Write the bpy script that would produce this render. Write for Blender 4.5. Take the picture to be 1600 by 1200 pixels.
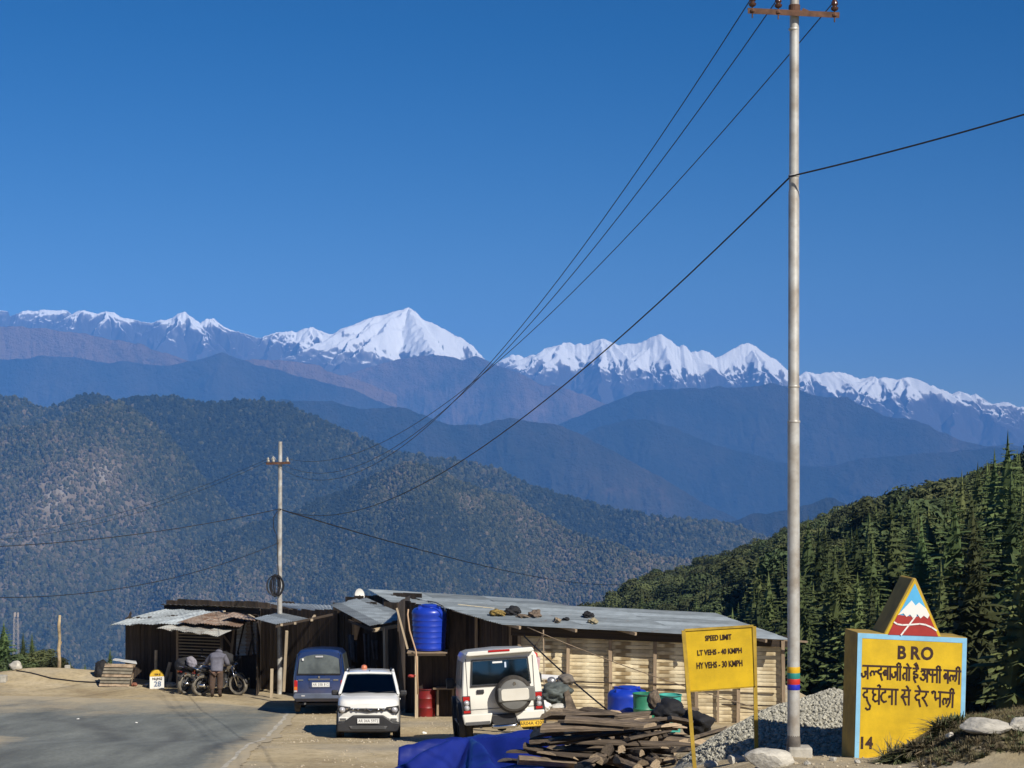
import bpy, bmesh, math, random
import numpy as np
from mathutils import Vector, Matrix, Euler

for o in list(bpy.data.objects): bpy.data.objects.remove(o)
SC = bpy.context.scene
COL = SC.collection
R = math.radians
random.seed(7)
RNG = np.random.default_rng(7)

# ------------------------------------------------------------------ camera
F, CX, HY = 3000.0, 800.0, 700.0        # focal length and horizon of the photograph in its own pixels
cam_d = bpy.data.cameras.new('camera'); cam = bpy.data.objects.new('camera', cam_d); COL.objects.link(cam)
cam.location = (0, 0, 0); cam.rotation_euler = (R(90), 0, 0)
cam_d.sensor_fit = 'HORIZONTAL'; cam_d.sensor_width = 36; cam_d.lens = 36*F/1600
cam_d.shift_y = (HY-600)/1600
cam_d.clip_start = 0.3; cam_d.clip_end = 200000
SC.camera = cam

# ------------------------------------------------------------------ sky, sun, exposure
SUNV = Vector((0.75, -1.0, 1.0)).normalized()          # towards the sun: behind the camera, to the right
SUN_EL = math.asin(SUNV.z); SUN_ROT = math.atan2(SUNV.x, SUNV.y)
W = bpy.data.worlds.new('World'); SC.world = W; W.use_nodes = True
nt = W.node_tree
sky = nt.nodes.new('ShaderNodeTexSky'); sky.sky_type = 'NISHITA'; sky.sun_disc = False
sky.sun_elevation = SUN_EL; sky.sun_rotation = SUN_ROT
sky.altitude = 2800; sky.air_density = 1.0; sky.dust_density = 0.7; sky.ozone_density = 3.2
bg = nt.nodes['Background']; bg.inputs['Strength'].default_value = 0.050
hsv = nt.nodes.new('ShaderNodeHueSaturation'); hsv.inputs['Hue'].default_value = .506; hsv.inputs['Saturation'].default_value = 1.46    # the camera's vivid blue
nt.links.new(sky.outputs[0], hsv.inputs['Color']); nt.links.new(hsv.outputs[0], bg.inputs[0])
sun_d = bpy.data.lights.new('sun', 'SUN'); sun_d.energy = 5.0; sun_d.angle = R(0.53); sun_d.color = (1, 0.93, 0.82)
sun = bpy.data.objects.new('sun', sun_d); COL.objects.link(sun)
sun.rotation_euler = (-SUNV).to_track_quat('-Z', 'Y').to_euler(); sun.location = (40, -60, 80)
vs = SC.view_settings; SC.display_settings.display_device = 'sRGB'
vs.view_transform = 'Standard'; vs.look = 'None'; vs.exposure = 0.3; vs.gamma = 1.0; vs.use_curve_mapping = False
SC.render.engine = 'CYCLES'
SC.cycles.use_denoising = True
SC.cycles.volume_bounces = 0; SC.cycles.max_bounces = 6; SC.cycles.diffuse_bounces = 3; SC.cycles.glossy_bounces = 3
SC.cycles.transparent_max_bounces = 8; SC.cycles.sample_clamp_indirect = 6

# ------------------------------------------------------------------ helpers
def P(px, py, d):
    """point at depth d seen at photograph pixel (px, py)"""
    return Vector(((px-CX)/F*d, d, (HY-py)/F*d))

def link(o, parent=None):
    COL.objects.link(o)
    if parent is not None: o.parent = parent
    return o
def tag(o, label=None, cat=None, group=None, kind=None):
    if label: o['label'] = label
    if cat: o['category'] = cat
    if group: o['group'] = group
    if kind: o['kind'] = kind
    return o
def empty(name, loc=(0, 0, 0), rz=0, parent=None, rot=None):
    o = bpy.data.objects.new(name, None); o.empty_display_size = .2
    o.location = loc; o.rotation_euler = rot if rot else (0, 0, rz)
    return link(o, parent)
def thing(name, label, cat, loc=(0, 0, 0), rz=0, group=None, rot=None):
    return tag(empty(name, loc, rz, None, rot), label, cat, group)
def copy_tree(o, parent=None):
    c = o.copy(); COL.objects.link(c)
    if parent is not None: c.parent = parent
    for ch in list(o.children): copy_tree(ch, c)
    return c

# ---- numpy noise
_perm = np.random.default_rng(3).permutation(256); _perm = np.concatenate([_perm, _perm, _perm])
_gr = np.random.default_rng(5).normal(size=(256, 3)); _gr /= np.linalg.norm(_gr, axis=1)[:, None]
def pn(x, y, z=0.0):
    x, y, z = np.broadcast_arrays(np.asarray(x, float), np.asarray(y, float), np.asarray(z, float))
    xi, yi, zi = np.floor(x).astype(int), np.floor(y).astype(int), np.floor(z).astype(int)
    xf, yf, zf = x-xi, y-yi, z-zi
    xi &= 255; yi &= 255; zi &= 255
    u, v, w = [t*t*t*(t*(t*6-15)+10) for t in (xf, yf, zf)]
    r = 0
    for a in (0, 1):
        for b in (0, 1):
            for c in (0, 1):
                h = _perm[_perm[_perm[xi+a]+yi+b]+zi+c]
                g = _gr[h]
                dd = g[..., 0]*(xf-a)+g[..., 1]*(yf-b)+g[..., 2]*(zf-c)
                r = r + dd*(u if a else 1-u)*(v if b else 1-v)*(w if c else 1-w)
    return r*1.5
def fbm(x, y, z=0.0, o=4, g=.5, l=2.03):
    r, a, n = 0, 1, 0
    for i in range(o):
        r = r + a*pn(np.asarray(x)*l**i+i*7.1, np.asarray(y)*l**i+i*3.7, np.asarray(z)*l**i); n += a; a *= g
    return r/n
def ridged(x, y, z=0.0, o=4, g=.5):
    r, a, n = 0, 1, 0
    for i in range(o):
        r = r + a*(1-np.abs(pn(np.asarray(x)*2.07**i+i*5.3, np.asarray(y)*2.07**i+i*9.1, z))*1.6); n += a; a *= g
    return np.clip(r/n, 0, 1)
def ss(a, b, x):
    t = np.clip((np.asarray(x, float)-a)/(b-a), 0, 1); return t*t*(3-2*t)

# ---- materials
def mat(name, col, rough=.7, metal=0., var=.0, vscale=3., bump=0., bscale=20., spec=.5, coat=0., col2=None, detail=5, coords='Object', alpha=1., trans=0.):
    m = bpy.data.materials.new(name); m.use_nodes = True
    n, l = m.node_tree.nodes, m.node_tree.links
    b = n['Principled BSDF']
    b.inputs['Base Color'].default_value = (*col, 1); b.inputs['Roughness'].default_value = rough
    b.inputs['Metallic'].default_value = metal; b.inputs['Specular IOR Level'].default_value = spec
    b.inputs['Coat Weight'].default_value = coat; b.inputs['Coat Roughness'].default_value = .06
    b.inputs['Transmission Weight'].default_value = trans
    if var or col2 or bump:
        tc = n.new('ShaderNodeTexCoord')
    if var or col2:
        nz = n.new('ShaderNodeTexNoise'); nz.inputs['Scale'].default_value = vscale; nz.inputs['Detail'].default_value = detail
        nz.inputs['Roughness'].default_value = .62
        l.new(tc.outputs[coords], nz.inputs['Vector'])
        rp = n.new('ShaderNodeValToRGB'); l.new(nz.outputs['Fac'], rp.inputs['Fac'])
        c2 = col2 if col2 else tuple(c*(1-var) for c in col)
        c1 = tuple(min(1, c*(1+var*.6)) for c in col) if not col2 else col
        rp.color_ramp.elements[0].position = .36; rp.color_ramp.elements[1].position = .64
        rp.color_ramp.elements[0].color = (*c2, 1); rp.color_ramp.elements[1].color = (*c1, 1)
        l.new(rp.outputs['Color'], b.inputs['Base Color'])
    if bump:
        nb = n.new('ShaderNodeTexNoise'); nb.inputs['Scale'].default_value = bscale; nb.inputs['Detail'].default_value = 6
        l.new(tc.outputs[coords], nb.inputs['Vector'])
        bp = n.new('ShaderNodeBump'); bp.inputs['Strength'].default_value = bump; bp.inputs['Distance'].default_value = .02
        l.new(nb.outputs['Fac'], bp.inputs['Height']); l.new(bp.outputs['Normal'], b.inputs['Normal'])
    return m
def add_rand(m, amount=.25, hue=0.0):
    """each object made of this material gets its own tint"""
    n, l = m.node_tree.nodes, m.node_tree.links
    b = n['Principled BSDF']; inp = b.inputs['Base Color']
    oi = n.new('ShaderNodeObjectInfo'); hv = n.new('ShaderNodeHueSaturation')
    mr = n.new('ShaderNodeMapRange'); mr.inputs['To Min'].default_value = 1-amount; mr.inputs['To Max'].default_value = 1+amount
    l.new(oi.outputs['Random'], mr.inputs['Value']); l.new(mr.outputs[0], hv.inputs['Value'])
    if hue:
        mh = n.new('ShaderNodeMapRange'); mh.inputs['To Min'].default_value = .5-hue; mh.inputs['To Max'].default_value = .5+hue
        wn = n.new('ShaderNodeTexWhiteNoise'); wn.noise_dimensions = '1D'; l.new(oi.outputs['Random'], wn.inputs['W'])
        l.new(wn.outputs['Value'], mh.inputs['Value']); l.new(mh.outputs[0], hv.inputs['Hue'])
    if inp.is_linked:
        src = inp.links[0].from_socket; l.new(src, hv.inputs['Color'])
    else:
        hv.inputs['Color'].default_value = inp.default_value
    l.new(hv.outputs['Color'], inp)
    return m

# ---- mesh builder
class MB:
    def __init__(s): s.v = []; s.f = []; s.m = []; s.ci = 0
    def add(s, vs, fs, M=None):
        o = len(s.v)
        for p in vs:
            p = Vector(p); s.v.append(M @ p if M is not None else p)
        for f in fs: s.f.append([i+o for i in f]); s.m.append(s.ci)
        return s
    def mi(s, i): s.ci = i; return s
    def box(s, c, d, M=None, rot=None):
        x, y, z = [t/2 for t in d]
        vs = [Vector((a*x, b*y, e*z)) for a in (-1, 1) for b in (-1, 1) for e in (-1, 1)]
        if rot is not None:
            E = Euler(rot).to_matrix(); vs = [E @ p for p in vs]
        vs = [p+Vector(c) for p in vs]
        return s.add(vs, [(0, 1, 3, 2), (4, 6, 7, 5), (0, 4, 5, 1), (2, 3, 7, 6), (0, 2, 6, 4), (1, 5, 7, 3)], M)
    def beam(s, a, b, w, h, up=(0, 0, 1), M=None):
        a, b = Vector(a), Vector(b); t = (b-a).normalized(); up = Vector(up)
        if abs(t.dot(up)) > .97: up = Vector((0, 1, 0))
        sx = t.cross(up).normalized()*w/2; sz = sx.cross(t).normalized()*h/2
        vs = [p+i*sx+j*sz for p in (a, b) for i in (-1, 1) for j in (-1, 1)]
        return s.add(vs, [(0, 1, 3, 2), (4, 6, 7, 5), (0, 4, 5, 1), (2, 3, 7, 6), (0, 2, 6, 4), (1, 5, 7, 3)], M)
    def tube(s, pts, r, n=8, cap=True, M=None, closed=False):
        pts = [Vector(p) for p in pts]; k = len(pts)
        rs = r if isinstance(r, (list, tuple)) else [r]*k
        vs = []; prev = None
        for i, p in enumerate(pts):
            if closed: t = (pts[(i+1) % k]-pts[i-1]).normalized()
            else: t = (pts[min(i+1, k-1)]-pts[max(i-1, 0)]).normalized()
            if prev is None:
                up = Vector((0, 0, 1)) if abs(t.z) < .9 else Vector((1, 0, 0))
                a = t.cross(up).normalized()
            else:
                a = prev-t*prev.dot(t)
                a = a.normalized() if a.length > 1e-6 else t.orthogonal().normalized()
            prev = a; b = t.cross(a)
            for j in range(n):
                th = 2*math.pi*j/n
                vs.append(p+(a*math.cos(th)+b*math.sin(th))*rs[i])
        fs = []
        for i in range(k if closed else k-1):
            for j in range(n):
                i2 = (i+1) % k
                fs.append((i*n+j, i*n+(j+1) % n, i2*n+(j+1) % n, i2*n+j))
        if cap and not closed:
            fs.append(tuple(range(n-1, -1, -1))); fs.append(tuple((k-1)*n+j for j in range(n)))
        return s.add(vs, fs, M)
    def lathe(s, prof, n=24, M=None, cap=True, axis='z'):
        vs = []; k = len(prof)
        for r_, z in prof:
            for j in range(n):
                th = 2*math.pi*j/n; c, e = r_*math.cos(th), r_*math.sin(th)
                vs.append((c, e, z) if axis == 'z' else ((z, c, e) if axis == 'x' else (c, z, -e)))
        fs = [(i*n+j, i*n+(j+1) % n, (i+1)*n+(j+1) % n, (i+1)*n+j) for i in range(k-1) for j in range(n)]
        if cap: fs.append(tuple(range(n-1, -1, -1))); fs.append(tuple((k-1)*n+j for j in range(n)))
        return s.add(vs, fs, M)
    def prism(s, poly, t0, t1, axis='y', M=None):
        """poly: 2D points; extruded along axis from t0 to t1. axis y: (x,z); axis x: (y,z); axis z: (x,y)"""
        k = len(poly)
        def mk(p, t): return (p[0], t, p[1]) if axis == 'y' else ((t, p[0], p[1]) if axis == 'x' else (p[0], p[1], t))
        vs = [mk(p, t0) for p in poly]+[mk(p, t1) for p in poly]
        fs = [tuple(range(k)), tuple(range(2*k-1, k-1, -1))]+[(i, i+k, (i+1) % k+k, (i+1) % k) for i in range(k)]
        return s.add(vs, fs, M)
    def grid(s, fn, nu, nv, M=None):
        vs = [fn(i/(nu-1), j/(nv-1)) for i in range(nu) for j in range(nv)]
        fs = [(i*nv+j, (i+1)*nv+j, (i+1)*nv+j+1, i*nv+j+1) for i in range(nu-1) for j in range(nv-1)]
        return s.add(vs, fs, M)
    def mesh(s, name, mats, smooth=False, fix=True):
        me = bpy.data.meshes.new(name); me.from_pydata([tuple(p) for p in s.v], [], s.f)
        mats = mats if isinstance(mats, (list, tuple)) else [mats]
        for m in mats: me.materials.append(m)
        if any(s.m): me.polygons.foreach_set('material_index', s.m)
        if fix:
            bm = bmesh.new(); bm.from_mesh(me); bmesh.ops.recalc_face_normals(bm, faces=bm.faces); bm.to_mesh(me); bm.free()
        if smooth == True: me.polygons.foreach_set('use_smooth', [True]*len(me.polygons))
        elif smooth:
            me.polygons.foreach_set('use_smooth', [True]*len(me.polygons)); me.set_sharp_from_angle(angle=R(smooth))
        me.update(); return me
    def build(s, name, mats, parent=None, smooth=False, bevel=0., loc=None, rot=None, fix=True, segs=2, sub=0):
        o = bpy.data.objects.new(name, s.mesh(name, mats, smooth, fix))
        if loc: o.location = loc
        if rot: o.rotation_euler = rot
        if bevel:
            b = o.modifiers.new('bevel', 'BEVEL'); b.width = bevel; b.segments = segs; b.limit_method = 'ANGLE'; b.angle_limit = R(35)
            b.harden_normals = False
        if sub:
            b = o.modifiers.new('sub', 'SUBSURF'); b.levels = b.render_levels = sub
        return link(o, parent)
def np_mesh(name, V, Fc, mats, attrs=None, smooth=True):
    me = bpy.data.meshes.new(name); V = np.asarray(V, np.float32); Fc = np.asarray(Fc, np.int32)
    k = Fc.shape[1]
    me.vertices.add(len(V)); me.vertices.foreach_set('co', V.ravel())
    me.loops.add(Fc.size); me.loops.foreach_set('vertex_index', Fc.ravel())
    me.polygons.add(len(Fc)); me.polygons.foreach_set('loop_start', np.arange(0, Fc.size, k, dtype=np.int32))
    me.polygons.foreach_set('use_smooth', np.full(len(Fc), smooth))
    for m in (mats if isinstance(mats, (list, tuple)) else [mats]): me.materials.append(m)
    me.update(calc_edges=True)
    for a, arr in (attrs or {}).items():
        at = me.attributes.new(a, 'FLOAT', 'POINT'); at.data.foreach_set('value', np.asarray(arr, np.float32).ravel())
    return me
def grid_faces(nu, nv):
    i, j = np.meshgrid(np.arange(nu-1), np.arange(nv-1), indexing='ij'); a = (i*nv+j).ravel()
    return np.stack([a, a+nv, a+nv+1, a+1], 1)
def text_mesh(s, size, name, align='CENTER', extrude=.001, sx=1., bold=0.):
    c = bpy.data.curves.new(name, 'FONT'); c.body = s; c.size = size; c.align_x = align; c.align_y = 'CENTER'; c.extrude = extrude; c.offset = bold
    c.resolution_u = 3
    o = bpy.data.objects.new(name, c); COL.objects.link(o)
    dg = bpy.context.evaluated_depsgraph_get(); me = bpy.data.meshes.new_from_object(o.evaluated_get(dg))
    bpy.data.objects.remove(o); bpy.data.curves.remove(c)
    if sx != 1: me.transform(Matrix.Diagonal((sx, 1, 1, 1)))
    me.name = name
    return me
def put_text(s, size, m, parent, loc, rot, name='lettering', **k):
    me = text_mesh(s, size, name, **k); me.materials.clear(); me.materials.append(m)
    o = bpy.data.objects.new(name, me); o.location = loc; o.rotation_euler = rot
    return link(o, parent)
HAZE_D = 4.2e-5; HAZE_C = (.12, .375, 1.0)
# ================================================================== SETTING: mountains
def attr_mat(name, stops, attr, rough=.95, spec=.1, noise=None, bump=None):
    """colour ramp over a vertex attribute, broken up by noise"""
    m = bpy.data.materials.new(name); m.use_nodes = True
    n, l = m.node_tree.nodes, m.node_tree.links; b = n['Principled BSDF']
    b.inputs['Roughness'].default_value = rough; b.inputs['Specular IOR Level'].default_value = spec
    a = n.new('ShaderNodeAttribute'); a.attribute_name = attr
    rp = n.new('ShaderNodeValToRGB'); e = rp.color_ramp.elements
    while len(e) < len(stops): e.new(.5)
    for i, (p, c) in enumerate(stops): e[i].position = p; e[i].color = (*c, 1)
    src = a.outputs['Fac']
    g = n.new('ShaderNodeNewGeometry')
    if noise:
        nz = n.new('ShaderNodeTexNoise'); nz.inputs['Scale'].default_value = noise[0]; nz.inputs['Detail'].default_value = 8; nz.inputs['Roughness'].default_value = .7
        l.new(g.outputs['Position'], nz.inputs['Vector'])
        mm = n.new('ShaderNodeMath'); mm.operation = 'MULTIPLY_ADD'; mm.inputs[1].default_value = noise[1]
        l.new(nz.outputs['Fac'], mm.inputs[0]); l.new(src, mm.inputs[2])
        m2 = n.new('ShaderNodeMath'); m2.operation = 'SUBTRACT'; m2.inputs[1].default_value = noise[1]*.5; l.new(mm.outputs[0], m2.inputs[0])
        src = m2.outputs[0]
    l.new(src, rp.inputs['Fac']); l.new(rp.outputs[0], b.inputs['Base Color'])
    if bump:
        nb = n.new('ShaderNodeTexNoise'); nb.inputs['Scale'].default_value = bump[0]; nb.inputs['Detail'].default_value = 6; nb.inputs['Roughness'].default_value = .7
        l.new(g.outputs['Position'], nb.inputs['Vector'])
        bp = n.new('ShaderNodeBump'); bp.inputs['Strength'].default_value = bump[1]; bp.inputs['Distance'].default_value = bump[2]
        l.new(nb.outputs['Fac'], bp.inputs['Height']); l.new(bp.outputs['Normal'], b.inputs['Normal'])
    return m

def mountain(name, pts, d, nu, nv, spur, amp, L=.4, H=.5, seed=0., rough_px=1.5, back=.12, prof=.8, dvar=.05, oct_=5, cf=60., iso=(.5, .45)):
    """pts: crest in photograph pixels; d: depth of the crest; spur: wavelength of the spurs in metres.
    Returns vertex arrays on a (nu, nv) grid; row direction runs from behind the crest down to the foot."""
    pts = np.array(pts, float); px = np.linspace(pts[0, 0], pts[-1, 0], nu)
    py = np.interp(px, pts[:, 0], pts[:, 1]) + rough_px*fbm(px/cf, seed, o=5, g=.6)*2
    D = d*(1+dvar*fbm(px/300., seed+4.4, o=2))
    Xc = (px-CX)/F*D; Zc = (HY-py)/F*D
    nb = max(3, nv//10)
    v = np.concatenate([-np.linspace(1, 0, nb, endpoint=False)*back, np.linspace(0, 1, nv-nb)**1.25])
    Lm, Hm = L*d, H*L*d
    U, Vv = np.meshgrid(Xc, v, indexing='ij')
    Y = D[:, None]-Vv*Lm
    drop = np.where(Vv >= 0, Hm*(1-(1-np.clip(Vv, 0, 1))**(1/prof)) if prof != 1 else Hm*Vv, -Vv*Hm*1.1)
    shear = 2.6*pn(U/(spur*3.2), seed+1.7, 2.)+.8
    wx = U/spur + .45*pn(U/spur*.8, Vv*3.3+seed, seed) + shear*np.clip(Vv, 0, 1)*.35*L*d/spur*.9 + seed
    rg = ridged(wx, Vv*L*d/spur*.55+seed, seed*.3, o=oct_, g=.55)
    env = np.clip(np.abs(Vv)*5, 0, 1)**.8
    s2 = spur*iso[1]
    rg2 = ridged(U/s2+.5*pn(U/s2*.6, Y/s2*.6, seed+3), Y/s2+.5*pn(U/s2*.6+9, Y/s2*.6, seed+5), seed*.7, o=5, g=.55)
    Z = Zc[:, None]-drop-(1-rg)*amp*env-(1-rg)*amp*.12*(1-env)
    Z -= (1-rg2)*amp*iso[0]*np.clip(np.abs(Vv)*9, .08, 1)
    Z += fbm(U/spur*6, Y/spur*6, seed, o=4)*amp*.12*np.clip(np.abs(Vv)*12, 0.1, 1)
    Y = Y + fbm(U/spur*2.2, Vv*5, seed+9, o=3)*spur*.12*env
    return U, Y, Z, rg, Vv
def grid_normals_z(U, Y, Z):
    a = np.stack([np.gradient(t, axis=0) for t in (U, Y, Z)], -1); b = np.stack([np.gradient(t, axis=1) for t in (U, Y, Z)], -1)
    n = np.cross(a, b); n /= np.linalg.norm(n, axis=-1)[..., None]+1e-9
    return n*np.sign(n[..., 2:3]+1e-9)
def set_mountain(name, G, m, attrs=None, kind='structure'):
    U, Y, Z = G[:3]; V = np.stack([U, Y, Z], -1).reshape(-1, 3)
    me = np_mesh(name, V, grid_faces(*U.shape), m, attrs)
    o = bpy.data.objects.new(name, me); link(o); o['kind'] = kind
    return o

# ---- snow range, far away
snow_m = attr_mat('snow_rock', [(0.22, (.075, .066, .066)), (.40, (.17, .155, .155)), (.50, (.30, .29, .29)), (.56, (.86, .87, .88))], 'snow', rough=.7, noise=(.004, .55), bump=(.005, .6, 40))
SN_L = [(-160, 480), (0, 476), (12, 477), (16, 486), (40, 480), (70, 479), (105, 481), (112, 487), (124, 481), (150, 483), (178, 484), (195, 494), (235, 497), (262, 494), (276, 487), (287, 483), (300, 494), (312, 501), (322, 493), (332, 492), (350, 505), (372, 512), (400, 521), (413, 522), (430, 514), (456, 511), (463, 516), (475, 510), (487, 505), (500, 512), (517, 516), (540, 506), (560, 498), (590, 490), (625, 480), (637, 477), (650, 487), (662, 498), (690, 511), (700, 516), (725, 528), (740, 538), (755, 552), (775, 572), (830, 600)]
SN_R = [(690, 610), (760, 575), (785, 558), (800, 551), (820, 557), (850, 543), (884, 531), (898, 534), (907, 532), (920, 535), (930, 527), (941, 524), (955, 528), (965, 534), (980, 532), (1000, 534), (1016, 524), (1034, 518), (1048, 528), (1062, 538), (1068, 534), (1080, 547), (1096, 544), (1106, 547), (1120, 556), (1140, 545), (1158, 534), (1170, 529), (1182, 536), (1200, 550), (1215, 562), (1235, 580), (1248, 584), (1259, 576), (1272, 580), (1298, 579), (1310, 577), (1325, 580), (1343, 587), (1360, 580), (1372, 584), (1395, 585), (1418, 584), (1435, 593), (1450, 601), (1475, 606), (1490, 611), (1500, 609), (1515, 614), (1524, 612), (1538, 621), (1552, 628), (1575, 624), (1590, 632), (1620, 640), (1780, 665)]
PEAKS = [(125, 481, .62), (165, 483, .62), (287, 483, .60), (332, 492, .62), (430, 513, .5), (487, 505, .5), (590, 490, .42), (637, 477, .44), (700, 515, .60), (850, 543, .5), (884, 531, .5), (941, 524, .5), (990, 533, .6), (1034, 518, .55), (1100, 545, .6), (1170, 529, .52), (1259, 576, .5), (1298, 578, .5), (1372, 583, .45), (1420, 584, .5), (1500, 609, .5), (1570, 625, .5)]
for nm, pts, d, sd, base, k in (('snow_mountains_west', SN_L, 26000, 1.3, 2780, 1.0), ('snow_mountains_east', SN_R, 28000, 4.1, 2350, 1.0)):
    G = mountain(nm, pts, d, 1100, 220, 1000, 620, L=.16, H=.46, seed=sd, rough_px=1.9, prof=.75, dvar=.02, cf=11., oct_=5, iso=(.85, .55))
    U, Y, Z, rg, Vv = G
    # the single summits: pyramids with sharp aretes between faces, kept below the measured skyline
    crest = Z[:, (np.abs(Vv[0])).argmin()][:, None]
    rp = np.random.default_rng(int(sd*100)); Zp = np.full_like(Z, -1e9)
    for (qx, qy, sl) in PEAKS:
        if not (pts[0][0]+40 < qx < pts[-1][0]-40) or (qx < 780) != (sd < 2): continue
        xp, zp = (qx-CX)/F*d, (HY-qy)/F*d; yp = d*1.0
        dx, dy = U-xp, Y-yp-60; dx = dx+70*pn(U/260, Y/260, qx)+35*pn(U/90, Y/90, qx); dy = dy+70*pn(U/260+7, Y/260, qx)
        r = np.hypot(dx, dy); th = np.arctan2(dy, dx); an = np.sort(np.concatenate([[math.pi, 0.0], rp.uniform(-2.9, -.2, 4)]))
        dist = np.min([np.abs((th-a+math.pi) % (2*math.pi)-math.pi) for a in an], axis=0)
        Zp = np.maximum(Zp, zp-r*sl*(1+1.15*np.clip(dist/.55, 0, 1)))
    Zp = np.minimum(Zp, crest+15)-(1-ridged(U/330, Y/330, sd, o=4))*70*np.clip(np.abs(Vv)*8, 0, 1)
    Z = np.maximum(Z-60*np.clip(Vv*6, 0, 1), Zp); G = (U, Y, Z, rg, Vv)
    nz = grid_normals_z(U, Y, Z)
    pxs = CX+U/Y*F
    pys = HY-Z/Y*F
    if sd < 2:   # how low the snow reaches, as an altitude along the range
        line = np.interp(pxs, [0, 150, 190, 210, 270, 330, 400, 470, 520, 570, 640, 700, 760], [483, 487, 500, 490, 514, 515, 522, 530, 535, 538, 560, 552, 560])
    else:
        line = np.interp(pxs, [780, 830, 900, 1000, 1060, 1120, 1200, 1260, 1300, 1400, 1450, 1600], [565, 566, 572, 580, 588, 592, 588, 605, 612, 620, 614, 634])
    alt = (line-pys)/F*d
    st = nz[..., 2]
    gxl = np.gradient(Z, axis=0)/np.gradient(U, axis=0)  # bare rock put on shadow-side slopes, so part of their shade is colour
    face = nz[..., 0]*.9-nz[..., 1]*.3            # how far a slope turns towards the sun
    s = .56+alt/480.+(st-.62)*1.5+fbm(U/850, Z/420, sd, o=5)*.30+.34*fbm(U/2300, Z/900, sd+6, o=3)+.16*fbm(U/190, Z/110, sd+8, o=3)+.12*(rg-.5) - .34*ss(.10, .75, gxl+.25*fbm(U/500, Z/300, sd+3, o=3))*ss(.02, .10, Vv)
    if sd < 2: s = s-.06*ss(420, 330, pxs)*ss(190, 240, pxs)+.10*ss(200, 150, pxs)
    set_mountain(nm, G, snow_m, {'snow': np.clip(s, 0, 1)})

# ---- blue ridges between
forest_far = attr_mat('far_forest', [(.2, (.022, .027, .018)), (.5, (.055, .050, .034)), (.8, (.19, .13, .095))], 'dry', noise=(.0022, 1.0), bump=(.006, 1., 120))
RIDGES = [
 ('hills_purple_west', [(-200, 492), (0, 500), (60, 504), (120, 508), (170, 514), (220, 524), (270, 538), (300, 546), (340, 556), (400, 552), (450, 556), (500, 566), (560, 585), (620, 610)], 19500, .75, 700, 1800, 1.1),
 ('hills_below_peak', [(400, 640), (470, 606), (520, 590), (560, 574), (600, 558), (640, 550), (684, 544), (705, 548), (722, 552), (742, 547), (770, 556), (800, 570), (830, 583), (850, 592), (868, 588), (900, 602), (940, 614), (1000, 650)], 23000, .6, 650, 1700, 2.2),
 ('hills_blue_west', [(-200, 560), (0, 553), (60, 548), (120, 552), (170, 558), (200, 556), (250, 562), (300, 556), (330, 550), (347, 545), (360, 552), (400, 562), (440, 572), (500, 590), (560, 608), (640, 640)], 19000, .35, 500, 1600, 3.7),
 ('hills_blue_east', [(800, 700), (880, 650), (935, 624), (965, 614), (992, 605), (1030, 602), (1060, 602), (1100, 600), (1150, 599), (1180, 596), (1203, 591), (1235, 596), (1260, 606), (1290, 615), (1325, 614), (1345, 626), (1380, 641), (1420, 648), (1450, 660), (1470, 672), (1500, 682), (1540, 690), (1580, 688), (1620, 697), (1800, 720)], 19000, .35, 420, 1500, 4.9),
 ('hills_spur_east', [(780, 760), (860, 705), (920, 670), (985, 646), (1020, 652), (1060, 664), (1120, 690), (1200, 712), (1290, 726), (1350, 712), (1440, 704), (1500, 699), (1560, 690), (1620, 697), (1800, 740)], 16300, .25, 330, 1200, 6.1),
 ('hills_middle', [(380, 640), (440, 618), (500, 621), (520, 620), (560, 629), (600, 632), (632, 631), (650, 638), (680, 650), (710, 657), (750, 657), (775, 650), (797, 647), (830, 654), (860, 657), (900, 671), (940, 690), (980, 712), (1020, 735), (1060, 757), (1110, 785), (1160, 806), (1220, 840)], 13500, .3, 260, 900, 7.7),
 ('hill_valley_end', [(1060, 850), (1120, 818), (1180, 800), (1230, 794), (1262, 784), (1290, 771), (1305, 772), (1325, 784), (1350, 800), (1400, 830), (1460, 860)], 10000, .2, 160, 600, 9.2),
]
for nm, pts, d, dry, amp, spur, sd in RIDGES:
    G = mountain(nm, pts, d, 620, 120, spur, amp*1.5, L=.11, H=.95, seed=sd, rough_px=1.6, prof=.95, dvar=.012, cf=40., iso=(.7, .4))
    U, Y, Z, rg, Vv = G
    a = dry+.30*fbm(U/1500, Y/1500, sd, o=4)+.35*(rg-.6)
    if 'below_peak' in nm or 'purple' in nm: a = a+.1
    set_mountain(nm, G, forest_far, {'dry': np.clip(a, 0, 1)})

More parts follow.
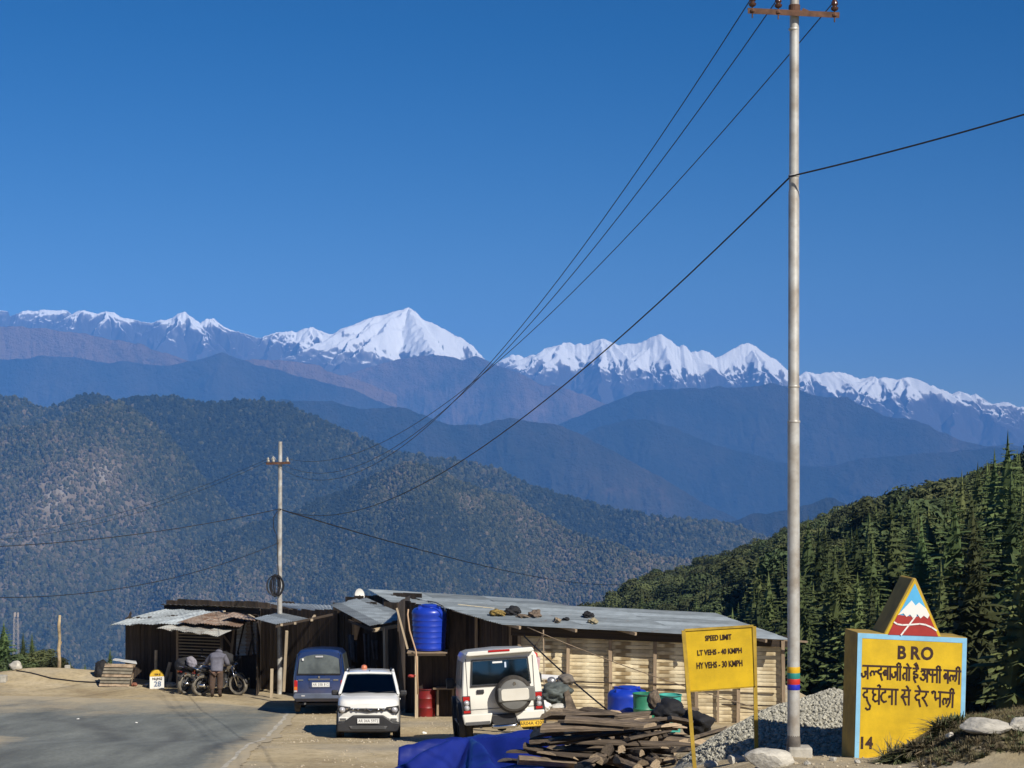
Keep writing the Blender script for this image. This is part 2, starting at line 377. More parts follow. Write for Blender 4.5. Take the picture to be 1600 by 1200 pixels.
# ---- the big near mountain across the valley, in three folds, with its forest
near_m = attr_mat('near_slope', [(.0, (.028, .032, .018)), (.35, (.066, .060, .036)), (.6, (.135, .108, .072)), (.85, (.19, .155, .11)), (.97, (.34, .32, .29))], 'dry', noise=(.012, .30), bump=(.05, .7, 8))
NEAR = [
 ('mountain_back_fold', [(-260, 600), (-120, 612), (0, 617), (30, 619), (50, 626), (76, 633), (100, 624), (122, 612), (145, 605), (160, 608), (185, 613), (212, 603), (240, 599), (272, 601), (300, 609), (322, 615), (360, 612), (410, 612), (440, 618), (475, 630), (520, 648), (560, 665), (600, 684), (640, 695), (680, 701), (720, 711), (760, 722), (830, 747), (880, 762), (950, 780), (1000, 790), (1050, 800), (1120, 806), (1180, 826), (1280, 860), (1400, 900)], 7300, 520, 1200, .46, 1.7),
 ('mountain_grassy_fold', [(-260, 690), (-100, 668), (0, 656), (30, 655), (60, 649), (100, 638), (140, 625), (165, 621), (188, 620), (206, 630), (230, 645), (262, 668), (290, 700), (330, 745), (380, 800), (440, 850)], 6300, 430, 950, .50, 3.1),
 ('mountain_lower_fold', [(-420, 1230), (-200, 1100), (0, 985), (130, 916), (240, 868), (330, 828), (400, 800), (480, 772), (540, 748), (590, 726), (625, 714), (660, 711), (690, 720), (720, 738), (760, 752), (800, 766), (840, 790), (880, 812), (930, 832), (985, 846), (1040, 858), (1090, 864), (1140, 880), (1240, 920)], 5600, 500, 1050, .52, 5.4),
]
FOREST_PTS = []
for nm, pts, d, amp, spur, H, sd in NEAR:
    G = mountain(nm, pts, d, 760, 220, spur, amp, L=.52, H=H, seed=sd, rough_px=1.6, prof=.9, dvar=.04, cf=50.)
    U, Y, Z, rg, Vv = G
    nz = grid_normals_z(U, Y, Z); px = CX+U/Y*F; py = HY-Z/Y*F
    big = fbm(U/800, Y/1100, sd+2, o=4); fine = fbm(U/140, Y/140, sd+5, o=4)
    if 'grassy' in nm:
        dry = .48+.8*(rg-.6)+.8*big+.25*fine-.25*ss(.25, .8, Vv)
        rock = ss(45, 0, np.hypot((px-262)*.9, (py-690)*.65))*1.0 + ss(18, 0, np.hypot(px-75, py-660))*.5
        dry = dry+np.where(fbm(U/55, Z/55, sd, o=3) > .08, rock*.5, 0)
    elif 'lower' in nm:
        dry = .42+.9*(rg-.6)+1.0*big+.3*fine+.16*ss(790, 880, py)
        dry += .30*ss(120, 0, np.hypot((px-640)*.55, (py-745)*1.0))
        rock = ss(38, 0, np.hypot((px-735)*.7, (py-780)*1.0))
        dry = dry+np.where(fbm(U/55, Z/55, sd, o=3) > .12, rock*.45, 0)
    else:
        dry = .22+.6*(rg-.6)+.60*big+.22*fine+.15*ss(60, 0, np.hypot((px-570)*.6, py-690))
        rock = ss(34, 0, np.hypot((px-25)*.55, (py-918)*1.0))
        dry = dry+np.where(fbm(U/55, Z/55, sd, o=3) > -.02, rock*.75, 0)
    dry = np.clip(dry, 0, 1)
    o = set_mountain(nm, G, near_m, {'dry': dry})
    # tree positions: cells of the grid weighted by area and by how wooded they are, only where the photograph sees them
    A = np.abs(np.cross(np.stack([np.gradient(t, axis=0) for t in (U, Y, Z)], -1), np.stack([np.gradient(t, axis=1) for t in (U, Y, Z)], -1)))
    A = np.linalg.norm(A, axis=-1)
    wgt = A*np.clip(1.2-dry*1.25, .22, 1)*((px > -40) & (px < 1250) & (py < 1075) & (Vv > -.03))
    n_t = {'mountain_back_fold': 110000, 'mountain_grassy_fold': 45000, 'mountain_lower_fold': 95000}[nm]
    idx = RNG.choice(wgt.size, n_t, p=(wgt/wgt.sum()).ravel())
    iu, iv = np.unravel_index(idx, wgt.shape)
    iu = np.clip(iu+RNG.random(n_t)-.5, 0, U.shape[0]-1.001); iv = np.clip(iv+RNG.random(n_t)-.5, 0, U.shape[1]-1.001)
    a, b = iu.astype(int), iv.astype(int); fa, fb = iu-a, iv-b
    def lerp(T): return (T[a, b]*(1-fa)*(1-fb)+T[a+1, b]*fa*(1-fb)+T[a, b+1]*(1-fa)*fb+T[a+1, b+1]*fa*fb)
    FOREST_PTS.append((nm, np.stack([lerp(U), lerp(Y), lerp(Z)], 1), lerp(dry)))
# ---- forest crowns on the near mountain (one mass nobody could count): instanced low crowns
def blob_mesh(name, m, n=1, seed=0, sq=1.25):
    bm = bmesh.new(); bmesh.ops.create_icosphere(bm, subdivisions=n, radius=.5)
    rr = random.Random(seed)
    for v in bm.verts:
        k = 1+rr.uniform(-.28, .28); v.co *= k; v.co.z = v.co.z*sq+.35
    me = bpy.data.meshes.new(name); bm.to_mesh(me); bm.free(); me.materials.append(m)
    return me
def crown_mat(name, stops):
    m = bpy.data.materials.new(name); m.use_nodes = True; n, l = m.node_tree.nodes, m.node_tree.links; b = n['Principled BSDF']
    b.inputs['Roughness'].default_value = .85; b.inputs['Specular IOR Level'].default_value = .15
    a = n.new('ShaderNodeAttribute'); a.attribute_name = 'tint'; a.attribute_type = 'INSTANCER'
    rp = n.new('ShaderNodeValToRGB'); e = rp.color_ramp.elements
    while len(e) < len(stops): e.new(.5)
    for i, (p, c) in enumerate(stops): e[i].position = p; e[i].color = (*c, 1)
    l.new(a.outputs['Fac'], rp.inputs['Fac']); l.new(rp.outputs[0], b.inputs['Base Color'])
    return m
def scatter(name, pts, scale, tint, protos, kind='stuff'):
    """one object: a point cloud that instances one of the hidden-collection prototype meshes per point"""
    me = bpy.data.meshes.new(name); me.vertices.add(len(pts)); me.vertices.foreach_set('co', np.asarray(pts, np.float32).ravel())
    for nme, arr in (('size', scale), ('tint', tint), ('turn', RNG.random(len(pts))*6.283)):
        at = me.attributes.new(nme, 'FLOAT', 'POINT'); at.data.foreach_set('value', np.asarray(arr, np.float32))
    o = bpy.data.objects.new(name, me); link(o); o['kind'] = kind
    g = bpy.data.node_groups.new(name+'_nodes', 'GeometryNodeTree')
    g.interface.new_socket('Geometry', in_out='INPUT', socket_type='NodeSocketGeometry'); g.interface.new_socket('Geometry', in_out='OUTPUT', socket_type='NodeSocketGeometry')
    n, l = g.nodes, g.links
    gi = n.new('NodeGroupInput'); go = n.new('NodeGroupOutput'); ip = n.new('GeometryNodeInstanceOnPoints')
    # prototypes as mesh made inside the tree: object info nodes on objects kept out of the scene
    gjoin = n.new('GeometryNodeGeometryToInstance')
    for pm in protos:
        po = bpy.data.objects.new(pm.name, pm)
        oi = n.new('GeometryNodeObjectInfo'); oi.inputs['Object'].default_value = po
        l.new(oi.outputs['Geometry'], gjoin.inputs[0])
    l.new(gi.outputs[0], ip.inputs['Points']); l.new(gjoin.outputs[0], ip.inputs['Instance'])
    ip.inputs['Pick Instance'].default_value = True
    ri = n.new('FunctionNodeRandomValue'); ri.data_type = 'INT'; ri.inputs[4].default_value = 0; ri.inputs[5].default_value = len(protos)-1
    l.new(ri.outputs[2], ip.inputs['Instance Index'])
    sa = n.new('GeometryNodeInputNamedAttribute'); sa.data_type = 'FLOAT'; sa.inputs['Name'].default_value = 'size'
    l.new(sa.outputs[0], ip.inputs['Scale'])
    ta = n.new('GeometryNodeInputNamedAttribute'); ta.data_type = 'FLOAT'; ta.inputs['Name'].default_value = 'turn'
    cx = n.new('ShaderNodeCombineXYZ'); l.new(ta.outputs[0], cx.inputs[2]); l.new(cx.outputs[0], ip.inputs['Rotation'])
    l.new(ip.outputs[0], go.inputs[0])
    md = o.modifiers.new('scatter', 'NODES'); md.node_group = g
    return o
fm = crown_mat('forest_crowns', [(.0, (.015, .021, .011)), (.3, (.034, .041, .019)), (.55, (.075, .077, .035)), (.8, (.115, .098, .060)), (1., (.17, .14, .095))])
blobs = [blob_mesh('crown_mass', fm, 1, s, q) for s, q in ((1, 1.2), (2, 1.5), (3, 1.0), (4, 2.1))]
for nm, pts, dry in FOREST_PTS:
    t = np.clip(.02+.85*dry+RNG.normal(0, .20, len(pts)), 0, 1)
    scatter(nm.replace('mountain', 'forest')+'_trees', pts, RNG.uniform(7, 14, len(pts))*{'mountain_back_fold': 1.15, 'mountain_grassy_fold': .9, 'mountain_lower_fold': .72}[nm]*np.where(RNG.random(len(pts)) < .12, 1.4, 1), t, blobs)
# ================================================================== SETTING: ground, road, right-hand hill
_LY = [-30, 0, 20, 36, 41, 45, 57, 62, 68, 72, 84, 110, 140, 200, 420, 900]
_LZ = [-1.2, -1.45, -3.55, -6.05, -6.33, -6.86, -7.80, -7.95, -8.0, -8.55, -10.3, -13.4, -24, -64, -170, -420]
_RY = [-30, 0, 20.5, 25, 30, 36, 41, 45, 57, 62, 68, 72, 84, 110, 200, 420, 900]
_RZ = [-1.2, -1.42, -3.30, -3.92, -4.68, -5.66, -6.30, -6.80, -7.80, -7.95, -8.0, -8.5, -12.5, -22, -60, -150, -400]
def gz(x, y, fine=True):
    x, y = np.asarray(x, float), np.asarray(y, float)
    zl = (np.interp(y, _LY, _LZ)+np.interp(y-1.2, _LY, _LZ)+np.interp(y+1.2, _LY, _LZ))/3
    zr = (np.interp(y, _RY, _RZ)+np.interp(y-1.2, _RY, _RZ)+np.interp(y+1.2, _RY, _RZ))/3
    zr = zr-.28*ss(3.0, 1.5, x)*ss(16, 20, y)*ss(40, 34, y)
    w = ss(-1.9, .5, x+.25*pn(x*.6, y*.4, 3.))
    z = zl*(1-w)+zr*w
    # grassy mound beside the yellow stone, and the sandy heap at the far left
    z = z+(.42*ss(3.85, 4.85, x)+.22*ss(4.8, 6.4, x)+.4*ss(6.4, 9, x))*ss(17.6, 19.1, y)*ss(24.5, 20.5, y)
    z = z+.42*np.exp(-((x+16.2)/2.2)**2-((y-66)/1.4)**2)+.22*np.exp(-((x+13.2)/1.6)**2-((y-66)/1.4)**2)
    s = np.maximum(0, x-(5.0+(y-27)*.088)); z = z-(.75*s*s/(s+1.5))*ss(26, 33, y)
    if fine:
        z = z+.05*fbm(x*.5, y*.5, 1., o=3)*ss(-5.0, -3.5, x)+.018*fbm(x*2.2, y*2.2, 4., o=3)*np.where(ss(-5.2, -4.6, x)+ss(61, 64, y) > 0, 1, .2)
    return z
def gzs(x, y): return float(gz(x, y))
def on_ground(px, py, lo=15., hi=90.):
    """where the line of sight through a photograph pixel meets the ground"""
    d = np.linspace(lo, hi, 3000); zz = (HY-py)/F*d-gz((px-CX)/F*d, d, False)
    i = np.argmax(zz < 0); return P(px, py, d[i])

def ground_mat():
    m = bpy.data.materials.new('dry_earth'); m.use_nodes = True; n, l = m.node_tree.nodes, m.node_tree.links; b = n['Principled BSDF']
    b.inputs['Roughness'].default_value = .95; b.inputs['Specular IOR Level'].default_value = .15
    g = n.new('ShaderNodeNewGeometry')
    def noise(s, d=8, r=.62):
        t = n.new('ShaderNodeTexNoise'); t.inputs['Scale'].default_value = s; t.inputs['Detail'].default_value = d; t.inputs['Roughness'].default_value = r
        l.new(g.outputs['Position'], t.inputs['Vector']); return t
    def ramp(src, st):
        rp = n.new('ShaderNodeValToRGB'); e = rp.color_ramp.elements
        while len(e) < len(st): e.new(.5)
        for i, (p, c) in enumerate(st): e[i].position = p; e[i].color = (*c, 1)
        l.new(src, rp.inputs['Fac']); return rp
    a = ramp(noise(.55).outputs['Fac'], [(.32, (.35, .275, .165)), (.5, (.48, .39, .24)), (.68, (.57, .475, .315))])
    c = ramp(noise(6, 10, .7).outputs['Fac'], [(.30, (.55, .53, .50)), (.5, (.95, .95, .95)), (.7, (1.1, 1.1, 1.08))])
    mx = n.new('ShaderNodeMix'); mx.data_type = 'RGBA'; mx.blend_type = 'MULTIPLY'; mx.inputs['Factor'].default_value = .8
    l.new(a.outputs[0], mx.inputs[6]); l.new(c.outputs[0], mx.inputs[7])
    gp = ramp(noise(.33, 6).outputs['Fac'], [(.50, (0, 0, 0)), (.68, (1, 1, 1))]); gf = n.new('ShaderNodeMath'); gf.operation = 'MULTIPLY'; gf.inputs[1].default_value = .55; l.new(gp.outputs[0], gf.inputs[0])
    m3 = n.new('ShaderNodeMix'); m3.data_type = 'RGBA'; m3.inputs[7].default_value = (.27, .255, .225, 1); l.new(gf.outputs[0], m3.inputs['Factor']); l.new(mx.outputs[2], m3.inputs[6])
    gr = n.new('ShaderNodeAttribute'); gr.attribute_name = 'green'
    gc = ramp(noise(3).outputs['Fac'], [(.35, (.045, .048, .022)), (.6, (.11, .095, .045))])
    m2 = n.new('ShaderNodeMix'); m2.data_type = 'RGBA'; l.new(gr.outputs['Fac'], m2.inputs['Factor']); l.new(m3.outputs[2], m2.inputs[6]); l.new(gc.outputs[0], m2.inputs[7])
    l.new(m2.outputs[2], b.inputs['Base Color'])
    bp = n.new('ShaderNodeBump'); bp.inputs['Strength'].default_value = .75; bp.inputs['Distance'].default_value = .035
    l.new(noise(9, 9, .72).outputs['Fac'], bp.inputs['Height']); l.new(bp.outputs['Normal'], b.inputs['Normal'])
    return m
xs = np.unique(np.concatenate([np.linspace(-300, -30, 22), np.linspace(-30, -9, 70), np.linspace(-9, 9, 200), np.linspace(9, 30, 40), np.linspace(30, 300, 22)]))
ys = np.unique(np.concatenate([np.linspace(-30, 14, 24), np.linspace(14, 30, 130), np.linspace(30, 78, 210), np.linspace(78, 200, 40), np.linspace(200, 900, 24)]))
X, Y = np.meshgrid(xs, ys, indexing='ij'); Z = gz(X, Y)
green = np.clip(ss(4.2, 4.8, X)*ss(17.5, 18.6, Y)*ss(26, 23, Y)*(.45+.9*fbm(X*.9, Y*.9, 2)+.2)+ss(76, 80, Y), 0, 1)
gm = ground_mat()
me = np_mesh('ground', np.stack([X, Y, Z], -1).reshape(-1, 3), grid_faces(*X.shape), gm, {'green': green})
ground = link(bpy.data.objects.new('ground', me)); ground['kind'] = 'structure'

# ---- asphalt: straight strip past the parked cars, then the bend to the left
def xr(y): return np.interp(y, [-20, 0, 20, 36, 45, 52, 56, 57.5, 59, 60, 61.2, 62.0, 62.6], [-2.4, -2.6, -4.0, -5.15, -5.55, -5.95, -6.25, -6.9, -8.9, -11, -15, -22, -44])
def xl(y): return np.interp(y, [-20, 40, 44, 46, 47.6, 48.4], [-11.2, -11.6, -12.0, -12.5, -14.5, -44])
ry = np.concatenate([np.linspace(-10, 32, 60), np.linspace(32.2, 62.6, 200)]); ru = np.linspace(0, 1, 120)
YY, UU = np.meshgrid(ry, ru, indexing='ij')
jag = .22*fbm(ry*.9, 3.3, o=4)+.08*fbm(ry*6, 1.3, o=2)
XX = xl(YY)+(xr(YY)+jag[:, None]-xl(YY))*UU
ZZ = gz(XX, YY, False)+.012
dist = np.minimum((XX-xl(YY)), xr(YY)-XX)/.9
dist = np.minimum(dist, (62.3-YY)/7.5+.55*fbm(XX*.35, YY*.35, 6., o=4))
dust = np.clip(1-dist*.8+.35*fbm(XX*.7, YY*.7, 2., o=4), 0, 1)
skid = np.zeros_like(XX)
for (x0, y0, x1, y1, xa, ya) in ((-7.5, 36, -14.5, 58.5, -7.0, 53.5), (-9.2, 36, -15.5, 56.5, -8.6, 52), (-6.4, 38, -7.6, 59.5, -5.9, 52), (-8.4, 37, -20, 57.5, -9, 55.0), (-10.2, 38, -22, 55.5, -10.5, 52.0)):
    for t in np.linspace(0, 1, 80):
        bx = (1-t)**2*x0+2*t*(1-t)*xa+t*t*x1; by = (1-t)**2*y0+2*t*(1-t)*ya+t*t*y1
        skid = np.maximum(skid, np.exp(-((XX-bx)**2+((YY-by)*.55)**2)/.05)*(.5+.5*math.sin(t*9+x0)))
def road_mat():
    m = bpy.data.materials.new('worn_asphalt'); m.use_nodes = True; n, l = m.node_tree.nodes, m.node_tree.links; b = n['Principled BSDF']
    b.inputs['Roughness'].default_value = .85; b.inputs['Specular IOR Level'].default_value = .3
    g = n.new('ShaderNodeNewGeometry')
    mp = n.new('ShaderNodeMapping'); mp.inputs['Scale'].default_value = (1.0, .22, 1); mp.inputs['Rotation'].default_value = (0, 0, .35); l.new(g.outputs['Position'], mp.inputs['Vector'])
    def noise(s, d=8, src=None):
        t = n.new('ShaderNodeTexNoise'); t.inputs['Scale'].default_value = s; t.inputs['Detail'].default_value = d; t.inputs['Roughness'].default_value = .65
        l.new(src if src else g.outputs['Position'], t.inputs['Vector']); return t
    rp = n.new('ShaderNodeValToRGB'); e = rp.color_ramp.elements; e[0].position = .3; e[0].color = (.120, .130, .122, 1); e[1].position = .7; e[1].color = (.25, .265, .24, 1)
    l.new(noise(1.1, 8, mp.outputs[0]).outputs['Fac'], rp.inputs['Fac'])
    rq = n.new('ShaderNodeValToRGB'); e = rq.color_ramp.elements; e[0].position = .35; e[0].color = (.75, .75, .75, 1); e[1].position = .65; e[1].color = (1.12, 1.12, 1.1, 1)
    l.new(noise(14, 8).outputs['Fac'], rq.inputs['Fac'])
    mu = n.new('ShaderNodeMix'); mu.data_type = 'RGBA'; mu.blend_type = 'MULTIPLY'; mu.inputs['Factor'].default_value = 1; l.new(rp.outputs[0], mu.inputs[6]); l.new(rq.outputs[0], mu.inputs[7])
    sk = n.new('ShaderNodeAttribute'); sk.attribute_name = 'skid'; mk = n.new('ShaderNodeMix'); mk.data_type = 'RGBA'; mk.inputs[7].default_value = (.055, .055, .055, 1)
    ms = n.new('ShaderNodeMath'); ms.operation = 'MULTIPLY'; ms.inputs[1].default_value = .55; l.new(sk.outputs['Fac'], ms.inputs[0])
    l.new(ms.outputs[0], mk.inputs['Factor']); l.new(mu.outputs[2], mk.inputs[6])
    du = n.new('ShaderNodeAttribute'); du.attribute_name = 'dust'
    ad = n.new('ShaderNodeMath'); ad.operation = 'MULTIPLY_ADD'; ad.inputs[1].default_value = .9; l.new(noise(3.5, 8).outputs['Fac'], ad.inputs[0]); l.new(du.outputs['Fac'], ad.inputs[2])
    r3 = n.new('ShaderNodeMapRange'); r3.inputs['From Min'].default_value = .62; r3.inputs['From Max'].default_value = 1.35; l.new(ad.outputs[0], r3.inputs['Value'])
    md = n.new('ShaderNodeMix'); md.data_type = 'RGBA'; md.inputs[7].default_value = (.44, .37, .25, 1); l.new(r3.outputs[0], md.inputs['Factor']); l.new(mk.outputs[2], md.inputs[6])
    l.new(md.outputs[2], b.inputs['Base Color'])
    bp = n.new('ShaderNodeBump'); bp.inputs['Strength'].default_value = .5; bp.inputs['Distance'].default_value = .01; l.new(noise(25, 6).outputs['Fac'], bp.inputs['Height']); l.new(bp.outputs['Normal'], b.inputs['Normal'])
    return m
me = np_mesh('road', np.stack([XX, YY, ZZ], -1).reshape(-1, 3), grid_faces(*XX.shape), road_mat(), {'dust': dust, 'skid': skid})
road = link(bpy.data.objects.new('road', me)); road['kind'] = 'structure'
# worn white edge line, broken where the paint has gone
wl = MB(); y = 20.0
rr = random.Random(4)
while y < 55.5:
    L = rr.uniform(.25, .9)
    if rr.random() < .97:
        w = rr.uniform(.07, .12)
        pts = [(float(xr(t))-.28+.02*math.sin(t*3), t) for t in (y, y+L/2, y+L)]
        vs = []
        for (a, t) in pts: vs += [(a-w/2, t, gzs_ := float(gz(a, t, False))+.016), (a+w/2, t, gzs_)]
        wl.add(vs, [(0, 1, 3, 2), (2, 3, 5, 4)])
    y += L*.98
line = wl.build('road_edge_line', mat('worn_white_paint', (.50, .46, .37), .8, var=.3, vscale=4, coords='Object')); line['kind'] = 'structure'
# sandy corner with its white kerb line at the left edge of the picture
isl = MB().grid(lambda u, v: (lambda x, y: (x, y, float(gz(x, y, False))+.02+.05*math.sin(math.pi*v)*min(1, (1-u)*3)))(-22+9.4*u, 45.2-.4*v+2.6*(v*(1-u)**.5)), 24, 8).build('road_island', gm, smooth=True); isl['kind'] = 'structure'
kl = MB().add([(-22, 44.75, float(gz(-22, 44.75, False))+.03), (-22, 44.9, float(gz(-22, 44.9, False))+.03), (-12.7, 45.0, float(gz(-12.7, 45, False))+.03), (-12.7, 44.85, float(gz(-12.7, 44.85, False))+.03)], [(0, 1, 2, 3)]).build('road_island_line', bpy.data.materials['worn_white_paint']); kl['kind'] = 'structure'

# ---- wooded hill on the right
_HP = [850, 925, 960, 1000, 1050, 1100, 1150, 1200, 1250, 1300, 1350, 1400, 1440, 1475, 1500, 1530, 1600, 1700, 1800, 2000]
_HR = [985, 944, 928, 906, 888, 874, 862, 842, 822, 805, 790, 778, 766, 758, 752, 744, 728, 706, 684, 650]
def hill_dr(px): return np.interp(px, [850, 1000, 1300, 1600, 2000], [520, 640, 760, 700, 560])
def hill_dn(px): return np.interp(px, [850, 1100, 1250, 1600, 2000], [330, 240, 135, 88, 70])
def hill(px, t):
    dn, dr = hill_dn(px), hill_dr(px); d = dn+(dr-dn)*t
    zn = (HY-np.interp(px, [850, 1250, 1450, 2000], [1130, 1128, 1120, 1080]))/F*dn
    zr = (HY-np.interp(px, _HP, _HR))/F*dr-10.0
    tt = np.clip(t, 0, 1)
    z = zn+(zr-zn)*(.86*tt+.14*np.sin(tt*math.pi/2))+np.where(t > 1, -(t-1)*(dr-dn)*.45, 0)
    z = z+np.where(t < 0, t*(dr-dn)*.12, 0)
    x = (px-CX)/F*d
    z = z+5*fbm(x/60, d/60, 8.8, o=3)*np.clip(tt*4, 0, 1)*np.clip((1.02-t)*6, 0.15, 1)
    return x, d, z
pp, tt = np.meshgrid(np.linspace(850, 2000, 150), np.linspace(-.12, 1.5, 140), indexing='ij')
hx, hy, hz_ = hill(pp, tt)
hm_ = mat('hill_undergrowth', (.045, .05, .022), .95, var=0, vscale=.12, col2=(.085, .062, .032), coords='Object', bump=.8, bscale=.8)
me = np_mesh('wooded_hill', np.stack([hx, hy, hz_], -1).reshape(-1, 3), grid_faces(*hx.shape), hm_)
o = link(bpy.data.objects.new('wooded_hill', me)); o['kind'] = 'structure'
# ================================================================== TREES
def tree_mat(name, c1, c2, rnd=.35, hue=.02):
    m = mat(name, c1, .75, var=0, vscale=.9, col2=c2, spec=.2, detail=3)
    add_rand(m, rnd, hue); return m
needle_m = tree_mat('conifer_needles', (.112, .140, .046), (.050, .072, .028), .5, .03)
leaf_m = tree_mat('broad_leaves', (.092, .108, .042), (.042, .058, .025), .5, .03)
rust_m = tree_mat('autumn_leaves', (.12, .07, .035), (.07, .045, .024), .3, .02)
bark_m = mat('tree_bark', (.10, .075, .05), .9, var=.4, vscale=4, bump=.5, bscale=12)

def conifer_crown(seed, h=1., wide=.19, levels=20, full=1.35):
    rr = random.Random(seed); mb = MB()
    for k in range(levels):
        f = k/(levels-1); z = h*(.04+.94*f)
        Rm = h*wide*((1-f)**.82)*rr.uniform(.82, 1.12)+h*.008
        nb = max(4, int((8-4*f)*full)); a0 = rr.uniform(0, 6.28)
        for j in range(nb):
            a = a0+6.283*j/nb+rr.uniform(-.3, .3); L = Rm*rr.uniform(.65, 1.15)
            if rr.random() < .06: continue
            ca, sa = math.cos(a), math.sin(a)
            droop = rr.uniform(.10, .38)*(1-f*.6)
            up = .10+.35*f
            z0 = z+rr.uniform(-.012, .012)*h
            def pt(t, w, dz=0): return (ca*L*t-sa*w, sa*L*t+ca*w, z0+L*(up*t-(droop+up*.4)*t*t)+dz)
            wdt = L*.34
            nseg = 4
            # ragged spray: alternating side twigs plus hanging fringe
            for s in range(nseg):
                t0 = s/nseg; t1 = (s+1)/nseg; tm = (t0+t1)/2; w_ = wdt*(1-t0*.75)*rr.uniform(.7, 1.2)
                for sd in (-1, 1):
                    mb.add([pt(t0, 0), pt(t1, 0), pt(min(1.1, t1+.16), sd*w_, -L*.05), pt(tm+.05, sd*w_*.75, -L*.08)], [(0, 1, 2, 3)])
                mb.add([pt(t0, 0), pt(t1, 0), pt(tm, rr.uniform(-.3, .3)*w_, -L*.20)], [(0, 1, 2)])
    # ragged inner body so that the stem does not show
    pr = None
    for k in range(9):
        f = k/8; z = h*(.03+.90*f); ring = []
        for j in range(8):
            a = 6.283*j/8+rr.uniform(-.25, .25); q = h*wide*(1-f)**.9*rr.uniform(.30, .72)+h*.004; ring.append((q*math.cos(a), q*math.sin(a), z+rr.uniform(-.03, .03)*h))
        if pr: mb.add(pr+ring, [(j, (j+1) % 8, 8+(j+1) % 8, 8+j) for j in range(8)])
        pr = ring
    mb.add([(0, 0, h*1.03), (h*.012, 0, h*.9), (-h*.006, h*.01, h*.9), (-h*.006, -h*.01, h*.9)], [(0, 1, 2), (0, 2, 3), (0, 3, 1)])
    return mb.mesh('crown', needle_m, fix=False)
def conifer_trunk(seed):
    return MB().tube([(0, 0, -.06), (.002, 0, .2), (0, .002, .5), (0, 0, .90)], [.020, .014, .007, .002], 6).mesh('trunk', bark_m, True)
def leafy_crown(seed, m, lobes=9, n=2200, flat=.8, ls=.031):
    """unit-height broadleaf crown: leaf clumps over several uneven lobes, with gaps"""
    rr = random.Random(seed); mb = MB(); L = []
    for i in range(lobes):
        a = rr.uniform(0, 6.28); q = rr.uniform(0, .30)
        L.append((math.cos(a)*q, math.sin(a)*q, rr.uniform(.42, .80)-q*.35, rr.uniform(.13, .23)))
    for i in range(n):
        cx, cy, cz, r_ = rr.choice(L)
        u = rr.uniform(-.55, 1); th = rr.uniform(0, 6.283); s = math.sqrt(1-u*u); q = r_*rr.uniform(.72, 1.08)
        nrm = Vector((s*math.cos(th), s*math.sin(th), u*flat)); c = Vector((cx, cy, cz))+nrm*q
        nrm = (nrm+Vector((rr.uniform(-.7, .7), rr.uniform(-.7, .7), rr.uniform(-.4, .8)))).normalized()
        t = nrm.orthogonal().normalized(); b = nrm.cross(t); k = ls*rr.uniform(.6, 1.25); ro = rr.uniform(0, 6.28)
        t, b = t*math.cos(ro)+b*math.sin(ro), b*math.cos(ro)-t*math.sin(ro)
        mb.add([c-t*k, c-b*k*.6+nrm*k*.25, c+t*k, c+b*k*.6+nrm*k*.2], [(0, 1, 2), (0, 2, 3)])
    return mb.mesh('crown', m, fix=False), L
def leafy_trunk(L):
    mb = MB().tube([(0, 0, -.08), (.01, 0, .2), (.0, .01, .45)], [.028, .02, .014], 6)
    for (x, y, z, r_) in L[:7]: mb.tube([(0, 0, .28), (x*.5, y*.5, z*.75), (x, y, z)], [.012, .008, .003], 4)
    return mb.mesh('trunk', bark_m, True)
CON = [conifer_crown(s, 1., w, l) for s, w, l in ((1, .21, 30), (2, .25, 27), (3, .20, 32), (4, .27, 26), (5, .23, 28))]
CTR = [conifer_trunk(s) for s in range(2)]
LEA = [leafy_crown(s+10, leaf_m, 10+s % 5, 2400) for s in range(5)]; LTR = [leafy_trunk(L) for _, L in LEA]; LEA = [c for c, _ in LEA]
RUS = [leafy_crown(s+30, rust_m, 9, 1800) for s in range(2)]; RTR = [leafy_trunk(L) for _, L in RUS]; RUS = [c for c, _ in RUS]

def plant(name, cat, label, group, crown, trunk, loc, h, w=1., rz=0.):
    t = bpy.data.objects.new(name, None); t.empty_display_size = .3; t.location = loc; t.rotation_euler = (0, 0, rz); t.scale = (h*w, h*w, h); COL.objects.link(t)
    tag(t, label, cat, group)
    for nm, me in (('crown', crown), ('trunk', trunk)):
        o = bpy.data.objects.new(nm, me); COL.objects.link(o); o.parent = t
    return t
# positions on the hill
rr = random.Random(21); cells = {}; T = []
for i in range(26000):
    px = rr.uniform(900, 1760); dn, dr = float(hill_dn(px)), float(hill_dr(px))
    d = math.sqrt(rr.uniform(dn*dn, (dr*1.03)**2))
    t = (d-dn)/(dr-dn)
    x, y, z = [float(q) for q in hill(px, t)]
    sp = 4.0+2.0*min(1, t*1.4); key = (int(x/sp), int(y/sp)); ok = True
    for a in (-1, 0, 1):
        for b in (-1, 0, 1):
            for (qx, qy) in cells.get((round(sp, 0), key[0]+a, key[1]+b), ()):
                if (qx-x)**2+(qy-y)**2 < sp*sp: ok = False
    if not ok: continue
    cells.setdefault((round(sp, 0), *key), []).append((x, y))
    nz = float(pn(x/45, y/45, 2.2))
    pyb = HY-F*z/d; yl = np.interp(px, [950, 1150, 1250, 1400, 1600, 1800], [1040, 1005, 970, 925, 865, 795])
    con = rr.random() < .5+(pyb-yl)/75+.35*nz
    T.append((d, px, x, y, z, con, nz))
def con_h(d, px): return rr.uniform(7.5, 12.5)
PT_C, PT_L = [], []
T.sort()
nC = nL = 0; rest = {'c': [], 'l': []}
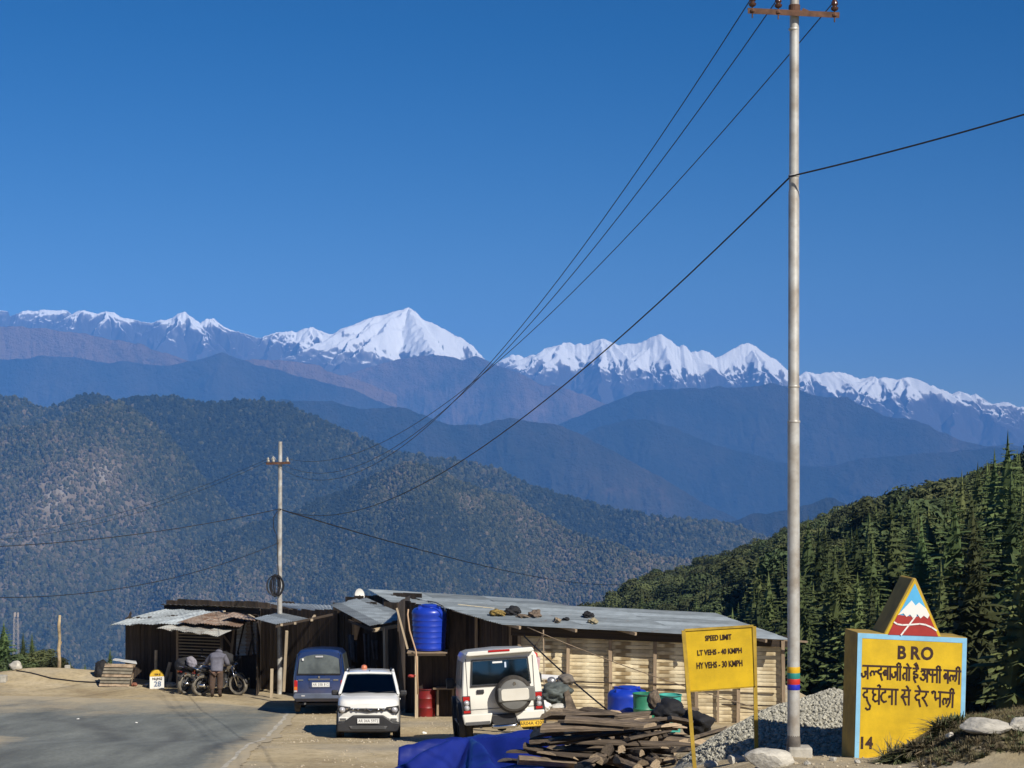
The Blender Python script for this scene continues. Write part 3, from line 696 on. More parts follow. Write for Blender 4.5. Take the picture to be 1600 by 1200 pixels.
for (d, px, x, y, z, con, nz) in T:
    if con:
        if rr.random() < .28: continue
        h = rr.uniform(8., 14.5)*(.85 if d < 150 else (1. if d < 240 else .8))
        if nC < 300 and px < 1640:
            plant('conifer_tree', 'conifer', 'dark green conifer standing among others on the slope at right', 'conifers on the slope at right', rr.choice(CON), rr.choice(CTR), (x, y, z-.3), h, rr.uniform(.95, 1.55), rr.uniform(0, 6.28)); nC += 1
        else: rest['c'].append((x, y, z-.3, h))
    else:
        h = rr.uniform(8.0, 12.5)*(1.2 if rr.random() < .08 else 1)
        rust = t < .7 and (rr.random() < .012 or (abs(px-1225) < 60 and rr.random() < .10))
        if nL < 300 and px < 1640:
            k = rr.randrange(2) if rust else rr.randrange(5)
            plant('broadleaf_tree', 'tree', 'rusty brown broadleaf tree among the green crowns of the hill' if rust else 'round crowned green broadleaf tree in the woods of the hill at right', 'rusty trees on the wooded hill' if rust else 'broadleaf trees on the wooded hill', (RUS if rust else LEA)[k], (RTR if rust else LTR)[k], (x, y, z-.2), h, rr.uniform(1.0, 1.4), rr.uniform(0, 6.28)); nL += 1
        else: rest['l'].append((x, y, z-.2, h*1.1))
for nm, key, protos in (('distant_conifers', 'c', CON), ('distant_broadleaf_trees', 'l', LEA)):
    A = np.array(rest[key])
    if len(A): scatter(nm, A[:, :3], A[:, 3], np.zeros(len(A)), protos)
print('TREES', len(T), nC, nL, {k: len(v) for k, v in rest.items()})
# trees below the road at the far left
def base(px, py, d): return P(px, py, d)
for (px, top, wpx, d, kind, lab) in (
    (6, 972, 44, 96, 'c2', 'tall dark conifer at the left edge of the photo'),
    (36, 988, 15, 104, 'c', 'slim conifer beside the lattice mast, left one of two'),
    (50, 990, 20, 102, 'c', 'slim conifer right of the lattice mast'),
    (172, 1012, 12, 110, 'c', 'small conifer tip behind the leaning board'),
    (110, 1033, 16, 100, 'c', 'little conifer behind the wooden post'),
    (133, 1037, 18, 98, 'c', 'little conifer right of the wooden post, behind the sandy edge'),
    (152, 1036, 16, 99, 'c', 'little conifer close to the leaning board'),
    (64, 1016, 62, 92, 'l', 'wide green bush under the wooden post'),
    (25, 1022, 50, 90, 'l', 'dark green bush at the foot of the lattice mast'),
    (88, 1025, 40, 90, 'l', 'low green bush left of the wooden post')):
    p = P(px, top, d); zb = min(gzs(p.x, d), p.z-1.2); h = p.z-zb
    if kind[0] == 'c': plant('conifer_tree', 'conifer', lab, None, CON[0 if kind == 'c' else 3], CTR[0], (p.x, d, zb), h, max(1.05, wpx/F*d/(.36*h)), px)
    else: plant('leafy_bush', 'bush', lab, None, LEA[px % 5], LTR[px % 5], (p.x, d, zb), h*1.12, max(.6, wpx/F*d/(.62*h)), px)
# ================================================================== HUTS
def tin_mat(name, col, rust=0., rough=.42, metal=.55):
    m = mat(name, col, rough, metal, var=.16, vscale=1.3, detail=6)
    n, l = m.node_tree.nodes, m.node_tree.links; b = n['Principled BSDF']
    src = b.inputs['Base Color'].links[0].from_socket
    tc = n.new('ShaderNodeTexCoord'); nz = n.new('ShaderNodeTexNoise'); nz.inputs['Scale'].default_value = 2.3; nz.inputs['Detail'].default_value = 9; nz.inputs['Roughness'].default_value = .7
    oi = n.new('ShaderNodeObjectInfo'); va = n.new('ShaderNodeVectorMath'); va.operation = 'ADD'
    l.new(tc.outputs['Object'], va.inputs[0]); l.new(oi.outputs['Random'], va.inputs[1]); l.new(va.outputs[0], nz.inputs['Vector'])
    rp = n.new('ShaderNodeValToRGB'); e = rp.color_ramp.elements; e[0].position = .62-.3*rust; e[1].position = .80-.25*rust; e[0].color = (0, 0, 0, 1); e[1].color = (1, 1, 1, 1)
    l.new(nz.outputs['Fac'], rp.inputs['Fac'])
    mx = n.new('ShaderNodeMix'); mx.data_type = 'RGBA'; mx.inputs[7].default_value = (.20, .115, .07, 1)
    l.new(rp.outputs[0], mx.inputs['Factor']); l.new(src, mx.inputs[6]); l.new(mx.outputs[2], b.inputs['Base Color'])
    mp = n.new('ShaderNodeMapping'); mp.inputs['Scale'].default_value = (.35, 7., 7.); l.new(tc.outputs['Object'], mp.inputs['Vector'])
    nk = n.new('ShaderNodeTexNoise'); nk.inputs['Scale'].default_value = 1.6; nk.inputs['Detail'].default_value = 5; l.new(mp.outputs[0], nk.inputs['Vector'])
    rk = n.new('ShaderNodeMapRange'); rk.inputs['From Min'].default_value = .3; rk.inputs['From Max'].default_value = .7; rk.inputs['To Min'].default_value = .62; rk.inputs['To Max'].default_value = 1.3; l.new(nk.outputs['Fac'], rk.inputs['Value'])
    vm = n.new('ShaderNodeVectorMath'); vm.operation = 'SCALE'; l.new(mx.outputs[2], vm.inputs[0]); l.new(rk.outputs[0], vm.inputs['Scale']); l.new(vm.outputs[0], b.inputs['Base Color'])
    add_rand(m, .30)
    mv = n.new('ShaderNodeMapRange'); mv.inputs['To Min'].default_value = metal; mv.inputs['To Max'].default_value = .1; l.new(rp.outputs[0], mv.inputs['Value']); l.new(mv.outputs[0], b.inputs['Metallic'])
    return m
tin = tin_mat('galvanised_sheet', (.29, .335, .365), 0., .5, .35)
tin_old = tin_mat('weathered_sheet', (.36, .36, .33), .35, .6, .2)
tin_rust = tin_mat('rusty_sheet', (.33, .27, .22), .75, .7, .1)
tin_white = tin_mat('whitewashed_sheet', (.52, .53, .52), .30, .6, .1)
tin_light = tin_mat('bright_tin_sheet', (.40, .44, .45), 0., .5, .25)
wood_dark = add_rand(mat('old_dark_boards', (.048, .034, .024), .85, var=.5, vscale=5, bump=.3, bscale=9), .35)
wood_post = add_rand(mat('weathered_posts', (.30, .225, .15), .85, var=.4, vscale=6, bump=.3, bscale=14), .25)
wood_pale = add_rand(mat('pale_posts', (.46, .37, .25), .85, var=.3, vscale=6), .15)
bamboo_m = mat('bamboo_slat', (.80, .70, .48), .6, var=0, vscale=2.6, col2=(.58, .47, .28), detail=9)
_n, _l = bamboo_m.node_tree.nodes, bamboo_m.node_tree.links; _b = _n['Principled BSDF']; _s = _b.inputs['Base Color'].links[0].from_socket
_a = _n.new('ShaderNodeAttribute'); _a.attribute_name = 'tone'; _x = _n.new('ShaderNodeMix'); _x.data_type = 'RGBA'; _x.inputs[7].default_value = (.27, .19, .09, 1)
_l.new(_a.outputs['Fac'], _x.inputs['Factor']); _l.new(_s, _x.inputs[6]); _l.new(_x.outputs[2], _b.inputs['Base Color'])
add_rand(bamboo_m, .16)
cable_m = mat('black_cable', (.012, .012, .016), .6)
cloth_d = add_rand(mat('dark_cloth', (.09, .085, .09), .9, var=.3, vscale=8), .5)

def corr_sheet(parent, q, m, waves=9, amp=.014, thick=.004, name='roof_sheet', sag=0., along='u', res=None, label=None):
    """corrugated sheet over the four corners q (p00, p10, p11, p01); ribs run along u (p00 to p10)"""
    p00, p10, p11, p01 = [Vector(p) for p in q]
    if along == 'v': p00, p10, p11, p01 = p00, p01, p11, p10
    nrm = ((p10-p00).cross(p01-p00)).normalized()
    if nrm.z < 0: nrm = -nrm
    nv = waves*2+1 if not res else res; nu = 4
    o_ = sum((p00, p10, p11, p01), Vector())/4
    def f(u, v):
        p = (p00*(1-u)+p10*u)*(1-v)+(p01*(1-u)+p11*u)*v
        k = round(v*(nv-1))
        return p-o_+nrm*((amp if k % 2 else -amp)+sag*(math.sin(u*math.pi)+.6*math.sin(v*5+u*3)))
    mb = MB().grid(f, nu, nv)
    o = mb.build(name, m, parent, loc=o_, fix=False)
    s = o.modifiers.new('gauge', 'SOLIDIFY'); s.thickness = thick
    if label: o['label'] = label
    return o
def sheet_patch(parent, q, m, nu=1, nv=1, along='u', waves=8, jitter=.02, seed=0, sag=0., amp=.014):
    """q split into nu x nv overlapping sheets, each a piece of its own"""
    rr = random.Random(seed); p00, p10, p11, p01 = [Vector(p) for p in q]
    def B(u, v): return (p00*(1-u)+p10*u)*(1-v)+(p01*(1-u)+p11*u)*v
    nrm = ((p10-p00).cross(p01-p00)).normalized(); nrm = nrm if nrm.z > 0 else -nrm
    for i in range(nu):
        for j in range(nv):
            ou, ov = .03/nu*2, .02
            u0, u1 = i/nu-(ou if i else 0), (i+1)/nu; v0, v1 = j/nv-(ov if j else 0), (j+1)/nv
            du = rr.uniform(-jitter, jitter)*(1 if i in (0, nu-1) else 0)
            lift = nrm*(.010*((i+j) % 2)+.006*j+rr.uniform(0, .006))
            corr_sheet(parent, [B(u0+du*(i == 0), v0)+lift, B(u1+du*(i == nu-1), v0)+lift, B(u1+du*(i == nu-1), v1)+lift, B(u0+du*(i == 0), v1)+lift], m, waves, along=along, sag=sag, amp=amp)
_unit = {}
def unit_box(m):
    if m.name not in _unit: _unit[m.name] = MB().box((0, 0, .5), (1, 1, 1)).mesh('piece', m)
    return _unit[m.name]
def stick(parent, name, a, b, w, h, m, label=None):
    """a squared timber from a to b as a piece of its own (shared mesh)"""
    a, b = Vector(a), Vector(b); d = b-a
    o = bpy.data.objects.new(name, unit_box(m)); o.location = a; o.rotation_mode = 'QUATERNION'; o.rotation_quaternion = d.to_track_quat('Z', 'Y')
    o.scale = (w, h, d.length); link(o, parent)
    if label: o['label'] = label
    return o
def plank_wall(parent, a, b, ztop0, ztop1, w=.22, m=None, zb=None, seed=0, skip=(), name='wall_board', gap=.012, thick=.025):
    """upright boards from plan point a to plan point b"""
    out = []
    rr = random.Random(seed); a, b = Vector((*a, 0)), Vector((*b, 0)); L = (b-a).length; n = max(1, round(L/w)); ang = math.atan2(b.y-a.y, b.x-a.x)
    for i in range(n):
        f = (i+.5)/n
        if any(s0 <= f <= s1 for s0, s1 in skip): continue
        p = a.lerp(b, f); z0 = gzs(p.x, p.y)-.05 if zb is None else zb; z1 = ztop0*(1-f)+ztop1*f+rr.uniform(-.04, .02)
        o = bpy.data.objects.new(name, unit_box(m)); o.location = (p.x, p.y, z0); o.rotation_euler = (0, rr.uniform(-.006, .006), ang)
        o.scale = (L/n-gap, thick+rr.uniform(0, .012), z1-z0); link(o, parent); out.append(o)
    return out

# ---------------- long hut with the bamboo wall
H1 = thing('bamboo_hut', 'long hut with woven bamboo wall and grey tin roof behind the speed limit sign', 'hut', (3.4, 52, gzs(3.4, 52)))
H1o = Vector(H1.location)
A_, E_, B_ = P(783, 975, 51.5), P(1230, 999, 50), P(575, 922, 56)
u_, e_ = (E_-A_), (B_-A_)
def RP(s, v): return A_+u_*s+e_*v
rows = 6; vmax = .72
for j in range(rows):
    v0, v1 = j/rows*vmax, (j+1)/rows*vmax+.01
    sr0, sr1 = 1+.16*v0/vmax, 1+.16*v1/vmax
    sl0, sl1 = .0+.10*max(0, v0-.2), .0+.10*max(0, v1-.2)
    for i in range(3):
        a0, a1 = sl0+(sr0-sl0)*i/3, sl0+(sr0-sl0)*(i+1)/3+.012
        b0, b1 = sl1+(sr1-sl1)*i/3, sl1+(sr1-sl1)*(i+1)/3+.012
        dz = Vector((0, 0, .008*j+.006*((i+j) % 2)))
        corr_sheet(H1, [RP(a0, v0)+dz-H1o, RP(a1, v0)+dz-H1o, RP(b1, v1)+dz-H1o, RP(b0, v1)+dz-H1o], tin, 8)
def HB(o, p): return Vector(p)-o
# eave beam, rafters ends, eave shade strip
for k, s in enumerate((.06, .26, .47, .70, .92)):
    stick(H1, 'rafter', HB(H1o, RP(s, -.015)-Vector((0, 0, .06))), HB(H1o, RP(s+.02, .5)-Vector((0, 0, .06))), .07, .08, wood_post)
W0, W1 = Vector((P(813, 0, 52.0).x, 52.0, 0)), Vector((P(1224, 0, 50.7).x, 50.7, 0))
wt0, wt1 = -4.86, -5.06
stick(H1, 'eave_beam', HB(H1o, (W0.x-.2, W0.y-.03, wt0+.05)), HB(H1o, (W1.x+.3, W1.y-.03, wt1+.04)), .09, .10, wood_dark)
post_f = [0, .183, .350, .515, .675, .83, 1.0]
wl_ = (W1-W0).length; wang = math.atan2(W1.y-W0.y, W1.x-W0.x)
def slat_mesh(L, ph, seed):
    rr = random.Random(seed); n = max(8, int(L/.07)); prof = []
    mb = MB(); vs = []
    for i in range(n+1):
        x = L*i/n; off = .0075*math.tanh(3*math.sin(math.pi*x/.52+ph*math.pi))
        hh = .0485+rr.uniform(-.004, .002)
        vs += [(x, -off-.006, -hh), (x, -off-.010, 0), (x, -off-.006, hh), (x, -off+.004, 0)]
    fs = []
    for i in range(n):
        for k in range(4): fs.append((i*4+k, i*4+(k+1) % 4, (i+1)*4+(k+1) % 4, (i+1)*4+k))
    fs += [(0, 1, 2, 3), (n*4+3, n*4+2, n*4+1, n*4)]
    me = mb.add(vs, fs).mesh('bamboo_slat', bamboo_m)
    tone = [0.]*len(vs); seg = {}
    for i in range(n+1):
        q = int((L*i/n)/.26+ph*.5); seg.setdefault(q, rr.choice((0, 0, 0, .25, .5, .9)) if q % 2 else rr.choice((0, 0, .15)))
        for k in range(4): tone[i*4+k] = seg[q]
    at = me.attributes.new('tone', 'FLOAT', 'POINT'); at.data.foreach_set('value', tone)
    return me
rr = random.Random(5)
for bi in range(len(post_f)-1):
    f0, f1 = post_f[bi], post_f[bi+1]; L = wl_*(f1-f0)
    ms = [slat_mesh(L-.03, p, bi*7+s+p) for p in (0, 1) for s in (0, 1)]
    for k in range(23):
        p = W0.lerp(W1, f0); zt = wt0+(wt1-wt0)*f0-.06
        o = bpy.data.objects.new('bamboo_slat', ms[(k % 2)*2+rr.randrange(2)]); o.location = HB(H1o, (p.x+.015, p.y, zt-.052-k*.1005)); o.rotation_euler = (0, rr.uniform(-.006, .006)+(wt0-wt1)*(f1-f0)/L*0, wang); link(o, H1)
        if rr.random() < .15: o.location.y += .008
# backing so that daylight does not pass through the weave, and the other walls
back = MB(); back.beam((W0.x, W0.y+.10, -6.15), (W1.x, W1.y+.10, -6.25), 2.45, .02, up=(0, 1, 0))
back.v = [p-H1o for p in back.v]; back.build('bamboo_backing', mat('bamboo_shade', (.30, .22, .12), .9, var=.4, vscale=5), H1)
for k, f in enumerate(post_f):
    p = W0.lerp(W1, f); w = .078 if k not in (4, 5) else .05
    stick(H1, 'wall_post', HB(H1o, (p.x, p.y-.10, gzs(p.x, p.y)-.1)), HB(H1o, (p.x+(.02 if k % 2 else -.03), p.y-.10, wt0+(wt1-wt0)*f+.05)), w, .09, wood_post)
for fa in (.755,):
    p = W0.lerp(W1, fa); stick(H1, 'wall_post', HB(H1o, (p.x, p.y-.09, gzs(p.x, p.y)-.1)), HB(H1o, (p.x, p.y-.09, wt1)), .05, .05, wood_post)
stick(H1, 'eave_shade_board', HB(H1o, (W0.x-.25, W0.y-.14, wt0-.07)), HB(H1o, (W1.x+.25, W1.y-.14, wt1-.07)), .025, .26, wood_dark)  # dark board added to stand for the deep shade under the eave
stick(H1, 'wall_rail', HB(H1o, (W0.x+.3, W0.y-.17, -6.28)), HB(H1o, (W1.x-.1, W1.y-.17, -6.30)), .035, .035, wood_dark)
stick(H1, 'wall_rail', HB(H1o, (W0.x+2.7, W0.y-.17, -6.82)), HB(H1o, (W1.x-.1, W1.y-.17, -6.80)), .03, .03, wood_dark)
stick(H1, 'brace_pole', HB(H1o, P(848, 992, 51.3)), HB(H1o, P(822, 1030, 51.3)), .035, .035, wood_dark)
stick(H1, 'brace_pole', HB(H1o, P(849, 984, 51.0)), HB(H1o, P(851, 1125, 50.6)), .03, .03, wood_post)
stick(H1, 'roof_pole', HB(H1o, P(1195, 997, 50.3)), HB(H1o, P(1262, 1003, 50.2)), .05, .05, wood_post)
# shaded shop front on the left flank, back and right walls
FA, FB = (P(812, 0, 52.3).x, 52.3), (P(634, 0, 56.0).x, 56.0)
def pw(parent, o_, a, b, t0, t1, **k):
    for c in plank_wall(parent, a, b, t0, t1, **k): c.location = Vector(c.location)-o_
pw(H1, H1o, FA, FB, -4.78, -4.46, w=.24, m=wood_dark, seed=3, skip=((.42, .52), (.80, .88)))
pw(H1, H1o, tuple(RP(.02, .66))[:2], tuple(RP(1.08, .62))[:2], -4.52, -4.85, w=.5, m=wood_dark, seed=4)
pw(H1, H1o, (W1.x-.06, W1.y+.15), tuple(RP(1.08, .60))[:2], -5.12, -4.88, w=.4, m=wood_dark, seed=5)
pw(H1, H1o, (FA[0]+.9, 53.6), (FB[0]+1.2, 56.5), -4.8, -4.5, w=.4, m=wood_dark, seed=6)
for f in (.06, .35, .56):
    x, y = FA[0]+(FB[0]-FA[0])*f-.05, FA[1]+(FB[1]-FA[1])*f-.10
    stick(H1, 'wall_post', HB(H1o, (x, y, gzs(x, y)-.1)), HB(H1o, (x, y, -4.70+.3*f)), .08, .08, wood_post)

# ---------------- middle hut
H2 = thing('shop_hut', 'dark timber shop hut with low grey tin awning left of the blue water tank', 'hut', (-4.6, 57.5, gzs(-4.6, 57.5))); H2o = Vector(H2.location)
def patch(H, Ho, pts, m, **k): sheet_patch(H, [P(*p)-Ho for p in pts], m, **k)
patch(H2, H2o, [(575, 921, 61.2), (640, 959, 58.4), (900, 951, 57.9), (840, 938, 61.6)], tin, nu=3, nv=3, along='v', seed=1)
patch(H2, H2o, [(572, 934, 60.4), (644, 966, 58.2), (578, 979, 57.2), (516, 946, 59.8)], tin_light, nu=1, nv=4, along='u', seed=2, waves=7)
stick(H2, 'eave_beam', P(582, 985, 57.4)-H2o, P(648, 973, 58.0)-H2o, .10, .10, wood_pale)
stick(H2, 'post', P(604, 1112, 57.5)-H2o, P(602, 981, 57.55)-H2o, .11, .11, wood_pale)
stick(H2, 'eave_beam', P(545, 970, 58.4)-H2o, P(585, 985, 57.3)-H2o, .07, .08, wood_dark)
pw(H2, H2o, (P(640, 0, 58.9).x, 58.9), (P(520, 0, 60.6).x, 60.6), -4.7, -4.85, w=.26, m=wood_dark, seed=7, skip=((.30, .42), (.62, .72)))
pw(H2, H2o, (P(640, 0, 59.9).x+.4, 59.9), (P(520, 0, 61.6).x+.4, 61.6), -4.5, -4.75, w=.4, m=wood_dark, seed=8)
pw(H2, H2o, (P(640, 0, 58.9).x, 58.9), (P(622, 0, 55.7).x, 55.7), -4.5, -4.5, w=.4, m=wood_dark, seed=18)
for k, (px, y0, y1, d) in enumerate(((548, 992, 1032, 59.7), (553, 1000, 1035, 59.6), (572, 990, 1040, 59.3), (585, 1000, 1030, 59.1))):
    a, b = P(px, y0, d), P(px+2, y1, d)
    g = MB().grid(lambda u, v: a.lerp(b, v)+Vector(((u-.5)*.20*(1-.3*v), .04*math.sin(u*9+k), .01*math.sin(u*5)))-a, 8, 5)
    t = thing('hanging_cloth', ('grey cloth hanging highest in the dark shop front', 'long thin pale cloth hanging in the dark shop front', 'wide dark cloth hanging behind the white hatchback roof', 'short cloth hanging beside the pale awning post')[k], 'cloth', a, group='cloths hanging in the shop front')
    o = g.build('fabric', cloth_d, t, smooth=True, fix=False); s = o.modifiers.new('gauge', 'SOLIDIFY'); s.thickness = .004

# ---------------- small hut beside the pole
H3 = thing('shop_hut', 'narrow dark hut with small square awning under the far electric pole', 'hut', (-8.0, 61.5, gzs(-8.0, 61.5))); H3o = Vector(H3.location)
patch(H3, H3o, [(418, 941, 64.5), (516, 946, 62.6), (521, 959, 60.6), (455, 951, 62.6)], tin_light, nu=2, nv=2, along='v', seed=3)
patch(H3, H3o, [(437, 957, 62.3), (484, 967, 60.6), (432, 976, 59.4), (398, 967, 61.0)], tin_light, nu=1, nv=2, along='u', seed=4)
stick(H3, 'eave_beam', P(430, 979, 59.5)-H3o, P(520, 960, 60.6)-H3o, .05, .07, wood_dark)
for (px, py) in ((440, 976.5), (461, 974), (487, 969)):
    stick(H3, 'rafter', P(px, py, 59.55+(px-440)/90)-H3o, P(px+6, py-8, 61.5)-H3o, .07, .07, wood_pale)
stick(H3, 'post', P(443, 1080, 60.4)-H3o, P(448, 986, 59.9)-H3o, .085, .085, wood_pale, label='tall pale awning post')
stick(H3, 'post', P(424, 1090, 59.9)-H3o, P(425, 1045, 59.9)-H3o, .085, .085, wood_pale, label='short pale stub post')
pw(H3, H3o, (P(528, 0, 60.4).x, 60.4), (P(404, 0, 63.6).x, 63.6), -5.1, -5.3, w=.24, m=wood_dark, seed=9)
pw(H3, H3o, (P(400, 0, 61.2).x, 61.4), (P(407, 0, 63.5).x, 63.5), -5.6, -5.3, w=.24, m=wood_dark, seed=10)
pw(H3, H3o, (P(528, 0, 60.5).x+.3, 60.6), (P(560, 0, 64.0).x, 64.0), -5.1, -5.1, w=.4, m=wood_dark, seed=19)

# ---------------- left hut
H4 = thing('shop_hut', 'leftmost patched tin hut with rusty awning behind the motorcycles', 'hut', (-10.8, 65.6, gzs(-10.8, 65.6))); H4o = Vector(H4.location)
patch(H4, H4o, [(250, 944, 67.0), (456, 952, 64.2), (462, 955, 67.6), (262, 947, 70.0)], tin_old, nu=3, nv=1, along='v', seed=5)
stick(H4, 'eave_beam', P(258, 951, 67.1)-H4o, P(458, 958, 64.4)-H4o, .12, .22, wood_dark)
patch(H4, H4o, [(171, 977, 64.6), (280, 975, 63.2), (352, 956, 65.2), (257, 952, 66.6)], tin_light, nu=3, nv=1, along='v', seed=6, sag=.03)
patch(H4, H4o, [(277, 973, 63.1), (374, 979, 62.0), (396, 968, 64.4), (345, 955, 65.2)], tin_rust, nu=3, nv=1, along='v', seed=7, sag=.03)
patch(H4, H4o, [(368, 958, 64.2), (402, 965, 63.6), (399, 971, 62.3), (352, 961, 63.0)], tin_rust, nu=1, nv=1, along='v', seed=8, sag=.03)
patch(H4, H4o, [(245, 982, 62.6), (338, 994, 61.5), (376, 982, 62.8), (283, 977, 64.0)], tin_old, nu=4, nv=1, along='v', seed=9, sag=.035)
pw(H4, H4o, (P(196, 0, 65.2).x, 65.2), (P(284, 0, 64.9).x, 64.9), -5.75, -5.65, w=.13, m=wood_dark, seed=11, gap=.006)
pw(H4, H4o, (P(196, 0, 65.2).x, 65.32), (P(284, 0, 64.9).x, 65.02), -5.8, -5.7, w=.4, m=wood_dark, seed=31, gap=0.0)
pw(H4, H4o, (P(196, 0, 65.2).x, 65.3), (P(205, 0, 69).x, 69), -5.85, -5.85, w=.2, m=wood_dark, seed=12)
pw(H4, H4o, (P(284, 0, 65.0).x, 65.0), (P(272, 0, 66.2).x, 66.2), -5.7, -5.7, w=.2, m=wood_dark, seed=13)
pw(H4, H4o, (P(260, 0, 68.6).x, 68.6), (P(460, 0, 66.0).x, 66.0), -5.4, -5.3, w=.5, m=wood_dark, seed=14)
# corrugated shutter of the stall, slats across
sA, sB = P(272, 0, 65.0), P(346, 0, 64.4)
for k in range(17):
    z = -7.95+k*.105; f0 = 0; f1 = 1
    stick(H4, 'shutter_slat', Vector((sA.x, sA.y, z))-H4o, Vector((sB.x, sB.y, z))-H4o, .096, .028, bpy.data.materials['weathered_posts'] if k % 5 == 9 else bpy.data.materials['pale_posts'])
for (x0, x1, y0, y1, w) in ((346, 346, 1080, 975, .09), (320, 346, 975, 994, .08), (349, 362, 993, 1010, .06), (366, 358, 978, 1048, .07), (277, 277, 1075, 983, .07)):
    stick(H4, 'post', P(x0, y0, 63.9)-H4o, P(x1, y1, 63.9)-H4o, w, w, wood_post)
for k, (x0, x1, xb0, xb1, yb) in enumerate(((371, 386, 368, 384, 1024), (384, 396, 383, 394, 1024), (395, 408, 394, 404, 1022))):
    corr_sheet(H4, [P(xb0, yb, 63.5)-H4o, P(xb1, yb, 63.5)-H4o, P(x1, 970, 63.45)-H4o, P(x0, 972, 63.45)-H4o], tin_rust if k == 1 else tin_white, 9, name='wall_sheet', along='u', label='whitewashed sheet with rust' if k == 1 else None)
for (x0, y0, x1, y1) in ((383, 968, 371, 1022), (396, 990, 388, 1024), (392, 968, 397, 1024)):
    stick(H4, 'brace', P(x0, y0, 63.35)-H4o, P(x1, y1, 63.35)-H4o, .07, .05, wood_dark)
pw(H4, H4o, (P(366, 0, 63.6).x, 63.6), (P(412, 0, 63.6).x, 63.6), -6.75, -6.75, w=.22, m=wood_dark, seed=15)
stick(H4, 'roof_batten', P(330, 957, 65.2)-H4o, P(352, 955, 65.4)-H4o, .10, .04, wood_pale)
stick(H4, 'roof_batten', P(389, 961, 64.3)-H4o, P(398, 966, 64.0)-H4o, .08, .05, wood_pale)
# ================================================================== VEHICLES
def paint(name, col, rough=.28, coat=.6, dust=.55):
    m = mat(name, col, rough, 0, var=.06, vscale=1.5, coat=coat, bump=.02, bscale=60)
    n, l = m.node_tree.nodes, m.node_tree.links; b = n['Principled BSDF']; src = b.inputs['Base Color'].links[0].from_socket
    tc = n.new('ShaderNodeTexCoord'); sp = n.new('ShaderNodeSeparateXYZ'); l.new(tc.outputs['Object'], sp.inputs[0])
    mr = n.new('ShaderNodeMapRange'); mr.inputs['From Min'].default_value = .95; mr.inputs['From Max'].default_value = .2; mr.inputs['To Max'].default_value = dust; l.new(sp.outputs['Z'], mr.inputs['Value'])
    nz = n.new('ShaderNodeTexNoise'); nz.inputs['Scale'].default_value = 3.5; nz.inputs['Detail'].default_value = 8; l.new(tc.outputs['Object'], nz.inputs['Vector'])
    mu = n.new('ShaderNodeMath'); mu.operation = 'MULTIPLY'; l.new(mr.outputs[0], mu.inputs[0]); l.new(nz.outputs['Fac'], mu.inputs[1])
    mx = n.new('ShaderNodeMix'); mx.data_type = 'RGBA'; mx.inputs[7].default_value = (.33, .27, .18, 1); l.new(mu.outputs[0], mx.inputs['Factor']); l.new(src, mx.inputs[6]); l.new(mx.outputs[2], b.inputs['Base Color'])
    return m
white_p = paint('white_car_paint', (.80, .80, .77)); cream_p = paint('cream_car_paint', (.80, .785, .71)); blue_p = paint('blue_van_paint', (.012, .034, .125), .3)
black_pl = mat('black_plastic', (.022, .022, .024), .55, var=.3, vscale=6); grey_pl = mat('grey_plastic', (.10, .10, .10), .6, var=.2, vscale=5)
rubber = mat('tyre_rubber', (.022, .021, .020), .85, var=.4, vscale=9, col2=(.06, .052, .042)); steel = mat('wheel_steel', (.38, .38, .38), .4, .7); chrome = mat('chrome', (.75, .75, .75), .12, 1.)
red_l = mat('red_lens', (.42, .012, .012), .15, coat=.6); orange_l = mat('orange_lens', (.65, .16, .02), .2); clear_l = mat('clear_lens', (.62, .62, .64), .12, .3, coat=.8)
plate_w = mat('white_plate', (.78, .78, .76), .5); plate_y = mat('yellow_plate', (.80, .50, .04), .5); ink = mat('black_ink', (.012, .012, .012), .6)
seat_m = mat('seat_fabric', (.04, .04, .045), .9); tan_m = mat('tan_plastic', (.42, .35, .24), .6)
def glass_mat(name, tint, mixf):
    m = bpy.data.materials.new(name); m.use_nodes = True; n, l = m.node_tree.nodes, m.node_tree.links
    n.clear(); o = n.new('ShaderNodeOutputMaterial'); t = n.new('ShaderNodeBsdfTransparent'); t.inputs[0].default_value = (*tint, 1)
    g = n.new('ShaderNodeBsdfGlossy'); g.inputs['Roughness'].default_value = .04; g.inputs['Color'].default_value = (.9, .95, 1, 1)
    f = n.new('ShaderNodeFresnel'); f.inputs['IOR'].default_value = 1.5
    a = n.new('ShaderNodeMath'); a.operation = 'MULTIPLY_ADD'; a.inputs[1].default_value = 1.; a.inputs[2].default_value = mixf; l.new(f.outputs[0], a.inputs[0])
    mx = n.new('ShaderNodeMixShader'); l.new(a.outputs[0], mx.inputs[0]); l.new(t.outputs[0], mx.inputs[1]); l.new(g.outputs[0], mx.inputs[2]); l.new(mx.outputs[0], o.inputs[0])
    return m
glass_d = glass_mat('tinted_glass', (.42, .44, .43), .02); glass_g = glass_mat('dusty_glass', (.30, .33, .31), .05)
dust_g = mat('dusty_rear_glass', (.10, .115, .11), .35, var=.35, vscale=2.5, coat=.4)

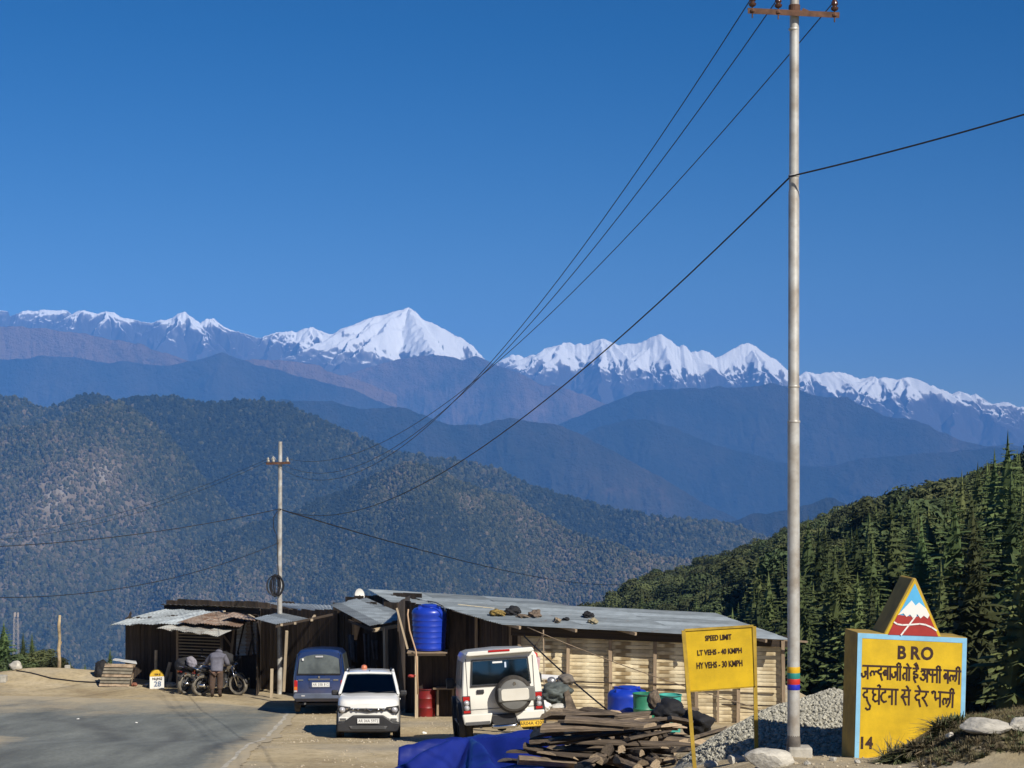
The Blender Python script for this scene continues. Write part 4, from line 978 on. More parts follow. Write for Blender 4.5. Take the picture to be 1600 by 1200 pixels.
def loft(stations, close=True):
    """stations: (y, [(x, z) ...]) half sections from bottom centre to top centre, mirrored in x"""
    mb = MB(); rings = []
    for y, half in stations:
        r = [(x, y, z) for x, z in half]+[(-x, y, z) for x, z in reversed(half) if x > 1e-4]
        rings.append(r)
    k = len(rings[0]); vs = [p for r in rings for p in r]
    fs = [(i*k+j, i*k+(j+1) % k, (i+1)*k+(j+1) % k, (i+1)*k+j) for i in range(len(rings)-1) for j in range(k)]
    if close: fs += [tuple(range(k-1, -1, -1)), tuple((len(rings)-1)*k+j for j in range(k))]
    return mb.add(vs, fs)
def frame_panel(q, inset, t, hole=True):
    """flat panel between 4 corners"""
def quad_slab(q, t, curve=0.):
    """thin slab over a quad, bulged outwards by curve"""
    p = [Vector(x) for x in q]; nrm = (p[1]-p[0]).cross(p[3]-p[0]).normalized()
    n = 7; mb = MB()
    def f(u, v): return (p[0]*(1-u)+p[1]*u)*(1-v)+(p[3]*(1-u)+p[2]*u)*v+nrm*curve*(1-(2*u-1)**2)*(1-.3*(2*v-1)**2)
    mb.grid(f, n, 4)
    o = len(mb.v); mb.v += [q_-nrm*t for q_ in mb.v[:o]]
    m = len(mb.f)
    for i in range(m): mb.f.append([j+o for j in reversed(mb.f[i])]); mb.m.append(0)
    def idx(i, j): return i*4+j
    rim = [idx(i, 0) for i in range(n)]+[idx(n-1, j) for j in range(1, 4)]+[idx(i, 3) for i in range(n-2, -1, -1)]+[idx(0, j) for j in (2, 1)]
    for a, b in zip(rim, rim[1:]+rim[:1]): mb.f.append([a, a+o, b+o, b]); mb.m.append(0)
    return mb
def wheel(parent, loc, r, w, rim_m=None, spokes=6):
    t = empty('wheel', loc, 0, parent)
    hw = w/2
    MB().lathe([(r*.62, -hw), (r*.9, -hw), (r*.985, -hw*.72), (r, -hw*.4), (r, hw*.4), (r*.985, hw*.72), (r*.9, hw), (r*.62, hw)], 28, axis='x', cap=False).build('tyre', rubber, t, smooth=40)
    mb = MB().lathe([(r*.64, -hw*.9), (r*.60, -hw*.5), (r*.60, hw*.5), (r*.64, hw*.9)], 24, axis='x', cap=False)
    for s in (-1, 1):
        for k in range(spokes):
            a = k/spokes*6.283; c, e = math.cos(a), math.sin(a)
            mb.beam((s*hw*.55, c*r*.08, e*r*.08), (s*hw*.7, c*r*.62, e*r*.62), .05, r*.17, up=(1, 0, 0))
        mb.lathe([(r*.18, s*hw*.80), (r*.20, s*hw*.4)], 14, axis='x')
    mb.build('rim', rim_m or steel, t, smooth=30)
    MB().lathe([(r*.58, -hw*.15), (r*.58, hw*.15)], 20, axis='x').build('brake_drum', black_pl, t)
    return t
def plate(parent, text, loc, w, h, m, rot=(R(90), 0, 0), size=None):
    t = MB().box((0, 0, 0), (w, .012, h)).build('number_plate', m, parent, loc=loc, bevel=.004)
    t.rotation_euler = (rot[0]-R(90), rot[1], rot[2])
    me = text_mesh(text, size or h*.78, 'lettering', extrude=.001, sx=.92); me.materials.clear(); me.materials.append(ink)
    o = bpy.data.objects.new('lettering', me); o.location = (0, -.008, 0); o.rotation_euler = (R(90), 0, 0); link(o, t)
    MB().tube([(-w/2+.01, -.007, -h/2+.01), (w/2-.01, -.007, -h/2+.01), (w/2-.01, -.007, h/2-.01), (-w/2+.01, -.007, h/2-.01)], .003, 4, closed=True).build('plate_border', ink, t)
    return t
def body_half(w, zb, zs, zt, wt, rb=.08):
    """half section: sill, flank, shoulder, top"""
    return [(0, zb), (w-rb*1.2, zb), (w-.02, zb+rb), (w, zb+rb+.10), (w, (zb+zs)/2+.05), (w-.01, zs-.06), (wt+.02, zs), (wt*.92, zt), (0, zt+.012)]
def greenhouse(base, roof, zb, zr, wb, wr):
    """four pillars and roof as a frame; returns glass quads. base/roof: (y_front, y_rear)"""
    c = {}
    for s in (-1, 1):
        c['bf', s] = Vector((s*wb, base[0], zb)); c['br', s] = Vector((s*wb, base[1], zb)); c['rf', s] = Vector((s*wr, roof[0], zr)); c['rr', s] = Vector((s*wr, roof[1], zr))
    return c

# ---------------- white hatchback, nose to the camera (local -y is the front)
def hatchback():
    p = P(568, 1158, 45.6); z = gzs(p.x, 45.6)
    t = thing('hatchback_car', 'small white hatchback with black lower bumper facing the camera', 'car', (p.x, 45.6+1.75, z+.0), R(3.5))
    t.rotation_euler = (R(-4.0), R(.6), R(3.5)); t.location.z = z-.13
    w = .745
    st = [(-1.76, body_half(.58, .36, .80, .83, .50)), (-1.70, body_half(.68, .25, .86, .90, .60)), (-1.58, body_half(.725, .20, .90, .945, .66)),
          (-1.2, body_half(w, .20, .95, 1.00, .70)), (-.80, body_half(w, .20, .99, 1.05, .70)), (-.2, body_half(w, .20, .99, 1.02, .71)), (1.0, body_half(w, .20, .99, 1.02, .71)), (1.55, body_half(.735, .22, .99, 1.02, .70)), (1.78, body_half(.68, .30, .97, 1.0, .66))]
    loft(st).build('body', white_p, t, smooth=38, bevel=.0)
    # roof and pillars
    rf = loft([(-.18, [(0, 1.485), (.50, 1.475), (.575, 1.455), (.585, 1.478), (.54, 1.505), (.30, 1.525), (0, 1.53)]), (.1, [(0, 1.49), (.50, 1.48), (.59, 1.46), (.60, 1.49), (.55, 1.53), (.30, 1.55), (0, 1.555)]),
               (1.2, [(0, 1.49), (.50, 1.48), (.585, 1.46), (.595, 1.49), (.55, 1.525), (.30, 1.545), (0, 1.55)]), (1.62, [(0, 1.44), (.48, 1.44), (.555, 1.43), (.565, 1.45), (.52, 1.475), (.3, 1.49), (0, 1.495)])])
    rf.build('roof', white_p, t, smooth=45)
    for s in (-1, 1):
        MB().beam((s*.705, -.86, 1.0), (s*.575, -.14, 1.50), .07, .09, up=(0, 0, 1)).build('pillar', white_p, t, bevel=.015)
        MB().beam((s*.70, .35, 1.0), (s*.59, .38, 1.48), .09, .04, up=(1, 0, 0)).build('pillar', black_pl, t, bevel=.01)
        MB().beam((s*.70, 1.62, 1.0), (s*.57, 1.40, 1.48), .26, .05, up=(1, 0, 0)).build('pillar', white_p, t, bevel=.02)
        MB().beam((s*.525, -.0, 1.548), (s*.525, 1.3, 1.552), .035, .02).build('roof_rail', black_pl, t)
        quad_slab([(s*.705, -.72, 1.0), (s*.70, 1.5, 1.0), (s*.585, 1.32, 1.475), (s*.58, -.10, 1.475)][::s], .008, 0.).build('side_window', glass_d, t)
        for zz, yy in ((.99, .30),):
            MB().box((s*(w+.004), .30, .62), (.010, .012, .66)).build('door_seam', black_pl, t)
            MB().box((s*(w+.012), -.02, .86), (.02, .16, .03)).build('door_handle', white_p, t, bevel=.008)
    quad_slab([(-.70, -.90, 1.01), (.70, -.90, 1.01), (.56, -.15, 1.485), (-.56, -.15, 1.485)], .008, .02).build('windscreen', glass_d, t, smooth=40)
    quad_slab([(.62, 1.72, 1.02), (-.62, 1.72, 1.02), (-.52, 1.56, 1.42), (.52, 1.56, 1.42)], .008, .01).build('rear_window', dust_g, t)
    MB().box((0, -.85, 1.015), (1.40, .16, .03), rot=(R(20), 0, 0)).build('scuttle', black_pl, t, bevel=.01)
    for x0, x1 in ((-.55, -.02), (.05, .60)): MB().tube([(x0, -.93, 1.035), (x1, -.84, 1.085)], .008, 5).build('wiper', black_pl, t)
    MB().box((0, -.55, 1.0), (1.3, .34, .10)).build('dashboard', black_pl, t, bevel=.03)
    MB().tube([(-.36+.17*math.cos(a), -.42+.06*math.sin(a), 1.09+.16*math.sin(a)) for a in np.linspace(0, 6.283, 17)[:-1]], .014, 6, closed=True).build('steering_wheel', tan_m, t, smooth=True)
    for s in (-1, 1):
        MB().box((s*.34, .15, 1.0), (.46, .16, .62), rot=(R(-12), 0, 0)).box((s*.34, .22, 1.36), (.24, .10, .17)).build('seat', seat_m, t, bevel=.04)
    MB().box((0, 1.2, 1.0), (1.2, .2, .5)).build('rear_seat', seat_m, t, bevel=.05)
    MB().box((0, -.16, 1.42), (.20, .03, .05)).build('mirror', black_pl, t, bevel=.01)
    MB().tube([(.02, -.28, 1.40), (.02, -.28, 1.28)], .006, 4).lathe([(.0, -.05), (.025, -.02), (.025, .02), (0, .05)], 10, Matrix.Translation((.02, -.28, 1.25))).build('hanging_ornament', mat('ornament_white', (.7, .7, .66), .6), t)
    # nose
    MB().prism([(-.50, .735), (.50, .735), (.46, .70), (.16, .665), (0, .64), (-.16, .665), (-.46, .70)], -1.815, -1.72).build('grille', black_pl, t, bevel=.01)
    for k in (-.36, -.24, .24, .36): MB().lathe([(0, -.03), (.032, -.01), (.03, .02)], 10, Matrix.Translation((k, -1.825, .715)) @ Matrix.Rotation(R(90), 4, 'X')).build('grille_chrome', chrome, t, smooth=True)
    MB().tube([(-.10, -1.83, .70), (-.04, -1.838, .74), (.04, -1.83, .68), (.10, -1.82, .72)], .013, 6).build('emblem', chrome, t)
    for s in (-1, 1):
        h = MB().prism([(s*.42, .765), (s*.72, .80), (s*.735, .70), (s*.70, .615), (s*.52, .635), (s*.44, .69)], -1.79, -1.58)
        hl = h.build('headlight', black_pl, t, bevel=.012)
        MB().lathe([(0, -.02), (.065, -.005), (.072, .03)], 14, Matrix.Translation((s*.62, -1.795, .70)) @ Matrix.Rotation(R(90), 4, 'X')).build('lamp_lens', clear_l, hl, smooth=True)
        MB().box((s*.505, -1.795, .725), (.07, .012, .04)).build('indicator_lens', chrome, hl, bevel=.01)
        MB().prism([(s*.47, .52), (s*.70, .53), (s*.70, .43), (s*.52, .43)], -1.775, -1.60).build('fog_lamp_surround', white_p, t, bevel=.015)
        MB().box((s*.60, -1.78, .475), (.15, .02, .05)).build('fog_lamp', grey_pl, t, bevel=.012)
        m_ = empty('wing_mirror', (s*.83, -.62, 1.04), 0, t)
        MB().box((0, 0, 0), (.17, .09, .13)).build('mirror_shell', black_pl, m_, bevel=.035); MB().box((0, .048, 0), (.13, .006, .10)).build('mirror_glass', chrome, m_)
        MB().tube([(-s*.06, .02, -.05), (-s*.14, .06, -.06)], .02, 6).build('mirror_arm', black_pl, m_)
        for y in (-1.17, 1.21):
            wheel(t, (s*.665, y, .285), .285, .165)
            MB().lathe([(.36, -.03), (.36, .03), (.30, .03), (.30, -.03), (.36, -.03)], 24, Matrix.Translation((s*.735, y, .30)), axis='x', cap=False).build('arch_trim', black_pl, t, smooth=30)
    MB().prism([(-.735, .18), (.735, .18), (.74, .40), (.58, .42), (.36, .575), (-.36, .575), (-.58, .42), (-.74, .40)], -1.80, -1.45).build('lower_bumper', black_pl, t, bevel=.03)
    MB().prism([(-.40, .24), (.40, .24), (.46, .32), (-.46, .32)], -1.825, -1.7).build('air_intake', grey_pl, t, bevel=.008)
    for k in range(3): MB().box((0, -1.828, .26+.025*k), (.80-.02*k, .008, .008)).build('intake_bar', black_pl, t)
    plate(t, 'AR 04A 5972', (0, -1.835, .44), .52, .12, plate_w)
    MB().tube([(0, -.15, 1.52), (0, -.10, 1.56)], .012, 6).build('aerial', black_pl, t)
    MB().lathe([(.075, 0), (.08, .03), (.065, .085), (.03, .105), (0, .11)], 16, Matrix.Translation((-.15, .75, 1.55))).build('roof_beacon', mat('orange_beacon', (.55, .17, .08), .35, coat=.5), t, smooth=True)
    MB().box((0, .1, .16), (1.2, 3.1, .05)).build('underbody', black_pl, t)
    return t
hatchback()

# ---------------- blue microvan seen from behind (local -y is the rear)
def microvan():
    d = 54.9; p = P(494, 1113, d); z = gzs(p.x, d)
    t = thing('microvan', 'blue microvan parked tail first beside the white hatchback', 'van', (p.x, d+1.8, z-.08), R(2.5))
    t.rotation_euler = (R(-4.5), 0, R(2.5))
    def sec(w, zb, zt, wt): return [(0, zb), (w-.08, zb), (w-.01, zb+.10), (w, zb+.35), (w, 1.0), (w-.02, 1.12), (wt+.015, zt-.14), (wt-.08, zt-.03), (wt-.25, zt), (0, zt+.015)]
    loft([(-1.80, sec(.70, .42, 1.74, .58)), (-1.74, sec(.735, .32, 1.80, .62)), (-1.0, sec(.737, .26, 1.81, .635)), (.9, sec(.737, .26, 1.81, .635)), (1.35, sec(.73, .26, 1.74, .62)), (1.80, sec(.68, .36, 1.05, .60))]).build('body', blue_p, t, smooth=38)
    quad_slab([(-.60, -1.835, 1.12), (.60, -1.835, 1.12), (.545, -1.79, 1.66), (-.545, -1.79, 1.66)], .012, .015).build('rear_window', dust_g, t, smooth=30)
    MB().tube([(-.62, -1.832, 1.10), (.62, -1.832, 1.10), (.56, -1.785, 1.68), (-.56, -1.785, 1.68)], .014, 5, closed=True).build('window_seal', black_pl, t)
    MB().box((.0, -1.83, 1.60), (.22, .02, .05)).build('brake_lamp', clear_l, t, bevel=.01)
    MB().box((-.46, -1.845, 1.52), (.05, .01, .06)).build('window_sticker', plate_w, t)
    for s in (-1, 1): MB().box((s*.655, -1.79, 1.15), (.012, .04, 1.05), rot=(0, s*R(-4), 0)).build('tailgate_seam', black_pl, t)
    MB().box((0, -1.812, .95), (.62, .02, .05)).build('tailgate_trim', grey_pl, t, bevel=.01)
    MB().box((-.52, -1.815, .935), (.14, .012, .035)).build('badge', chrome, t); MB().box((.48, -1.815, .935), (.14, .012, .035)).build('badge', chrome, t)
    MB().lathe([(0, -.01), (.035, 0), (.03, .01)], 14, Matrix.Translation((0, -1.82, 1.02)) @ Matrix.Rotation(R(90), 4, 'X')).build('emblem', chrome, t)
    plate(t, 'AR 03B 812', (.05, -1.822, .80), .50, .13, plate_w)
    MB().box((.05, -1.81, .82), (.66, .02, .22)).build('plate_recess', blue_p, t, bevel=.02)
    for s in (-1, 1):
        tl = MB().box((s*.665, -1.775, .76), (.10, .09, .34)).build('tail_light', red_l, t, bevel=.02)
        MB().box((s*.665, -1.822, .70), (.085, .01, .09)).build('lamp_lens', orange_l, tl)
        MB().box((s*.665, -1.822, .62), (.085, .01, .05)).build('reversing_lens', clear_l, tl)
        for y in (-1.25, 1.05): wheel(t, (s*.64, y, .29), .29, .16)
        quad_slab([(s*.742, -1.55, 1.14), (s*.742, 1.1, 1.14), (s*.655, .95, 1.66), (s*.66, -1.5, 1.66)][::s], .01, 0).build('side_window', dust_g, t)
        MB().box((s*.739, -.45, .8), (.008, .012, .95)).build('door_seam', black_pl, t)
    MB().prism([(-.72, .40), (.72, .40), (.735, .48), (.70, .56), (-.70, .56), (-.735, .48)], -1.86, -1.70).build('bumper', mat('blue_grey_bumper', (.09, .11, .16), .5, var=.2), t, bevel=.025)
    MB().box((-.45, -1.866, .49), (.10, .01, .035)).build('reflector', clear_l, t)
    MB().tube([(-.40, -1.3, .28), (-.40, -1.80, .26)], .028, 8).build('exhaust', grey_pl, t)
    MB().box((0, 0, .24), (1.2, 3.2, .06)).build('underbody', black_pl, t)
    MB().tube([(-.7, -1.3, .3), (.7, -1.3, .3)], .05, 8).build('axle', black_pl, t)
    MB().box((0, 1.0, 1.0), (1.2, .5, 1.0)).build('seat', seat_m, t, bevel=.05)
    for s in (-1, 1):
        mm = empty('wing_mirror', (s*.85, 1.25, 1.15), 0, t); MB().box((0, 0, 0), (.14, .08, .16)).build('mirror_shell', black_pl, mm, bevel=.03)
    return t
microvan()

# ---------------- cream utility vehicle seen from behind, spare wheel on the tailgate
def offroader():
    d = 41.3; p = P(779, 1156, d); z = gzs(p.x, d)
    t = thing('utility_vehicle', 'cream white boxy off-road vehicle seen from behind with spare wheel on its tailgate', 'car', (p.x, d+1.9, z+.02), R(-5.5))
    t.rotation_euler = (R(-4.5), R(-3.3), R(4.5)); t.location.z = z-.13; t.scale = (1.06, 1.06, 1.06)
    def sec(w, zb, zt, wt): return [(0, zb), (w-.06, zb), (w-.005, zb+.10), (w, zb+.30), (w, 1.0), (w-.005, 1.10), (wt+.01, zt-.12), (wt-.04, zt-.04), (wt-.16, zt), (0, zt+.025)]
    loft([(-1.80, sec(.79, .52, 1.82, .715)), (-1.77, sec(.815, .47, 1.845, .735)), (-1.0, sec(.82, .42, 1.86, .74)), (.55, sec(.82, .42, 1.86, .74)), (.80, sec(.82, .42, 1.83, .72))]).build('body', cream_p, t, smooth=35)
    loft([(.78, [(0, .42), (.72, .42), (.80, .5), (.81, .9), (.80, 1.12), (.70, 1.16), (0, 1.18)]), (2.1, [(0, .42), (.70, .42), (.77, .5), (.78, .85), (.76, 1.05), (.68, 1.09), (0, 1.11)])]).build('bonnet', cream_p, t, smooth=35)
    # tailgate
    quad_slab([(-.60, -1.832, 1.20), (.58, -1.832, 1.20), (.545, -1.822, 1.665), (-.56, -1.822, 1.665)], .015, .0).build('rear_window', glass_mat('tailgate_glass', (.45, .50, .48), .10), t)
    MB().tube([(-.625, -1.826, 1.175), (.60, -1.826, 1.175), (.565, -1.815, 1.69), (-.58, -1.815, 1.69)], .017, 6, closed=True).build('window_seal', black_pl, t)
    MB().box((.0, -1.79, 1.43), (1.14, .01, .44)).build('cabin_shadow_panel', mat('cabin_shadow_colour', (.10, .12, .12), .7, var=.3, vscale=3), t)  # dark panel behind the glass, its colour standing for the shaded cabin
    MB().box((-.06, -1.842, 1.63), (.20, .012, .035)).build('window_sticker', plate_w, t)
    MB().box((.10, -1.842, 1.57), (.035, .012, .11)).build('window_decoration', mat('pale_blue_cloth', (.55, .65, .78), .7), t)
    for x in (-.70, .665): MB().box((x, -1.803, 1.18), (.012, .012, 1.1)).build('tailgate_seam', grey_pl, t)
    MB().box((0, -1.803, .70), (1.36, .012, .012)).build('tailgate_seam', grey_pl, t)
    MB().box((-.44, -1.822, 1.055), (.15, .03, .085)).build('tailgate_handle', black_pl, t, bevel=.015)
    # spoiler with brake lamp
    MB().prism([(-.70, 1.80), (-.66, 1.875), (.66, 1.895), (.70, 1.82), (.62, 1.80), (-.62, 1.785)], -1.96, -1.72).build('spoiler', cream_p, t, bevel=.02)
    MB().box((-.02, -1.965, 1.862), (.44, .02, .042)).build('brake_lamp', red_l, t, bevel=.008)
    # spare wheel
    sp = empty('spare_wheel', (.22, -1.98, .97), 0, t); sp.scale = (1.08, 1, 1.08)
    MB().lathe([(.20, .12), (.30, .12), (.345, .07), (.355, 0), (.345, -.07), (.31, -.115), (.24, -.12)], 36, axis='y', cap=True).build('tyre', rubber, sp, smooth=40)
    MB().lathe([(.0, -.150), (.20, -.146), (.275, -.130), (.29, -.105)], 36, axis='y', cap=False).build('wheel_cover', mat('grey_wheel_cover', (.16, .16, .15), .5, var=.15, vscale=3), sp, smooth=40)
    MB().box((.05, -.135, .0), (.70, .06, .27)).build('cover_band', mat('grey_wheel_cover_band', (.15, .15, .14), .5, var=.15, vscale=3), sp, bevel=.05, segs=4)
    pb = MB(); n = 10; ol = []
    for cx_, cz_, a0 in ((.23, .06, 0), (-.19, .06, 90), (-.19, -.06, 180), (.23, -.06, 270)):
        for k in range(n): a = R(a0+90*k/(n-1)); ol.append((cx_+.05*math.cos(a), cz_+.05*math.sin(a)))
    pb.prism(ol, -.178, -.15).build('cover_panel', cream_p, sp, bevel=.006)
    MB().lathe([(0, -.01), (.035, 0), (.03, .008)], 12, Matrix.Translation((0.02, -.150, .20)) @ Matrix.Rotation(R(90), 4, 'X')).build('emblem', chrome, sp)
    MB().box((.23, -1.86, .98), (.24, .12, .24)).build('spare_carrier', black_pl, t)
    # lamps
    for s in (-1, 1):
        tl = MB().box((s*.735+(0 if s < 0 else 0), -1.80, .80), (.165, .10, .37)).build('tail_light', black_pl, t, bevel=.015)
        MB().box((s*.735, -1.856, .93), (.135, .012, .085)).build('brake_lens', red_l, tl, bevel=.01)
        MB().box((s*.735, -1.856, .665), (.135, .012, .05)).build('reflector', red_l, tl, bevel=.01)
        MB().lathe([(0, -.012), (.05, 0), (.055, .012)], 14, Matrix.Translation((s*.735, -1.852, .845)) @ Matrix.Rotation(R(90), 4, 'X')).build('reversing_lens', clear_l, tl, smooth=True)
        MB().lathe([(0, -.012), (.05, 0), (.055, .012)], 14, Matrix.Translation((s*.735, -1.852, .745)) @ Matrix.Rotation(R(90), 4, 'X')).build('indicator_lens', clear_l, tl, smooth=True)
        # bumper ends
        MB().prism([(s*.84, .62), (s*.80, .40), (s*.28, .39), (s*.22, .62)], -1.93, -1.62).build('bumper', cream_p, t, bevel=.03)
        MB().box((s*.53, -1.935, .43), (.50, .02, .07)).build('bumper_trim', grey_pl, t, bevel=.01)
        for y in (-1.08, 1.5):
            wheel(t, (s*.72, y, .355), .355, .22)
            MB().lathe([(.46, -.06), (.46, .05), (.40, .06), (.40, -.06), (.46, -.06)], 28, Matrix.Translation((s*.835, y, .37)), axis='x', cap=False).build('wheel_arch', black_pl, t, smooth=30)
        for y0, y1 in ((-1.62, -.72), (-.62, .02), (.10, .72)):
            quad_slab([(s*.824, y0, 1.16), (s*.824, y1, 1.16), (s*.762, y1-.02, 1.66), (s*.762, y0+.02, 1.66)][::s], .01, 0).build('side_window', dust_g, t)
        MB().box((s*.80, .0, .36), (.16, 2.0, .05)).build('side_step', grey_pl, t, bevel=.015)
        MB().box((s*.828, -.1, .80), (.02, 1.5, .07)).build('side_moulding', black_pl, t, bevel=.008)
        mm = empty('wing_mirror', (s*.95, .62, 1.15), 0, t); MB().box((0, 0, 0), (.17, .09, .22)).build('mirror_shell', black_pl, mm, bevel=.03); MB().tube([(-s*.14, 0, -.04), (-s*.04, 0, -.02)], .018, 6).build('mirror_arm', black_pl, mm)
    MB().prism([(-.20, .33), (.24, .33), (.30, .48), (.28, .58), (-.24, .58), (-.26, .48)], -1.90, -1.70).build('bumper_centre', black_pl, t, bevel=.02)
    MB().tube([(-.24, -1.95, .36), (-.18, -1.985, .34), (.20, -1.985, .34), (.26, -1.95, .36)], .045, 10).build('rear_step', chrome, t, smooth=True)
    plate(t, 'AR04A 4200', (.56, -1.965, .36), .48, .13, plate_y)
    MB().box((0, 0, .38), (1.2, 3.3, .12)).build('chassis', black_pl, t)
    MB().tube([(-.66, -1.08, .34), (.66, -1.08, .34)], .06, 8).lathe([(.02, -.14), (.14, -.08), (.16, 0), (.14, .08), (.02, .14)], 14, Matrix.Translation((0, -1.08, .34)), axis='x').build('axle', black_pl, t)
    MB().tube([(-.45, -1.2, .36), (-.47, -1.85, .34)], .03, 8).build('exhaust', grey_pl, t)
    for s in (-1, 1): MB().box((s*.36, .4, 1.2), (.46, .16, .8)).build('seat', seat_m, t, bevel=.04)
    return t
offroader()
# ================================================================== ROADSIDE OBJECTS
def wpart(mb, o, name, m, parent=None, **k):
    """mesh given in world coordinates, stored relative to the thing's origin o"""
    mb.v = [Vector(p)-o for p in mb.v]; return mb.build(name, m, parent, **k)
galv = mat('galvanised_pole', (.58, .58, .55), .45, .25, var=.25, vscale=3.5, col2=(.34, .30, .25), detail=9)
rust_iron = mat('rusty_iron', (.13, .065, .04), .8, .2, var=.4, vscale=9, bump=.2, bscale=40)
porcelain = mat('brown_porcelain', (.07, .028, .018), .18, coat=.6)
concrete = mat('rough_concrete', (.40, .38, .33), .9, var=.3, vscale=5, bump=.5, bscale=16)
yellow_pt = mat('yellow_sign_paint', (.64, .42, .008), .55, var=.20, vscale=2.6, bump=.06, bscale=30)
yellow_ol = mat('faded_yellow_paint', (.42, .28, .03), .6, var=.35, vscale=4, bump=.1)
brown_ink = mat('dark_brown_lettering', (.035, .012, .008), .6)
blue_bd = mat('pale_blue_paint', (.24, .52, .74), .55, var=.12, vscale=5)
plastic_b = mat('blue_tank_plastic', (.012, .045, .42), .35, var=.12, vscale=2, coat=.2)
bark = mat('rough_bark', (.085, .064, .046), .95, var=.55, vscale=7, bump=.9, bscale=16)
cutwood = add_rand(mat('sawn_wood', (.38, .29, .19), .85, var=.35, vscale=6, bump=.25, bscale=18), .2)
planktop = add_rand(mat('grey_slab_wood', (.145, .11, .078), .9, var=.55, vscale=5, bump=.4, bscale=14), .35)
stone_w = mat('pale_rock', (.52, .49, .42), .9, var=.25, vscale=4, bump=.8, bscale=7)
stone_g = add_rand(mat('gravel_stone', (.39, .375, .31), .9, var=.2, vscale=9), .3)

# ---------------- near electric pole
o = P(1240, 1184, 20.5); o.z = gzs(o.x, o.y)-.02
pole = thing('electric_pole', 'tall silver steel electric pole with colour bands beside the yellow signs', 'pole', o)
def zy(py, d=20.5): return (HY-py)/F*d
mb = MB().tube([(o.x, o.y, o.z), (o.x, o.y, zy(660))], [.067, .064], 20).tube([(o.x, o.y, zy(660)), (o.x, o.y, zy(655)), (o.x+.003, o.y, zy(300)), (o.x+.004, o.y, zy(298))], [.066, .060, .058, .056], 20).tube([(o.x+.003, o.y, zy(300)), (o.x+.010, o.y, zy(-45))], [.053, .049], 20)
wpart(mb, o, 'shaft', galv, pole, smooth=40)
for py, r in ((659, .0665), (604, .0620), (275, .0575), (46, .0535)):
    wpart(MB().lathe([(r, -.012), (r+.003, -.006), (r+.003, .006), (r, .012)], 20, Matrix.Translation((o.x+.002, o.y, zy(py)))), o, 'collar', galv, pole, smooth=40)
for y0, y1, c, lab in ((1041.5, 1051, (.66, .40, .02), 'yellow band'), (1051, 1060.2, (.02, .22, .19), 'green band'), (1060.2, 1069, (.55, .03, .02), 'red band'), (1069, 1077.5, (.015, .02, .42), 'blue band')):
    b_ = wpart(MB().lathe([(.0672, zy(y1)), (.0685, zy(y1)+.004), (.0685, zy(y0)-.004), (.0672, zy(y0))], 24, Matrix.Translation((o.x, o.y, 0))), o, 'painted_band', mat(lab.replace(' ', '_'), c, .5, var=.12, vscale=20), pole, smooth=40); b_['label'] = lab
mb = MB()
a, b = P(1168, 13.5, 20.42), P(1311, 20.5, 20.42)
mb.beam(a, b, .055, .007).beam(a+Vector((0, -.026, -.03)), b+Vector((0, -.026, -.03)), .007, .055)
arm = wpart(mb, o, 'crossarm', rust_iron, pole)
wpart(MB().lathe([(.058, -.035), (.062, -.03), (.062, .03), (.058, .035)], 16, Matrix.Translation((o.x+.008, o.y, zy(13)))), o, 'clamp', rust_iron, pole)
wpart(MB().beam(P(1253, 16, 20.4), P(1262, 20, 20.4), .02, .05), o, 'clamp_bolt', rust_iron, pole)
INS = []
for px, py in ((1175.5, 13.5), (1216, 15.5), (1304, 20)):
    c = P(px, py, 20.40); M = Matrix.Translation(c)
    ins = wpart(MB().lathe([(.02, .02), (.040, .035), (.042, .055), (.026, .065), (.026, .075), (.038, .085), (.034, .115), (.022, .135), (.02, .15)], 16, M), o, 'insulator', porcelain, pole, smooth=50)
    i0 = Vector(ins.location)
    wpart(MB().tube([c+Vector((0, 0, -.10)), c+Vector((0, 0, .03))], .008, 6).lathe([(.028, -.035), (.028, -.015), (.012, .0)], 8, M), o, 'pin', rust_iron, ins)
    INS.append(c+Vector((0, 0, .125)))
wpart(MB().box((o.x+.06, o.y+.0, o.z+.03), (.25, .24, .20)), o, 'footing', concrete, pole, bevel=.02)
wpart(MB().lathe([(.070, 0), (.078, .02), (.072, .16), (.066, .20)], 18, Matrix.Translation((o.x, o.y, o.z+.05))), o, 'base_sleeve', mat('tar_stained_steel', (.14, .125, .11), .7, var=.4, vscale=8), pole, smooth=40)

# ---------------- far electric pole
fo = P(437, 0, 62.0); fo.z = gzs(fo.x, 62)
fp = thing('electric_pole', 'thin pale electric pole rising behind the small tin awning on the left', 'pole', fo)
wpart(MB().tube([fo, (fo.x, 62, zy(870, 62)), (fo.x+.02, 62, zy(690, 62))], [.088, .078, .062], 14), fo, 'shaft', galv, fp, smooth=40)
wpart(MB().beam(P(416, 724.5, 61.9), P(453, 723, 61.9), .08, .08), fo, 'crossarm', rust_iron, fp)
FIN = []
for px in (419, 427, 449):
    c = P(px, 722.5, 61.9); i_ = wpart(MB().lathe([(.02, 0), (.05, .03), (.045, .07), (.03, .10), (.035, .13), (.01, .16)], 10, Matrix.Translation(c)), fo, 'insulator', mat('pale_porcelain', (.45, .42, .36), .3), fp, smooth=True); FIN.append(c+Vector((0, 0, .12)))
wpart(MB().tube([P(424, 718, 61.9), P(427, 713, 61.9), P(430, 716, 61.9), P(429, 720, 61.9)], .012, 5), fo, 'loose_tie_wire', galv, fp)
wpart(MB().tube([P(434, 798, 61.85), P(428, 808, 61.8), P(427, 824, 61.8), P(433, 838, 61.85), P(434, 880, 61.85), P(436, 905, 61.85)], .014, 5), fo, 'down_cable', cable_m, fp)
